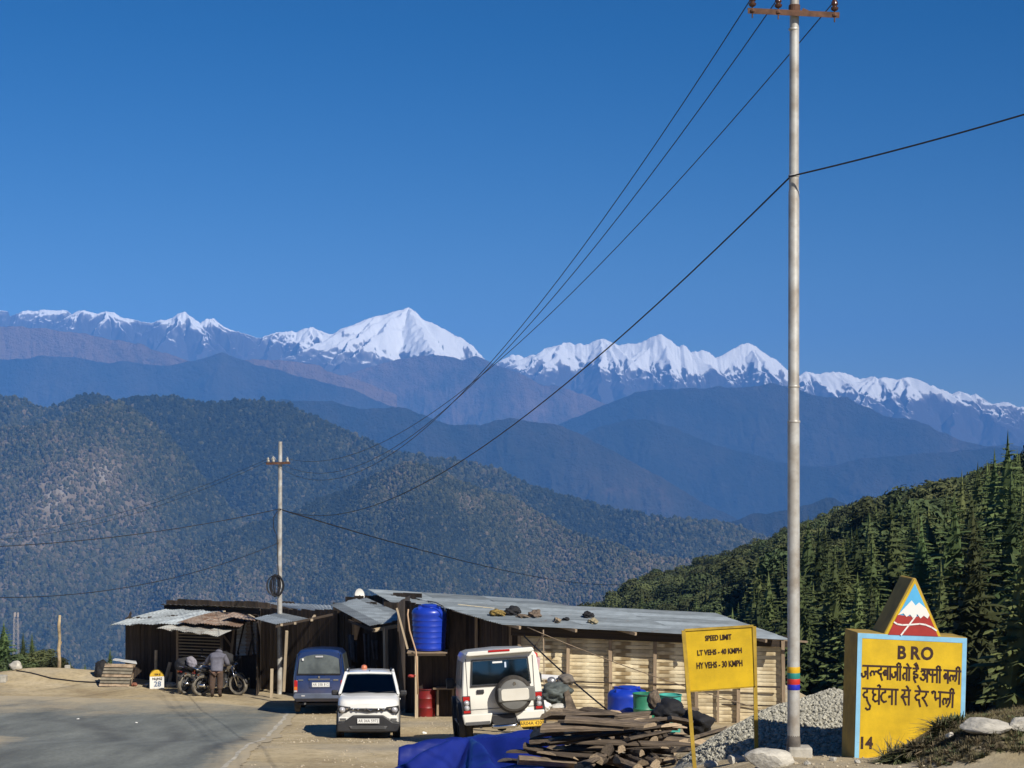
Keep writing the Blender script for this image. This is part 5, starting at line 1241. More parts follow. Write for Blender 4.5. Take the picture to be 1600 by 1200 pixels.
# coil of spare cable on it
cc = P(431.5, 915, 61.75); coil = thing('cable_coil', 'coil of black cable hung on the far electric pole', 'cable coil', cc)
rr = random.Random(8)
for k in range(13):
    rx, rz_ = .29*rr.uniform(.22, 1), .35*rr.uniform(.80, 1.03); cx = rr.uniform(-.05, .05); tl = rr.uniform(-.5, .5)
    MB().tube([(cx+rx*math.cos(a), .04*math.sin(a*2+k)+tl*rx*math.cos(a)*.4, rz_*math.sin(a)) for a in np.linspace(0, 6.283, 25)[:-1]], .016, 5, closed=True).build('cable_turn', cable_m, coil)
MB().box((0, .02, .30), (.10, .06, .04)).build('tie', black_pl, coil)

# ---------------- wires
def wire(A, B, sag, r, label, n=40, group=None, name='power_line', m=None):
    A, B = Vector(A), Vector(B); pts = [A.lerp(B, t)-Vector((0, 0, 4*sag*t*(1-t))) for t in np.linspace(0, 1, n)]
    mid = pts[n//2].copy(); mb = MB().tube([p-mid for p in pts], r, 5)
    o_ = mb.build(name, m or cable_m, loc=mid, smooth=True); return tag(o_, label, 'wire', group)
for i, (lab, sg) in enumerate((('bare wire from the leftmost insulator of the near pole to the far pole', 2.4), ('bare wire from the insulator left of the near pole shaft to the far pole', 2.15), ('bare wire from the rightmost insulator of the near pole to the far pole', 1.58))):
    wire(INS[i], FIN[i], sg, .0062, lab, group='bare wires between the two poles')
wire(P(1233, 278, 20.43), P(438, 795, 61.9), 1.4, .0095, 'black insulated cable sagging from the middle of the near pole to the far pole', name='service_cable')
wire(P(1233, 276, 20.43), P(2050, 32, 17.5), .08, .0095, 'black cable running from the near pole out of the picture at right', name='service_cable')
wire(P(438, 796, 61.9), P(1062, 890, 300), 2.4, .022, 'long cable from the far pole sinking behind the tin roof towards the wooded hill', name='service_cable')
wire(P(437, 795, 61.9), P(-160, 858, 52), .32, .012, 'upper cable running from the far pole off the left edge', name='service_cable')
wire(P(436, 848, 61.9), P(-160, 924, 50), .75, .011, 'lower cable running from the far pole off the left edge', name='service_cable')
wire(FIN[0], P(-120, 835, 75), .8, .006, 'thin bare wire from the left end of the far crossarm going left', name='power_line')
wire(FIN[1], P(-120, 842, 78), .9, .006, 'thin bare wire from the middle of the far crossarm going left', name='power_line')
wire(P(819, 994, 51.4), P(952, 1112, 46.6), .05, .022, 'dark cable slanting down the bamboo wall to the blue water tank', name='slack_cable', n=14)
wire(P(824, 980, 51.3), P(1190, 1108, 46.5), .12, .013, 'pale cable slanting across the whole bamboo wall', name='slack_cable', m=wood_post, n=20)

# ---------------- speed limit sign
d = 22.4; so = P(1130, 1180, d); so.z = gzs(so.x, d)
ss_ = thing('speed_limit_sign', 'yellow SPEED LIMIT board on two angle iron legs beside the steel pole', 'sign', so)
TL, TR, BR, BL = P(1069.5, 985, d-.03), P(1177, 978.5, d-.03), P(1180, 1072, d-.03), P(1073.5, 1080, d-.03)
ux = (TR-TL).normalized(); uz = (TL-BL).normalized(); nf = Vector((0, -1, 0))
wpart(MB().add([TL, TR, BR, BL]+[p+Vector((0, .004, 0)) for p in (TL, TR, BR, BL)], [(0, 1, 2, 3), (4, 7, 6, 5), (0, 4, 5, 1), (1, 5, 6, 2), (2, 6, 7, 3), (3, 7, 4, 0)]), so, 'panel', yellow_pt, ss_)
mb = MB()
for a, b in ((TL, TR), (BL, BR), (TL, BL), (TR, BR)):
    mb.beam(a+Vector((0, .018, 0)), b+Vector((0, .018, 0)), .03, .03, up=(0, 1, 0) if abs((b-a).normalized().z) > .5 else (0, 0, 1))
wpart(mb, so, 'frame', yellow_ol, ss_)
for a, b in ((TL, TR), (TR, BR), (TL, BL)):
    wpart(MB().beam(a-Vector((0, .006, 0)), b-Vector((0, .006, 0)), .016, .016, up=(0, 1, 0) if abs((b-a).normalized().z) > .5 else (0, 0, 1)), so, 'edge_strip', yellow_ol, ss_)
for (a, bx, by, bd) in ((TL, 1086.5, 1210, d-.06), (TR, 1182.5, 1178, d)):
    b = P(bx, by, bd); b.z = min(b.z, gzs(b.x, b.y)-.05)
    a2 = a+Vector((-.012 if a is TL else .012, -.012, 0))
    wpart(MB().beam(a2, b, .042, .006, up=(0, 1, 0)).beam(a2+Vector((-.02, .018, 0)), b+Vector((-.02, .018, 0)), .006, .042, up=(0, 1, 0)), so, 'leg', yellow_ol, ss_)
roll = -math.atan2(TR.z-TL.z, TR.x-TL.x)
for s, cx_, cy_, h_, sx in (('SPEED LIMIT', 1122.5, 996.5, .072, .80), ('LT VEHS - 40 KMPH', 1124.5, 1018.5, .072, .86), ('HY VEHS - 30 KMPH', 1124.5, 1038.5, .084, .74)):
    put_text(s, h_*1.2, brown_ink, ss_, P(cx_, cy_, d-.036)-so, (R(90), roll, 0), sx=sx*.83, bold=.0022)

# ---------------- yellow milestone wall with the mountain emblem
KX, KZ = .00700, .00692; bo = P(1334, 1186, 20.75)
mustard_shade = mat('shaded_mustard_paint', (.36, .24, .04), .7, var=.3, vscale=4, bump=.1)  # yellow sign paint darkened so the slab and triangle sides read as shaded
bs = thing('painted_sign_stone', 'thick yellow BRO stone slab with blue edge and mountain triangle on top', 'sign', bo, R(7)); bs.rotation_euler = (0, R(1.6), R(7))
def L2(px, py): return ((px-1334)*KX, (1186-py)*KZ)
def layer(pts, y0, name, m, parent, t=.003): return MB().prism([L2(*p) for p in pts], y0-t, y0, 'y').build(name, m, parent)
TH = .46
MB().prism([L2(1334, 1215), L2(1511, 1215), L2(1511, 993.5), L2(1334, 988)], 0, TH, 'y').build('slab', mustard_shade, bs, bevel=.012)
FX = [(1335, 1186), (1342, 1186), (1342, 997), (1503, 1002), (1503, 1186), (1510, 1186), (1510, 994.5), (1335, 989)]
layer(FX, -.001, 'blue_border', blue_bd, bs)
layer([(1342.2, 1190), (1502.8, 1190), (1502.8, 1002.4), (1342.2, 997.4)], -.001, 'yellow_face', yellow_pt, bs, t=.002)
tri = MB().prism([L2(1376.5, 990.3), L2(1469.5, 992.5), L2(1426, 901.5), L2(1420.5, 901.5)], .003, TH-.03, 'y').build('triangle', mustard_shade, bs, bevel=.014)
layer([(1378, 990.5), (1468, 992.5), (1423.5, 903)], .002, 'yellow_rim', yellow_pt, tri)
layer([(1383, 990.8), (1463.5, 992.4), (1424, 910)], -.002, 'sky_paint', mat('sky_blue_paint', (.09, .42, .72), .55, var=.08), tri)
red_pt = mat('red_paint', (.36, .028, .022), .55, var=.12, vscale=6); white_pt = mat('white_paint', (.78, .77, .73), .55)
layer([(1397.5, 959.5), (1383, 990.8), (1463.5, 992.4), (1448, 959.5), (1425, 962)], -.006, 'red_ground', red_pt, tri)
layer([(1397.3, 960), (1419, 936.5), (1425.5, 944.5), (1431, 939.5), (1443, 949), (1448.3, 959), (1445.3, 964.5), (1439, 960), (1434, 964.5), (1428.5, 958), (1421.5, 964), (1417, 958.5), (1411.5, 962.5), (1406.5, 957)], -.010, 'snow_peaks', white_pt, tri)
def brush(strokes, hw, y0, name, m, parent, t=.002):
    """flat painted strokes on the face, given as pixel polylines"""
    mb = MB()
    for k, st in enumerate(strokes):
        p = [Vector(L2(*q)) for q in st]
        for a, b in zip(p, p[1:]):
            dd = (b-a).normalized(); n_ = Vector((-dd.y, dd.x))*hw; e_ = dd*hw*.5
            mb.prism([tuple(a-e_+n_), tuple(b+e_+n_), tuple(b+e_-n_), tuple(a-e_-n_)], y0-t-.00004*(k % 9), y0, 'y')
    return mb.build(name, m, parent)
brush([[(1392, 971), (1397, 974), (1405, 975.2), (1416, 974.7), (1433, 973), (1442, 974.2), (1452, 978), (1460, 983)], [(1426.5, 960), (1422, 966.5), (1415, 976), (1408, 985), (1403.5, 991)]], .0085, -.013, 'painted_roads', white_pt, tri)
def C4(pts): return [(1330+x/8.42, 1000+y/8.42) for x, y in pts]
HINDI1 = [[(120, 336), (640, 346)], [(186, 340), (190, 508)], [(187, 414), (150, 413), (162, 446), (150, 476), (128, 484), (110, 464), (108, 436)],
 [(232, 466), (224, 434), (240, 408), (262, 408), (276, 428), (277, 455)], [(276, 428), (292, 408), (312, 408), (334, 430)], [(366, 346), (366, 386), (336, 392), (328, 420), (348, 442), (370, 438), (364, 468), (384, 524)],
 [(456, 346), (458, 512)], [(456, 398), (420, 394), (398, 424), (414, 456), (456, 450)], [(410, 404), (450, 448)], [(490, 346), (492, 514)],
 [(588, 346), (590, 520)], [(589, 416), (554, 415), (566, 448), (554, 478), (532, 486), (514, 466), (512, 438)], [(624, 346), (626, 522)], [(588, 346), (580, 314), (598, 296), (622, 306), (628, 346)],
 [(668, 352), (772, 358)], [(712, 354), (714, 522)], [(712, 428), (680, 430), (664, 456), (668, 488), (684, 506)], [(746, 356), (748, 522)], [(746, 356), (730, 322), (712, 302)],
 [(796, 362), (872, 364)], [(846, 364), (846, 398), (812, 406), (806, 434), (838, 438), (862, 452), (858, 480), (834, 486), (812, 464), (812, 500), (836, 548)], [(852, 364), (834, 326), (812, 306)], [(866, 364), (854, 322), (832, 290)],
 [(912, 370), (1180, 380)], [(908, 404), (930, 386), (956, 398), (950, 428), (926, 440), (960, 454), (966, 488), (942, 516), (912, 506), (900, 482)], [(956, 446), (990, 446)], [(990, 372), (992, 540)],
 [(1018, 376), (1018, 426), (1038, 446), (1062, 438)], [(1062, 376), (1064, 542)], [(1122, 440), (1090, 438), (1092, 452)], [(1122, 378), (1124, 546)], [(1160, 380), (1162, 548)], [(1122, 378), (1116, 344), (1134, 328), (1158, 338), (1164, 380)],
 [(1216, 380), (1444, 394)], [(1270, 384), (1272, 552)], [(1270, 438), (1238, 428), (1218, 456), (1232, 490), (1270, 484)], [(1230, 438), (1264, 482)],
 [(1306, 522), (1296, 478), (1310, 448), (1334, 450), (1346, 476), (1342, 504)], [(1346, 476), (1362, 448), (1382, 456), (1384, 492), (1368, 524)], [(1388, 392), (1386, 470)], [(1426, 394), (1424, 562)], [(1388, 392), (1384, 354), (1402, 336), (1424, 348), (1430, 394)]]
HINDI2 = [[(126, 634), (604, 646)], [(186, 638), (188, 680), (152, 690), (136, 718), (152, 748), (186, 752), (190, 788), (208, 828)], [(208, 828), (234, 866), (226, 906), (196, 914), (172, 892)],
 [(352, 640), (362, 606), (344, 588), (326, 600)], [(272, 640), (262, 684), (280, 714), (304, 712), (274, 734), (268, 776), (300, 806), (346, 790)], [(348, 640), (350, 842)],
 [(432, 644), (432, 682), (396, 690), (376, 730), (384, 782), (416, 812), (448, 800)], [(522, 736), (484, 734), (486, 752)], [(522, 646), (524, 842)], [(574, 646), (576, 844)],
 [(654, 650), (772, 652)], [(692, 652), (692, 700), (666, 716), (650, 738), (676, 764), (712, 846)], [(668, 738), (750, 738)], [(750, 652), (752, 846)], [(748, 652), (734, 620), (714, 596)],
 [(832, 660), (1014, 668)], [(890, 662), (890, 702), (852, 714), (836, 744), (856, 778), (890, 776), (892, 812), (906, 866)], [(908, 662), (888, 622), (868, 588)], [(984, 668), (984, 704), (962, 742), (932, 748), (966, 792), (1000, 856)],
 [(1072, 692), (1060, 670), (1084, 660), (1106, 672), (1104, 740), (1118, 778)], [(1112, 756), (1172, 750)], [(1148, 668), (1366, 682)], [(1172, 670), (1174, 866)],
 [(1222, 836), (1210, 790), (1222, 756), (1248, 756), (1262, 786), (1256, 820)], [(1262, 786), (1278, 756), (1300, 760), (1304, 800), (1284, 842), (1268, 864)], [(1312, 680), (1308, 770)], [(1346, 682), (1342, 872)], [(1312, 680), (1308, 642), (1326, 624), (1348, 636), (1352, 682)]]
brush([C4(s) for s in HINDI1],   .0105, -.004, 'hindi_lettering', brown_ink, bs)
brush([C4(s) for s in HINDI2],   .0105, -.004, 'hindi_lettering', brown_ink, bs)
for s, px, py, sz in (('B', 1405.5, 1019.5, .195), ('R', 1427, 1020, .19), ('O', 1446.5, 1020.5, .19), ('14', 1352, 1161.5, .175)):
    lx, lz = L2(px, py); me = text_mesh(s, sz, 'lettering', extrude=.001, sx=.92, bold=.007); me.materials.clear(); me.materials.append(brown_ink)
    o_ = bpy.data.objects.new('lettering', me); o_.location = (lx, -.005, lz); o_.rotation_euler = (R(90), 0, 0); link(o_, bs)
MB().tube([(-.22, .02, -.02), (0, -.02, -.035), (.3, -.06, -.04)], .03, 6).build('base_mortar', concrete, bs)

# ---------------- gravel heap and loose stones
def rock_mesh(name, seed, m, n=2, sq=.7, rough=.35):
    bm = bmesh.new(); bmesh.ops.create_icosphere(bm, subdivisions=n, radius=.5)
    rr = random.Random(seed); ox = rr.uniform(0, 50)
    co = np.array([v.co[:] for v in bm.verts]); k = 1+rough*fbm(co[:, 0]*1.6+ox, co[:, 1]*1.6, co[:, 2]*1.6, o=3)*1.6
    for v, s in zip(bm.verts, k): v.co *= s; v.co.z *= sq
    for _ in range(5):       # flat broken faces
        nrm = Vector((rr.gauss(0, 1), rr.gauss(0, 1), rr.gauss(0, .7))).normalized()
        for v in bm.verts:
            e = v.co.dot(nrm)-.36
            if e > 0: v.co -= nrm*e*.9
    me = bpy.data.meshes.new(name); bm.to_mesh(me); bm.free(); me.materials.append(m); return me
hx0, hy0 = 3.95, 23.6
def heap_z(x, y):
    r = np.hypot((x-hx0)/1.85, (y-hy0)/1.65); th = np.arctan2(y-hy0, x-hx0)
    return gz(x, y)+.80*np.clip(1-r*(1+.10*np.sin(3*th+1)), 0, 1)**.80*(1+.1*pn(x*1.5, y*1.5, 7))-.03
gx, gy = np.meshgrid(np.linspace(hx0-2.3, hx0+2.3, 90), np.linspace(hy0-2, hy0+2, 80), indexing='ij')
zz = heap_z(gx, gy)+.025*pn(gx*12, gy*12, 2.)
gmat = mat('gravel_bed', (.38, .36, .29), .95, var=.5, vscale=24, bump=1., bscale=40, coords='Object')
me = np_mesh('gravel_heap', np.stack([gx, gy, zz], -1).reshape(-1, 3), grid_faces(*gx.shape), gmat)
gh = tag(link(bpy.data.objects.new('gravel_heap', me)), 'heap of grey green gravel behind the steel pole and signs', 'gravel', kind='stuff')
N = 11000; a = RNG.random(N)*6.283; r = np.sqrt(RNG.random(N))*1.03
sx_, sy_ = hx0+1.85*r*np.cos(a), hy0+1.65*r*np.sin(a)
GS = [rock_mesh('gravel_stone', s, stone_g, 1, .75, .3) for s in range(5)]
scatter('heap_stones', np.stack([sx_, sy_, heap_z(sx_, sy_)+.008], 1), RNG.uniform(.025, .062, N), np.zeros(N), GS)
# pebbles over the dirt
N = 9000; px_ = RNG.uniform(-6, 5, N); py_ = RNG.uniform(18.5, 60, N)
keep = (px_ > np.array([float(xr(t)) for t in py_])+.2) & ((pn(px_*.8, py_*.5, 9) > -.12) | (py_ < 24))
px_, py_ = px_[keep], py_[keep]
dirt_s = add_rand(mat('dirt_pebble', (.42, .36, .26), .95, var=.2, vscale=9), .3)
scatter('loose_pebbles', np.stack([px_, py_, gz(px_, py_)+.004], 1), RNG.gamma(2, .009, len(px_))+.012, np.zeros(len(px_)), [rock_mesh('pebble', s+9, dirt_s, 1, .6, .3) for s in range(3)])
# rocks one can tell apart
for px, py, d_, w, h, lab in ((1203, 1190, 19.6, .47, .27, 'large pale boulder left of the steel pole foot'), (1545, 1181, 18.9, .55, .16, 'long white rock under the grassy mound at right'),
    (1484, 1166, 19.4, .13, .10, 'small upright pale stone in front of the weeds'), (1600, 1187, 18.8, .30, .16, 'round pale rock at the right edge of the picture'), (1378, 1187, 19.8, .12, .06, 'small flat stone before the yellow slab'),
    (1302, 1192, 20.0, .10, .06, 'small stone between the pole footing and the yellow slab'), (1150, 1196, 21.2, .22, .12, 'grey stone in front of the gravel heap'), (1112, 1198, 21.6, .16, .10, 'dark grey stone beside the left sign leg'),
    (1262, 1199, 19.3, .09, .05, 'tiny stone beside the concrete footing'), (24, 1041, 66.0, .55, .40, 'white rock on the sandy heap at far left'), (1340, 1195, 19.6, .08, .05, 'pebble at the slab corner')):
    p = P(px, py, d_); zg = gzs(p.x, d_)
    o_ = bpy.data.objects.new('rock', rock_mesh('rock', px, stone_w, 3, 1., .30)); o_.location = (p.x, d_, zg+h*.30); o_.scale = (w, w*.8, h); o_.rotation_euler = (0, 0, px); link(o_); tag(o_, lab, 'rock')
    o_.data.polygons.foreach_set('use_smooth', [True]*len(o_.data.polygons)); o_.data.set_sharp_from_angle(angle=R(28))
# ================================================================== TIMBER PILE, TARP, DRUMS, JUNK
def slab_mesh(seed, L, w, t, bark_side=False):
    """rough slab of timber along x with slanting ends; round bark side below or above"""
    rr = random.Random(seed); n = 9; vs = []; fs = []
    prof = [(-.5, 0), (-.5, .55), (-.30, 1), (.30, 1), (.5, .5), (.5, 0)] if not bark_side else [(-.5, 0), (-.46, .5), (-.25, .9), (.0, 1.05), (.25, .92), (.46, .5), (.5, 0)]
    k = len(prof); e0, e1 = rr.uniform(-.12, .12), rr.uniform(-.2, .2); tp = rr.uniform(.55, .95); bow = rr.uniform(-.04, .04)
    for i in range(n):
        f = i/(n-1); s = (1-(1-tp)*f); ww = w*s*(1+rr.uniform(-.06, .06)); tt = t*s*(1+rr.uniform(-.12, .12))
        for (a, b) in prof:
            x = (f-.5)*L+(e0*(1-f)+e1*f)*a*w*2
            vs.append((x, a*ww+rr.uniform(-.006, .006), b*tt+bow*math.sin(f*math.pi)+rr.uniform(-.004, .004)))
    for i in range(n-1):
        for j in range(k): fs.append((i*k+j, i*k+(j+1) % k, (i+1)*k+(j+1) % k, (i+1)*k+j))
    mb = MB(); mb.add(vs, fs); mb.mi(1); mb.add([vs[j] for j in range(k)], [tuple(range(k))]); mb.add([vs[(n-1)*k+j] for j in range(k)], [tuple(range(k-1, -1, -1))])
    return mb.mesh('plank', [bark if bark_side else planktop, cutwood])
rr = random.Random(12)
SL = [slab_mesh(s, 1, 1, 1, s % 2 == 0) for s in range(10)]
labels_p = []
def put_plank(x, y, z, L, w, t, rz, ry, rx=0., k=None, label='rough slab of timber lying in the woodpile by the blue tarp', group='timber slabs in the woodpile', name='timber_plank'):
    o_ = bpy.data.objects.new(name, SL[k if k is not None else rr.randrange(10)]); o_.location = (x, y, z); o_.rotation_euler = (rx, ry, rz); o_.scale = (L, w, t); link(o_)
    tag(o_, label, 'timber', group); return o_
def pz(py, d): return (HY-py)/F*d
# lower layers, loosely crossed, then the slabs the photograph shows on top
for lay in range(9):
    z = None
    for k in range(5):
        d_ = 25.0+k*.65+rr.uniform(-.2, .2); px = 962+rr.uniform(-55, 75)-lay*2
        x = (px-CX)/F*d_; zg = gzs(x, d_); put_plank(x, d_, zg+.02+lay*.083+rr.uniform(0, .04), rr.uniform(1.3, 2.2)*(1-.045*lay), rr.uniform(.14, .30), rr.uniform(.03, .075), rr.uniform(-.60, .45), rr.uniform(-.13, .13), rr.uniform(-.6, .3))
TOP = [  # pixel of left tip, pixel of right end, depth, width, thickness, material variant, label
 ((845, 1141), (1010, 1126), 26.0, .22, .10, 1, 'long dark slab pointing left above the bark covered logs'),
 ((862, 1138), (950, 1126), 26.6, .30, .05, 3, 'pale flat board on top of the left end of the woodpile'),
 ((832, 1158), (930, 1150), 25.4, .17, .10, 0, 'upper bark covered log at the left end of the woodpile'),
 ((822, 1166), (908, 1182), 25.0, .16, .11, 2, 'lower bark covered log at the left end of the woodpile'),
 ((810, 1186), (905, 1192), 24.8, .20, .07, 5, 'dark slab lying on the edge of the blue tarp'),
 ((930, 1122), (1018, 1112), 26.4, .38, .06, 7, 'broad dark slab tilted on top of the woodpile'),
 ((975, 1132), (1030, 1122), 25.6, .30, .05, 3, 'pale sawn board below the broad tilted slab'),
 ((978, 1156), (1042, 1142), 25.0, .26, .05, 9, 'pale board sticking out at the middle of the woodpile'),
 ((1045, 1122), (1092, 1130), 25.6, .16, .05, 5, 'thin pale board under the black sheet'),
 ((1062, 1170), (1118, 1168), 24.2, .30, .06, 7, 'flat board beside the left leg of the speed limit sign'),
 ((1085, 1152), (1140, 1136), 24.0, .14, .05, 1, 'narrow board leaning on the gravel heap'),
 ((1100, 1179), (1160, 1178), 23.3, .10, .035, 3, 'thin batten on the foot of the gravel heap'),
 ((868, 1109), (962, 1112), 29.5, .16, .07, 1, 'long grey plank resting level behind the woodpile'),
 ((1000, 1150), (1060, 1150), 26.4, .2, .08, 5, 'dark plank deep in the middle of the woodpile'),
 ((905, 1196), (942, 1178), 24.4, .18, .06, 9, 'short slab standing on its edge in the front of the woodpile')]
for (a, b, d_, w, t, k, lab) in TOP:
    A, B = P(a[0], a[1], d_-.15), P(b[0], b[1], d_+.15); c = (A+B)/2; dv = B-A
    put_plank(c.x, c.y, c.z-t*.6, dv.length, w, t, math.atan2(dv.y, dv.x), -math.asin(dv.z/dv.length), rr.uniform(-.5, -.2), k, lab, None)
# short billets with pale cut ends towards the road
for (px, py, sz) in ((985, 1150, 13), (948, 1160, 9), (1004, 1152, 10), (1022, 1158, 11), (975, 1168, 12), (955, 1172, 13), (991, 1178, 10), (1012, 1166, 9), (940, 1188, 14), (966, 1186, 13), (995, 1190, 12), (1022, 1184, 13), (1040, 1176, 12), (1052, 1190, 12), (1016, 1196, 12), (980, 1198, 12), (928, 1198, 10), (1035, 1150, 13)):
    d_ = 24.6+(1200-py)*.018; p = P(px, py, d_-.45); s = sz/F*d_
    put_plank(p.x, p.y+.30, p.z-s*.45, rr.uniform(.45, .7), s*rr.uniform(.9, 1.5), s*rr.uniform(.7, 1.1), R(90)+rr.uniform(-.5, .5), rr.uniform(-.1, .1), rr.uniform(-.6, .6), None, 'short split billet with pale cut end in the front of the woodpile', 'split billets in the woodpile', 'firewood_billet')
# black sheet over the back of the pile
bl = mat('black_plastic_sheet', (.010, .010, .012), .8, bump=.6, bscale=10)
def lump(name, px, py, d_, w, h, dep, m, label, cat, seed, rough=.35, group=None):
    c = P(px, py, d_); bm = bmesh.new(); bmesh.ops.create_icosphere(bm, subdivisions=4, radius=.5)
    co = np.array([v.co[:] for v in bm.verts]); k = 1+rough*fbm(co[:, 0]*2+seed, co[:, 1]*2, co[:, 2]*2, o=4)*1.8+.12*rough*np.sin(co[:, 0]*14+3*co[:, 2]*5+seed)
    for v, s in zip(bm.verts, k): v.co *= s
    me = bpy.data.meshes.new(name); bm.to_mesh(me); bm.free(); me.materials.append(m); me.polygons.foreach_set('use_smooth', [True]*len(me.polygons))
    o_ = bpy.data.objects.new(name, me); o_.location = c; o_.scale = (w/F*d_, dep, h/F*d_); link(o_); return tag(o_, label, cat, group)
lump('black_sheet', 1045, 1111, 26.2, 48, 34, .5, bl, 'black plastic bundle on top of the woodpile', 'sheet', 2.2)
lump('black_sheet', 1090, 1130, 25.8, 46, 38, .5, bl, 'dark plastic sheet at the right end of the woodpile behind the sign leg', 'sheet', 5.1)
lump('tree_stump', 1022, 1094, 27.4, 22, 32, .25, planktop, 'brown log end standing between the blue tank and the teal tub', 'log', 7.7, .2)

# ---------------- blue tarp
tm = mat('blue_tarpaulin', (.010, .022, .20), .42, var=.18, vscale=2.5, bump=.12, bscale=18, coat=.15)
tc_ = P(735, 1148, 27.6)
def tarp(u, v):
    x = -1.62+u*2.35; y = 24.6+v*4.6
    dx, dy = x-tc_.x, y-tc_.y
    dr = math.hypot(max(0, dx-1.0)+min(0, dx)*1.0, dy) if dx > 0 else math.hypot(dx, dy)
    th = math.atan2(dy, dx)
    zg = gzs(x, y)
    peak = tc_.z+.05*max(0, dx)
    z = peak-.50*dr*(.55 if dy > 0 else .42)*(1.35 if dx < 0 else .85)+.10*math.sin(8*th+.6)*min(1, dr*1.6)*(1 if dy < 0 else .3)+.035*math.sin(19*th+1.5)*min(1, dr)
    z -= .10*math.exp(-((dx-.25+.5*dy*.3)/.10)**2)*(1 if -2.2 < dy < -.1 else 0)*min(1, -dy)
    z += .05*float(pn(x*2.2, y*2.2, 3.3))+.03*abs(float(pn(x*4.5, y*3.1, 8.3)))
    return (x, y, max(z, zg+.012+.012*float(pn(x*5, y*5, 1)))) 
tb = MB().grid(tarp, 70, 80); tb.v = [p-tc_ for p in tb.v]
o_ = tb.build('blue_tarp', tm, loc=tc_, smooth=True); s_ = o_.modifiers.new('gauge', 'SOLIDIFY'); s_.thickness = .004; s_.offset = 1
tag(o_, 'crumpled blue tarpaulin spread beside the woodpile', 'tarp')

# ---------------- water tanks, drums and tubs
def ribbed_tank(name, label, px, d_, ztop, zbot, rt, rb, m, ribs=6, group=None, lid=True):
    x = (px-CX)/F*d_; t = thing(name, label, 'tank', (x, d_, zbot), 0, group); H = ztop-zbot; pr = [(rb*.9, 0), (rb, .03)]
    n = ribs
    for i in range(n):
        f0 = .05+.72*i/n; f1 = .05+.72*(i+1)/n; r0 = rb+(rt-rb)*f0; r1 = rb+(rt-rb)*f1
        pr += [(r0, H*f0), (r0+.012, H*(f0+.012)), (r0+.012, H*(f0+.022)), (r0+.001, H*(f0+.04)), (r1, H*f1-.002)]
    pr += [(rt*1.0, H*.80), (rt*.97, H*.86), (rt*.86, H*.91), (rt*.5, H*.955), (rt*.46, H*.957)]
    MB().lathe(pr, 40, cap=True).build('tank_body', m, t, smooth=40)
    if lid: MB().lathe([(rt*.44, H*.955), (rt*.47, H*.965), (rt*.47, H*.992), (rt*.40, H*1.0), (.0, H*1.005)], 30).build('lid', m, t, smooth=40)
    for k in range(4):
        a = R(45+90*k); MB().box((math.cos(a)*rt*.72, math.sin(a)*rt*.72, H*.925), (.16, .05, .10), rot=(0, 0, a)).build('shoulder_rib', m, t, bevel=.015)
    return t
ET = ribbed_tank('water_tank', 'blue ribbed water tank standing on a timber platform beside the shop hut', 671, 53.9, pz(944, 53.9), pz(1016, 53.9), .50, .44, plastic_b, 6)
st = thing('tank_stand', 'timber stand carrying the tall blue water tank', 'stand', (P(668, 0, 53.9).x, 53.9, gzs(-2.3, 53.9))); sto = Vector(st.location)
zt = pz(1016, 53.9)
for k in range(6): stick(st, 'deck_board', Vector((-2.92, 53.45+k*.18, zt-.02))-sto, Vector((-1.80, 53.45+k*.18, zt-.02))-sto, .15, .03, wood_post)
for (x, y) in ((-2.66, 53.5), (-2.0, 54.5), (-2.7, 54.5)): stick(st, 'post', Vector((x, y, gzs(x, y)-.1))-sto, Vector((x, y, zt-.04))-sto, .085, .085, wood_pale)
stick(st, 'bearer', Vector((-2.9, 53.5, zt-.08))-sto, Vector((-1.85, 53.5, zt-.08))-sto, .06, .06, wood_pale)
stick(st, 'prop', P(637, 1014, 53.4)-sto, P(620, 950, 53.4)-sto, .05, .05, wood_pale)
pm = mat('orange_hose', (.50, .33, .20), .6); pip = MB().tube([P(638, 952, 53.40), P(637, 960, 53.35), P(640, 985, 53.30), P(646, 1005, 53.30), P(650, 1018, 53.25), P(652, 1050, 53.25), P(653, 1085, 53.25)], .022, 8)
c0 = P(640, 985, 53.30); pip.v = [p-c0 for p in pip.v]; tag(pip.build('water_hose', pm, loc=c0, smooth=True), 'tan hose hanging down the front of the tall water tank', 'hose')
c0 = P(690, 945, 53.40); pip = MB().tube([P(668, 939, 53.5), P(680, 941, 53.40), P(692, 947, 53.35), P(698, 958, 53.40), P(694, 952, 53.30)], .014, 6); pip.v = [p-c0 for p in pip.v]; tag(pip.build('water_hose', cable_m, loc=c0, smooth=True), 'black hose looped over the top of the tall water tank', 'hose')
ribbed_tank('water_tank', 'low wide blue water tank on the ground before the bamboo wall', 981, 46.0, pz(1072, 46), gzs(2.8, 46), .49, .485, plastic_b, 3)
green_p = mat('green_drum_plastic', (.03, .21, .12), .45, var=.2, vscale=3); teal_p = mat('teal_tub_plastic', (.06, .36, .30), .5, var=.2, vscale=4); red_p = mat('red_drum_plastic', (.20, .010, .010), .45, var=.2, vscale=3)
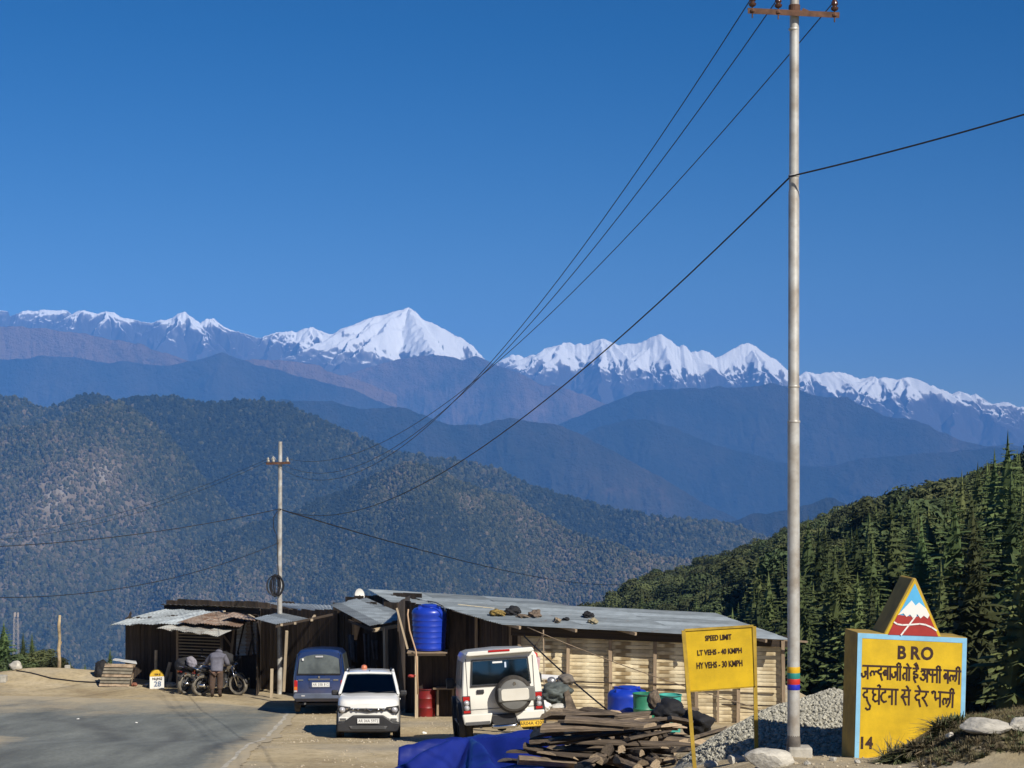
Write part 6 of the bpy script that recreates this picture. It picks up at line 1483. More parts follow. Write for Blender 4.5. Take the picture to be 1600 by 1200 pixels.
def drum(name, label, cat, px, d_, ytop, r_, m, taper=.9, hoops=2):
    x = (px-CX)/F*d_; zb = gzs(x, d_); H = pz(ytop, d_)-zb; t = thing(name, label, cat, (x, d_, zb))
    pr = [(r_*taper*.9, 0), (r_*taper, .02)]
    for k in range(1, hoops+1):
        f = k/(hoops+1); rr_ = r_*(taper+(1-taper)*f); pr += [(rr_, H*f-.025), (rr_+.014, H*f), (rr_, H*f+.025)]
    pr += [(r_, H-.03), (r_+.014, H-.02), (r_+.014, H), (r_-.01, H), (r_-.015, H-.05)]
    MB().lathe(pr, 30).build('drum_body', m, t, smooth=40)
    MB().lathe([(r_-.02, H-.05), (0, H-.048)], 30, cap=False).build('drum_lid', m, t)
    MB().tube([(r_*math.cos(a), r_*math.sin(a)-.02, H-.02-.10*math.sin(a*.5)*0) for a in np.linspace(3.6, 5.8, 9)], .008, 5).build('carry_wire', black_pl, t)
    return t
drum('plastic_drum', 'green plastic drum between the low blue tank and the log end', 'drum', 1007, 44.8, 1083, .27, green_p)
drum('plastic_tub', 'pale teal tub right of the log end behind the woodpile', 'tub', 1047, 44.6, 1085, .265, teal_p, .88, 1)
drum('plastic_drum', 'red plastic drum in the shade under the tank stand', 'drum', 666, 54.3, 1075, .27, red_p)
lump('water_can', 683, 1064, 54.6, 14, 20, .28, mat('translucent_can', (.30, .33, .38), .5), 'pale plastic can standing on the shaded bench beside the red drum', 'can', 3.3, .12)
bt = thing('shop_bench', 'rough timber bench in the shade behind the red drum', 'bench', (P(694, 0, 54.0).x, 54.0, gzs(-2, 54.0))); bto = Vector(bt.location)
stick(bt, 'bench_top', P(680, 1075, 54.1)-bto, P(712, 1075, 53.9)-bto, .35, .05, wood_post)
for px in (684, 708): stick(bt, 'leg', P(px, 1118, 54.0)-bto, P(px, 1076, 54.0)-bto, .06, .06, wood_post)
lump('cushion', 643, 1056, 53.4, 12, 5, .25, mat('red_cloth', (.40, .05, .04), .8), 'faded red cloth lying in the dark shop beside the tank stand', 'cloth', 1.3, .3)

# ---------------- satellite dish
dp = P(562, 930, 61.6); sd = thing('satellite_dish', 'white satellite dish behind the middle tin awning', 'dish', dp)
DM = Matrix.Rotation(R(18), 4, 'Z') @ Matrix.Rotation(R(82), 4, 'X')
MB().lathe([(0, -.07), (.10, -.06), (.18, -.035), (.245, 0), (.25, .004), (.25, -.006), (.18, -.045), (0, -.08)], 30, Matrix.Rotation(R(50), 4, 'Z') @ Matrix.Rotation(R(84), 4, 'X') @ Matrix.Scale(.86, 4)).build('reflector', white_pt, sd, smooth=40)
MB().tube([(0, .05, 0), (.02, .1, -.5), (.02, .12, -.9)], .02, 8).build('mast', grey_pl, sd)
MB().tube([(0, 0, -.2), (.10, -.16, -.04)], .01, 6).box((.10, -.16, -.03), (.05, .05, .05)).build('feed_arm', grey_pl, sd)

# ---------------- things left on the big roof
def roofpt(px, py):
    n_ = u_.cross(e_); r_ = P(px, py, 1.); return r_*(n_.dot(A_)/n_.dot(r_))
for (px, py, w, h, m, lab, sd_) in ((778, 961, 26, 13, mat('yellow_striped_rag', (.26, .18, .05), .9, var=.8, vscale=9), 'yellow and black rag heap on the front edge of the big roof', 1.),
    (800, 959, 26, 16, bl, 'black cloth beside the yellow rag heap on the roof', 2.), (818, 965, 22, 7, planktop, 'grey root on the roof right of the black cloth', 3.), (836, 963, 20, 14, mat('brown_rag', (.16, .12, .09), .95, var=.5, vscale=9), 'brown bundle on the roof edge left of the small block', 4.),
    (871, 972, 11, 9, cutwood, 'small pale wooden block near the eave of the big roof', 5.), (884, 969, 12, 6, bl, 'small black scrap right of the wooden block on the roof', 6.), (920, 964, 17, 12, bl, 'black bag lying far up on the big roof', 7.), (927, 973, 17, 10, mat('straw_bundle', (.34, .29, .18), .95, var=.4, vscale=9), 'straw coloured block in front of the black bag on the roof', 8.)):
    p = roofpt(px, py+h*.25); q = lump('roof_rag' if 'block' not in lab else 'roof_block', px, py, p.y, w, h, .35, m, lab, 'bundle', sd_, .45)
    q.location.y = p.y+.1; q.location.z = p.z+h/F*p.y*.42
p0, p1 = roofpt(716, 947), roofpt(772, 953); mbx = MB().beam(-(p1-p0)/2, (p1-p0)/2, .05, .03); tag(mbx.build('bamboo_pole', bamboo_m, loc=(p0+p1)/2+Vector((0, 0, .04))), 'pale bamboo pole lying across the big roof', 'pole')

# ---------------- junk by the bamboo wall, right of the off-road vehicle
tarp_g = mat('grey_green_tarp', (.085, .10, .095), .8, var=.45, vscale=4, bump=.2, bscale=9)
lump('tarp_bundle', 862, 1086, 45.2, 54, 30, .6, tarp_g, 'grey green tarpaulin heap between the off-road vehicle and the bamboo wall', 'tarp', 11., .6)
lump('sack', 851, 1104, 44.8, 20, 18, .35, white_pt, 'white sack under the grey green tarpaulin', 'sack', 12., .3)
lump('sack', 871, 1106, 44.9, 26, 13, .4, mat('dull_sack', (.52, .51, .47), .9), 'dull white sack right of the brighter sack', 'sack', 13., .3)
lump('cooking_pot', 862, 1064, 45.6, 14, 13, .22, steel, 'shiny metal pot on top of the junk heap', 'pot', 14., .08)
lump('dark_bundle', 884, 1062, 45.8, 28, 18, .4, mat('taupe_bundle', (.15, .13, .11), .95), 'brown bundle on top of the junk heap beside the metal pot', 'bundle', 15., .3)
c0 = P(888, 1090, 45.0); bb = MB().add([P(880, 1072, 45.2)-c0, P(886, 1072, 45.2)-c0, P(902, 1110, 44.6)-c0, P(886, 1112, 44.6)-c0]+[P(880, 1072, 45.25)-c0, P(886, 1072, 45.25)-c0, P(902, 1110, 44.65)-c0, P(886, 1112, 44.65)-c0], [(0, 1, 2, 3), (7, 6, 5, 4), (0, 4, 5, 1), (1, 5, 6, 2), (2, 6, 7, 3), (3, 7, 4, 0)])
tag(bb.build('leaning_board', planktop, loc=c0), 'narrow grey board leaning on the junk heap', 'board')
c0 = P(858, 1058, 46); tag(MB().box((0, 0, 0), (.50, .30, .03), rot=(R(10), R(3), 0)).build('metal_tray', white_pt, loc=c0), 'white flat tray on the junk heap beside the red cloth', 'tray')
rc = P(834, 1026, 46.5); rt_ = thing('red_cloth', 'small red cloth tied to a stick behind the off-road vehicle', 'cloth', rc)
MB().grid(lambda u, v: ((u-.5)*.17+.03*v, .03*math.sin(u*7), .14-.36*v-.10*abs(u-.4)), 8, 8).build('fabric', mat('bright_red_cloth', (.52, .02, .02), .8), rt_, smooth=True, fix=False).modifiers.new('gauge', 'SOLIDIFY').thickness = .005
MB().tube([(-.02, .02, .24), (.03, .02, -1.2)], .012, 6).build('stick', wood_post, rt_)
c0 = P(838, 1045, 46.3); tag(MB().box((0, 0, 0), (.12, .3, .55), rot=(0, R(8), 0)).build('pink_sheet', mat('faded_pink_panel', (.55, .35, .36), .6), loc=c0, bevel=.03), 'faded pink plastic sheet below the red cloth', 'sheet')
# litter on the dirt
for k, (px, py, d_, lab) in enumerate(((663, 1147, 44.5, 'crumpled white paper on the dirt between the two white cars'), (122, 1125, 47.6, 'white scrap on the road in front of the sandy edge'), (213, 1131, 49.5, 'white scrap in the middle of the road'), (445, 1075, 62.4, 'white scrap under the small awning'))):
    p = on_ground(px, py); q = lump('paper_scrap', px, py, p.y, (7, 4, 4, 4)[k], (4, 2, 2, 3)[k], .07, white_pt, lab, 'litter', 20.+k, .4); q.location = p+Vector((0, 0, .03))

# ---------------- weeds on the mound and round the yellow slab
weed_m = [add_rand(mat(n_, c1, .8, var=0, vscale=3, col2=c2), .35, .02) for n_, c1, c2 in (('green_weed', (.125, .145, .055), (.065, .080, .034)), ('dry_grass', (.25, .21, .10), (.14, .11, .055)), ('brown_weed', (.19, .155, .085), (.10, .085, .048)))]
def tuft(seed, m, n=26, h=1., broad=.05, spread=.55, curl=.5):
    rr = random.Random(seed); mb = MB()
    for i in range(n):
        a = rr.uniform(0, 6.28); L = h*rr.uniform(.45, 1.0); sp = rr.uniform(.05, spread); w = broad*rr.uniform(.6, 1.3)
        c, s = math.cos(a), math.sin(a); bx, by = rr.uniform(-.15, .15), rr.uniform(-.15, .15); pts = []
        for t in (0, .35, .7, 1.):
            rad = sp*t**1.4; z = L*t-curl*sp*t*t*.6; pts.append((bx+c*rad, by+s*rad, z, w*(1-t*.85)))
        for p, q in zip(pts, pts[1:]): mb.add([(p[0]-s*p[3], p[1]+c*p[3], p[2]), (p[0]+s*p[3], p[1]-c*p[3], p[2]), (q[0]+s*q[3], q[1]-c*q[3], q[2]), (q[0]-s*q[3], q[1]+c*q[3], q[2])], [(0, 1, 2, 3)])
    return mb.mesh('tuft', m, fix=False)
TG = [tuft(1, weed_m[0], 34, .8, .12, 1.0, .8), tuft(2, weed_m[2], 34, .9, .10, .9, .7), tuft(3, weed_m[1], 40, .8, .035, 1.0, .8), tuft(4, weed_m[1], 34, 1., .025, .9, .6), tuft(5, weed_m[2], 36, .7, .11, 1.1, .8)]
TB = [tuft(11, weed_m[0], 120, .75, .06, 1.1, .75), tuft(12, weed_m[2], 110, .75, .055, 1.1, .75)]
N = 15000; wx = RNG.uniform(3.95, 8.5, N); wy = RNG.uniform(17.8, 23.5, N)
kp = (RNG.random(N) < np.clip((wx-3.9)*1.6, 0, 1)) & (pn(wx*1.3, wy*1.3, 3.) > -.35) & ~((wx < 4.95) & (wy > 20.15) & (wy < 21.0)) & (wy > 18.35+.25*pn(wx*2, 1.1, 4)) & ~((wx < 4.7) & (wy > 21))
wx, wy = wx[kp], wy[kp]
scatter('mound_weeds', np.stack([wx, wy, gz(wx, wy)-.01], 1), RNG.uniform(.04, .12, len(wx)), np.zeros(len(wx)), TG)
rr = random.Random(31)
for k, (px, py, d_, h, mi, lab) in enumerate(((1400, 1172, 19.75, .20, 0, 'leafy green weed at the left end of the bushes before the yellow slab'), (1417, 1172, 19.6, .27, 1, 'bushy green weed under the end of the Hindi writing'), (1432, 1170, 19.7, .25, 0, 'green weed in the middle of the bushes before the slab'),
    (1449, 1165, 19.6, .30, 4, 'brownish weed rising before the slab'), (1466, 1155, 19.8, .30, 1, 'dark leafy weed covering the lower right of the slab'), (1486, 1142, 19.9, .30, 4, 'brown weed on the crest of the mound before the slab'), (1503, 1128, 19.95, .26, 0, 'green weed at the right corner of the slab'), (1392, 1165, 19.8, .42, 3, 'single tall dry stalk left of the bushes'))):
    p = P(px, py, d_); t = thing('weed', lab, 'weed', (p.x, d_, gzs(p.x, d_)-.02)); t.scale = (h*1.2, h*1.2, h)
    for q in range(3 if k < 7 else 1):
        o_ = bpy.data.objects.new('leaves', TB[0 if mi in (0, 1) else 1] if mi != 3 else TG[3]); o_.location = (rr.uniform(-.35, .35), rr.uniform(-.3, .3), 0); o_.rotation_euler = (0, 0, rr.uniform(0, 6)); o_.scale = (1, 1, rr.uniform(.7, 1.1)); link(o_, t)
c0 = P(1484, 1172, 19.2); tag(MB().tube([P(1462, 1168, 19.3)-c0, P(1484, 1172, 19.2)-c0, P(1505, 1178, 19.0)-c0], .010, 6).build('iron_rod', rust_iron, loc=c0), 'dark iron rod lying before the weeds and the white rock', 'rod')
ws = [Vector((P(1560+14*math.cos(a)*k_, 1194+5*math.sin(a)*k_, 18.75))) for k_ in (1., .7) for a in np.linspace(0, 6, 12)]
c0 = ws[0].copy(); tag(MB().tube([p-c0 for p in ws], .006, 5).build('wire_loop', cable_m, loc=c0), 'tangled black wire under the white rock at right', 'wire')

# ---------------- far left: post, board, sticks, hose, mast
pp_ = P(92, 1043, 67.0); pp_.z = gzs(pp_.x, 67)
wp = thing('wooden_post', 'knotty weathered wooden post on the sandy edge at left', 'post', pp_)
zt = pz(961, 67)-pp_.z
MB().tube([(0, 0, -.1), (.02, 0, .35), (-.01, .01, .7), (.03, 0, 1.1), (.0, 0, zt*.8), (.03, 0, zt)], [.075, .06, .065, .05, .06, .042], 9).build('shaft', mat('knotty_wood', (.40, .31, .19), .9, var=.45, vscale=5, bump=.8, bscale=9), wp, smooth=True)
MB().tube([(.05, 0, zt*.45), (.10, 0, zt*.52)], [.03, .015], 6).build('branch_stub', wood_post, wp)
MB().box((.30, .0, .06), (.20, .1, .22)).build('foot_block', concrete, wp, bevel=.03)
wood_grey = add_rand(mat('grey_boards', (.20, .175, .13), .9, var=.35, vscale=5), .12)
lb = thing('board_panel', 'weathered board panel leaning on scraps left of the milestone', 'board', P(180, 1070, 64.3)); lbo = Vector(lb.location)
for k in range(7):
    y0, y1 = 1037+k*5, 1042.1+k*5; sh = (k*1.2)
    q = [P(163-sh*1.2, y1, 64.0-.04*k), P(208-sh*.9, y1+1, 64.0-.04*k), P(209-sh*.9, y0+1, 64.1-.04*k), P(164-sh*1.2, y0, 64.1-.04*k)]
    MB().add([p-lbo for p in q]+[p-lbo+Vector((0, .03, 0)) for p in q], [(0, 1, 2, 3), (7, 6, 5, 4), (0, 4, 5, 1), (1, 5, 6, 2), (2, 6, 7, 3), (3, 7, 4, 0)]).build('board', wood_grey if k % 3 else wood_post, lb)
for (x0, y0, x1, y1) in ((160, 1066, 170, 1036), (205, 1070, 211, 1038)): stick(lb, 'batten', P(x0, y0, 64.2)-lbo, P(x1, y1, 64.2)-lbo, .06, .04, wood_post)
lump('black_sheet', 158, 1049, 65.2, 20, 36, .4, bl, 'black sheet behind the leaning board panel', 'sheet', 8.8, .25)
c0 = P(195, 1034, 64.6); corr_sheet(None, [P(176, 1031, 64.4), P(214, 1037, 64.2), P(212, 1032, 65.2), P(180, 1029, 65.4)], tin_white, 5, name='tin_scrap'); tag(bpy.data.objects[[o.name for o in bpy.data.objects if o.name.startswith('tin_scrap')][0]], 'bent white tin scrap on top of the board panel', 'sheet')
for (x0, y0, x1, y1, r_, lab) in ((243, 1060, 244, 1016, .05, 'upright stick behind the milestone'), (256, 1062, 266, 1035, .06, 'leaning stick right of the milestone'), (264, 1064, 267, 1050, .06, 'short stub stick beside the motorcycles')):
    a, b = P(x0, y0, 64.4), P(x1, y1, 64.4); a.z = gzs(a.x, a.y)-.05; c0 = (a+b)/2; tag(MB().tube([a-c0, b-c0], r_, 7).build('stick', wood_pale, loc=c0), lab, 'stick')
for k, (px, py, w, h, lab) in enumerate(((268, 1067, 22, 9, 'pale rubble beside the milestone'), (231, 1071, 12, 6, 'small rubble left of the milestone'), (210, 1068, 9, 6, 'broken brick by the board panel'), (196, 1071, 16, 4, 'dark scrap under the board panel'))):
    q = lump('rubble', px, py, 64.0, w, h, .3, concrete if k < 2 else (mat('red_brick', (.25, .10, .06), .9) if k == 2 else bl), lab, 'rubble', 40.+k, .4); q.location.z = gzs(q.location.x, 64)+.05
hp = [on_ground(x, y) for x, y in ((26, 1049), (50, 1053), (80, 1061), (120, 1066), (160, 1068), (205, 1069))]; c0 = hp[2].copy()
tag(MB().tube([p-c0+Vector((0, 0, .03)) for p in hp], .022, 6).build('water_hose', cable_m, loc=c0), 'black hose snaking over the sand at far left', 'hose')
for k, (px, w) in enumerate(((3, .7),)):
    p = P(px, 1048, 64.5); tag(MB().box((0, 0, .1), (w*.45, .3, .26)).build('kerb_stone', concrete, loc=(p.x, 64.5, gzs(p.x, 64.5)), bevel=.03), 'white kerb stone at the left edge' if k == 0 else 'second kerb stone just outside the left edge', 'kerb stone')
mo = P(25, 1035, 260); lm = thing('lattice_mast', 'distant lattice radio mast behind the conifers at far left', 'mast', mo)
hh = 78/F*260; mm_ = mat('mast_paint', (.42, .38, .38), .6)
for sx in (-1, 1):
    for sy in (-1, 1): MB().tube([(sx*.42, sy*.42, -3), (sx*.24, sy*.24, hh)], .022, 4).build('leg', mm_, lm)
mb = MB()
for k in range(16):
    z0, z1 = -3+(hh+3)*k/16, -3+(hh+3)*(k+1)/16; w0, w1 = .42-.18*k/16, .42-.18*(k+1)/16
    for s in (-1, 1): mb.tube([(-w0, s*w0, z0), (w1, s*w1, z1)], .011, 3).tube([(w0, s*w0, z0), (-w1, s*w1, z1)], .011, 3).tube([(s*w0, -w0, z0), (s*w1, w1, z1)], .011, 3)
mb.build('bracing', mm_, lm)
for k in range(3): MB().box((.3*math.cos(k*2.1), .3*math.sin(k*2.1), hh-.3), (.14, .14, .6)).build('antenna', mm_, lm)

# ---------------- milestone
ms_ = P(245, 1076, 63.6); ms_.z = gzs(ms_.x, 63.6); mst = thing('milestone', 'small yellow topped white milestone reading 28 by the roadside', 'milestone', ms_, R(12))
arc = [(-.235, .40)]+[(.235*math.cos(a), .40+.22*math.sin(a)) for a in np.linspace(math.pi, 0, 13)][1:-1]+[(.235, .40)]
MB().prism([(-.235, -.1), (.235, -.1), (.235, .40), (-.235, .40)], -.11, .11).build('body', white_pt, mst, bevel=.012)
MB().prism(arc, -.112, .112).build('cap', mat('milestone_yellow', (.66, .42, .03), .55, var=.2, vscale=6), mst, bevel=.012)
put_text('28', .24, mat('blue_lettering', (.12, .18, .30), .6), mst, (.02, -.118, .15), (R(90), 0, 0), bold=.004); put_text('NLJNG', .105, ink, mst, (.01, -.118, .325), (R(90), 0, 0), bold=.003); put_text('KM 8', .085, brown_ink, mst, (.02, -.118, .47), (R(90), 0, 0), bold=.003)
put_text('NH', .10, ink, mst, (-.241, 0, .25), (R(90), 0, R(-90)), bold=.003)
# ================================================================== MOTORCYCLES AND THE RIDER
bike_red = paint('dark_bike_paint', (.016, .016, .020)); alum = mat('engine_alloy', (.30, .30, .30), .45, .8, var=.3, vscale=8); dusty_tyre = mat('dusty_tyre', (.20, .18, .145), .95, var=.35, vscale=9)
amber_d = mat('dark_amber_lens', (.16, .05, .015), .3)
rim_d = mat('dark_rim', (.10, .10, .10), .5, .5)
def motorcycle(name, label, loc, rz, lean=R(7), luggage=None, steer=0.):
    t = thing(name, label, 'motorcycle', loc, 0, 'motorcycles parked by the stall'); t.rotation_euler = (lean, 0, rz); t.rotation_mode = 'XYZ'
    Rw = .345
    def wh(x, nm, par):
        w = empty(nm, (x, 0, Rw), 0, par)
        MB().lathe([(Rw-.095, -.045), (Rw-.035, -.068), (Rw-.008, -.042), (Rw, 0), (Rw-.008, .042), (Rw-.035, .068), (Rw-.095, .045)], 32, axis='y', cap=False).build('tyre', dusty_tyre, w, smooth=50)
        mb = MB().lathe([(Rw-.09, -.025), (Rw-.075, -.03), (Rw-.075, .03), (Rw-.09, .025)], 28, axis='y', cap=False).lathe([(.03, -.06), (.055, -.05), (.055, .05), (.03, .06)], 14, axis='y')
        for k in range(14):
            a = k/14*6.283; mb.tube([(.05*math.cos(a+.4), .02*(-1)**k, .05*math.sin(a+.4)), ((Rw-.085)*math.cos(a), 0, (Rw-.085)*math.sin(a))], .005, 4)
        mb.build('rim', rim_d, w)
        MB().lathe([(.04, .05), (.12, .052), (.12, .058), (.04, .06)], 18, axis='y', cap=False).build('brake_disc', steel, w)
        return w
    wh(-.68, 'wheel', t); fw = wh(.68, 'wheel', t)
    MB().tube([(.48, 0, .90), (.40, 0, .72), (.15, 0, .36), (-.15, 0, .32), (-.30, 0, .50), (-.55, 0, .74), (-.75, 0, .78)], .022, 8).tube([(.44, 0, .84), (-.1, 0, .72), (-.55, 0, .72)], .022, 8).tube([(-.25, .09, .36), (-.68, .10, .32)], .022, 8).tube([(-.25, -.09, .36), (-.68, -.10, .32)], .022, 8).build('frame', black_pl, t, smooth=True)
    for s in (-1, 1):
        MB().tube([(.70, s*.075, .32), (.50, s*.075, .92)], .020, 8).build('fork', chrome, t, smooth=True)
        MB().tube([(-.60, s*.12, .36), (-.48, s*.12, .70)], .028, 8).build('shock_absorber', black_pl, t, smooth=True)
        MB().tube([(.38, s*.36, 1.07), (.40, s*.44, 1.06)], .019, 8).build('grip', black_pl, t)
        mi = MB().tube([(.42, s*.30, 1.08), (.46, s*.38, 1.22)], .008, 5).lathe([(0, -.01), (.055, 0), (.055, .01), (0, .014)], 12, Matrix.Translation((.46, s*.40, 1.26)) @ Matrix.Rotation(R(90), 4, 'Y')).build('mirror', black_pl, t)
        MB().lathe([(.0, -.04), (.03, -.01), (.03, .03)], 10, Matrix.Translation((-.92, s*.16, .72))).build('indicator', amber_d, t)
    MB().tube([(.38, -.42, 1.06), (.40, -.24, 1.08), (.47, -.08, 1.02), (.47, .08, 1.02), (.40, .24, 1.08), (.38, .42, 1.06)], .013, 8).build('handlebar', chrome, t, smooth=True)
    MB().lathe([(0, -.03), (.085, -.01), (.09, .03), (.07, .10), (.03, .14), (0, .14)], 18, Matrix.Translation((.62, 0, .90)) @ Matrix.Rotation(R(-90), 4, 'Y')).build('headlight', chrome, t, smooth=40)
    loft([(-.24, [(0, -.08), (.08, -.08), (.11, 0), (.10, .07), (.05, .11), (0, .12)]), (0, [(0, -.10), (.11, -.09), (.155, .0), (.14, .09), (.07, .14), (0, .15)]), (.22, [(0, -.06), (.08, -.06), (.12, .02), (.10, .09), (.05, .12), (0, .13)])]).build('fuel_tank', bike_red, t, smooth=60, loc=(.18, 0, .82), rot=(0, 0, R(-90)))
    MB().prism([(-.08, .80), (-.10, .86), (-.35, .84), (-.55, .88), (-.80, .93), (-.84, .88), (-.60, .78), (-.3, .76)], -.12, .12).build('seat', mat('seat_leather', (.018, .017, .016), .55), t, bevel=.04)
    mb = MB().box((.10, 0, .40), (.36, .24, .26))
    for k in range(6): mb.box((.14+k*.008, 0, .54+k*.028), (.20, .20, .012))
    mb.lathe([(.07, .12), (.11, .12), (.11, .17), (.06, .18)], 14, Matrix.Translation((.02, 0, .38)), axis='y').build('engine', alum, t, bevel=.01)
    MB().tube([(.22, -.10, .52), (.34, -.14, .42), (.25, -.15, .26), (-.2, -.15, .27), (-.40, -.16, .32), (-.86, -.18, .40)], [.022, .022, .022, .024, .042, .045], 10).build('exhaust', chrome, t, smooth=True)
    MB().tube([(-.68+.36*math.cos(a), 0, .32+.36*math.sin(a)) for a in np.linspace(.35, 2.7, 12)], .055, 6).build('rear_mudguard', black_pl, t, smooth=True)
    MB().tube([(.68+.345*math.cos(a), 0, .32+.345*math.sin(a)) for a in np.linspace(.2, 2.2, 10)], .05, 6).build('front_mudguard', black_pl, t, smooth=True)
    MB().box((-.98, 0, .76), (.05, .10, .05)).build('tail_light', mat('dark_red_lens', (.13, .01, .01), .3), t, bevel=.015)
    MB().box((-1.02, 0, .62), (.012, .16, .09), rot=(0, R(-15), 0)).build('number_plate', grey_pl, t)
    MB().tube([(-.30, 0, .86), (-.78, .13, .94), (-.95, .10, .92), (-.95, -.10, .92), (-.78, -.13, .94)], .012, 6).build('grab_rail', chrome, t)
    MB().tube([(-.1, .12, .30), (-.16, .26, .0)], .014, 6).build('side_stand', black_pl, t)
    return t
p1 = P(314, 1090, 61.4); z1 = gzs(p1.x, 61.4)
b1 = motorcycle('motorcycle', 'black motorcycle with a white cloth on its seat behind the standing rider', (p1.x+.48, 61.4+.50, z1), R(42))
p2 = P(286, 1085, 62.0); b2 = motorcycle('motorcycle', 'leftmost dark motorcycle carrying a big black bag', (p2.x+.36, 62.0+.62, gzs(p2.x, 62.2)), R(60), lean=R(9))
p3 = P(372, 1090, 61.6); b3 = motorcycle('motorcycle', 'rightmost motorcycle pointing its front wheel at the dark shop', (p3.x-.58, 61.6+.36, gzs(p3.x-.4, 61.6)), R(-28), lean=R(6))
# luggage, cloths
bag_m = mat('black_bag_cloth', (.022, .022, .025), .8, var=.3, vscale=6)
bg_ = lump('luggage_bag', 291, 1040, 62.3, 36, 27, .5, bag_m, 'big black bag strapped on the leftmost motorcycle', 'bag', 51., .25)
q = lump('rain_cover', 299, 1035, 62.0, 15, 20, .2, mat('grey_cover', (.24, .23, .27), .7, var=.3, vscale=8), 'grey flap folded over the black bag', 'cover', 52., .3); q.rotation_euler = (0, R(-35), 0)
lump('white_cloth', 319, 1045, 61.7, 22, 10, .35, white_pt, 'white cloth bundle on the seat of the middle motorcycle', 'cloth', 53., .35)
lump('riding_gear', 352, 1030, 62.1, 26, 24, .4, bag_m, 'dark jacket and helmet heaped on the rightmost motorcycle', 'bag', 54., .3)

# ---------------- the rider, seen from behind, bent over the motorcycle
def skin_body(name, nodes, edges, m, parent, sub=2, root=0):
    me = bpy.data.meshes.new(name); me.from_pydata([n[0] for n in nodes], edges, []); me.materials.append(m)
    o_ = bpy.data.objects.new(name, me); link(o_, parent)
    o_.modifiers.new('skin', 'SKIN').use_smooth_shade = True
    for i, n in enumerate(nodes):
        r_ = n[1] if isinstance(n[1], tuple) else (n[1], n[1]); me.skin_vertices[0].data[i].radius = r_; me.skin_vertices[0].data[i].use_root = (i == root)
    s = o_.modifiers.new('sub', 'SUBSURF'); s.levels = s.render_levels = sub
    return o_
pf = P(338, 1091, 61.0); pf.z = gzs(pf.x, 61.0)
per = thing('person', 'rider in grey hooded jacket and brown trousers bending over a motorcycle', 'person', pf)
skin_m = mat('skin', (.36, .20, .13), .6, var=.08); jk = mat('grey_jacket', (.135, .135, .17), .85, var=.2, vscale=6, bump=.4, bscale=14); tr_m = mat('brown_trousers', (.085, .055, .04), .9, var=.3, vscale=7, bump=.3, bscale=16); bt_m = mat('brown_boots', (.05, .032, .024), .7)
# joints (x right, y away from camera, z up)
hipL, hipR = (-.10, .02, .86), (.10, .02, .86)
sk = {'pel': ((0, .02, .90), .13), 'spine': ((0, .12, 1.08), .125), 'chest': ((.0, .30, 1.23), .14), 'neck': ((.02, .42, 1.31), .055), 'head': ((.03, .52, 1.36), .095), 'crown': ((.03, .59, 1.42), .085),
 'shL': ((-.20, .32, 1.26), .07), 'elL': ((-.37, .40, 1.06), .05), 'wrL': ((-.40, .52, 1.00), .03), 'haL': ((-.41, .58, .97), .035),
 'shR': ((.20, .32, 1.26), .07), 'elR': ((.30, .40, 1.02), .05), 'wrR': ((.24, .55, .95), .03), 'haR': ((.23, .61, .93), .035),
 'thL': (hipL, .09), 'knL': ((-.12, .0, .46), .062), 'anL': ((-.13, -.01, .09), .042), 'toL': ((-.15, .16, .03), .035), 'thR': (hipR, .09), 'knR': ((.11, .04, .46), .062), 'anR': ((.10, .03, .09), .042), 'toR': ((.13, .20, .03), .035)}
keys = list(sk); nodes = [sk[k] for k in keys]; ix = {k: i for i, k in enumerate(keys)}
ed = [(ix[a], ix[b]) for a, b in (('pel', 'spine'), ('spine', 'chest'), ('chest', 'neck'), ('neck', 'head'), ('head', 'crown'), ('chest', 'shL'), ('shL', 'elL'), ('elL', 'wrL'), ('wrL', 'haL'), ('chest', 'shR'), ('shR', 'elR'), ('elR', 'wrR'), ('wrR', 'haR'), ('pel', 'thL'), ('thL', 'knL'), ('knL', 'anL'), ('anL', 'toL'), ('pel', 'thR'), ('thR', 'knR'), ('knR', 'anR'), ('anR', 'toR'))]
for s, hk in ((-1, 'haL'), (1, 'haR')):      # five unequal bent fingers on each hand
    h = Vector(sk[hk][0])
    for j, (dx, L) in enumerate(((-.030, .055), (-.010, .070), (.010, .075), (.030, .066), (.045*-s, .05))):
        a_ = h+Vector((dx, .03, -.005)); b_ = a_+Vector((dx*.3, L*.6, -.012)); c_ = b_+Vector((0, L*.3, -.03)); i0 = len(nodes)
        nodes += [(tuple(a_), .010), (tuple(b_), .009), (tuple(c_), .008)]; ed += [(ix[hk], i0), (i0, i0+1), (i0+1, i0+2)]
skin_body('body', nodes, ed, skin_m, per)
jn = [((0, .02, .80), (.21, .16)), ((0, .08, 1.0), (.22, .17)), ((0, .18, 1.14), (.225, .17)), ((.0, .30, 1.25), (.22, .17)), ((.01, .40, 1.31), (.14, .12)), ((-.20, .32, 1.26), .11), ((-.37, .40, 1.06), .088), ((-.40, .51, 1.01), .060), ((.20, .32, 1.26), .11), ((.30, .40, 1.03), .088), ((.25, .54, .965), .060)]
skin_body('jacket', jn, [(0, 1), (1, 2), (2, 3), (3, 4), (3, 5), (5, 6), (6, 7), (3, 8), (8, 9), (9, 10)], jk, per, root=1)
hood = skin_body('hood', [((.01, .40, 1.34), (.13, .11)), ((.015, .46, 1.39), (.14, .12)), ((.02, .50, 1.43), (.11, .10))], [(0, 1), (1, 2)], jk, per)
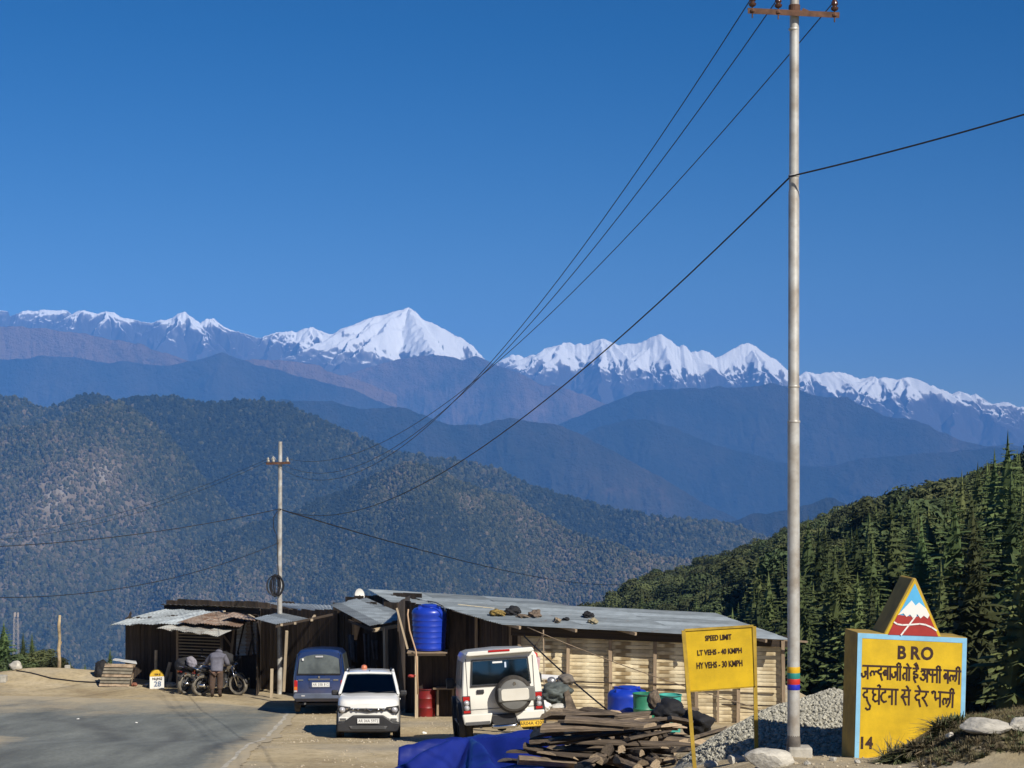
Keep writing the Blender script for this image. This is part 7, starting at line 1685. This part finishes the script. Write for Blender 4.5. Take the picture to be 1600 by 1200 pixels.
skin_body('trousers', [((0, .02, .90), (.175, .14)), ((-.11, .02, .78), .125), ((-.13, .0, .47), .105), ((-.135, -.01, .22), .098), ((.11, .02, .78), .125), ((.115, .04, .47), .105), ((.105, .03, .22), .098)], [(0, 1), (1, 2), (2, 3), (0, 4), (4, 5), (5, 6)], tr_m, per)
for s, a_ in ((-1, Vector((-.13, -.01, 0))), (1, Vector((.10, .03, 0)))):
    skin_body('boot', [(tuple(a_+Vector((0, 0, .30))), .075), (tuple(a_+Vector((0, 0, .12))), .068), (tuple(a_+Vector((0, .02, .055))), .062), (tuple(a_+Vector((s*.02, .18, .045))), .048)], [(0, 1), (1, 2), (2, 3)], bt_m, per, root=2)
fc = MB()     # face on the side turned away: eyes, nose, mouth, ears
fc.lathe([(0, -.012), (.012, 0), (0, .012)], 8, Matrix.Translation((-.005, .635, 1.335))).lathe([(0, -.012), (.012, 0), (0, .012)], 8, Matrix.Translation((.065, .635, 1.335))); fc.build('eyes', white_pt, per)
MB().tube([(.03, .62, 1.33), (.03, .645, 1.285)], [.010, .017], 6).build('nose', skin_m, per)
MB().box((.03, .60, 1.262), (.05, .01, .012)).build('mouth', mat('lips', (.25, .10, .08), .6), per)
skin_body('hair', [((.03, .54, 1.44), (.10, .10)), ((.03, .60, 1.47), (.085, .08))], [(0, 1)], mat('black_hair', (.012, .011, .010), .6), per)
# ------------------------------------------------------------------ the air
hz = MB().box((0, 17000, -1000), (40000, 38000, 6600)); hm = bpy.data.materials.new('haze'); hm.use_nodes = True
hn = hm.node_tree; hn.nodes.clear(); ho = hn.nodes.new('ShaderNodeOutputMaterial'); hv = hn.nodes.new('ShaderNodeVolumePrincipled')
hv.inputs['Density'].default_value = HAZE_D; hv.inputs['Color'].default_value = (*HAZE_C, 1); hv.inputs['Anisotropy'].default_value = -.35
hv.inputs['Density Attribute'].default_value = ''; hv.inputs['Color Attribute'].default_value = ''; hv.inputs['Temperature Attribute'].default_value = ''
hn.links.new(hv.outputs[0], ho.inputs['Volume'])
hob = hz.build('haze', hm); hob['kind'] = 'stuff'
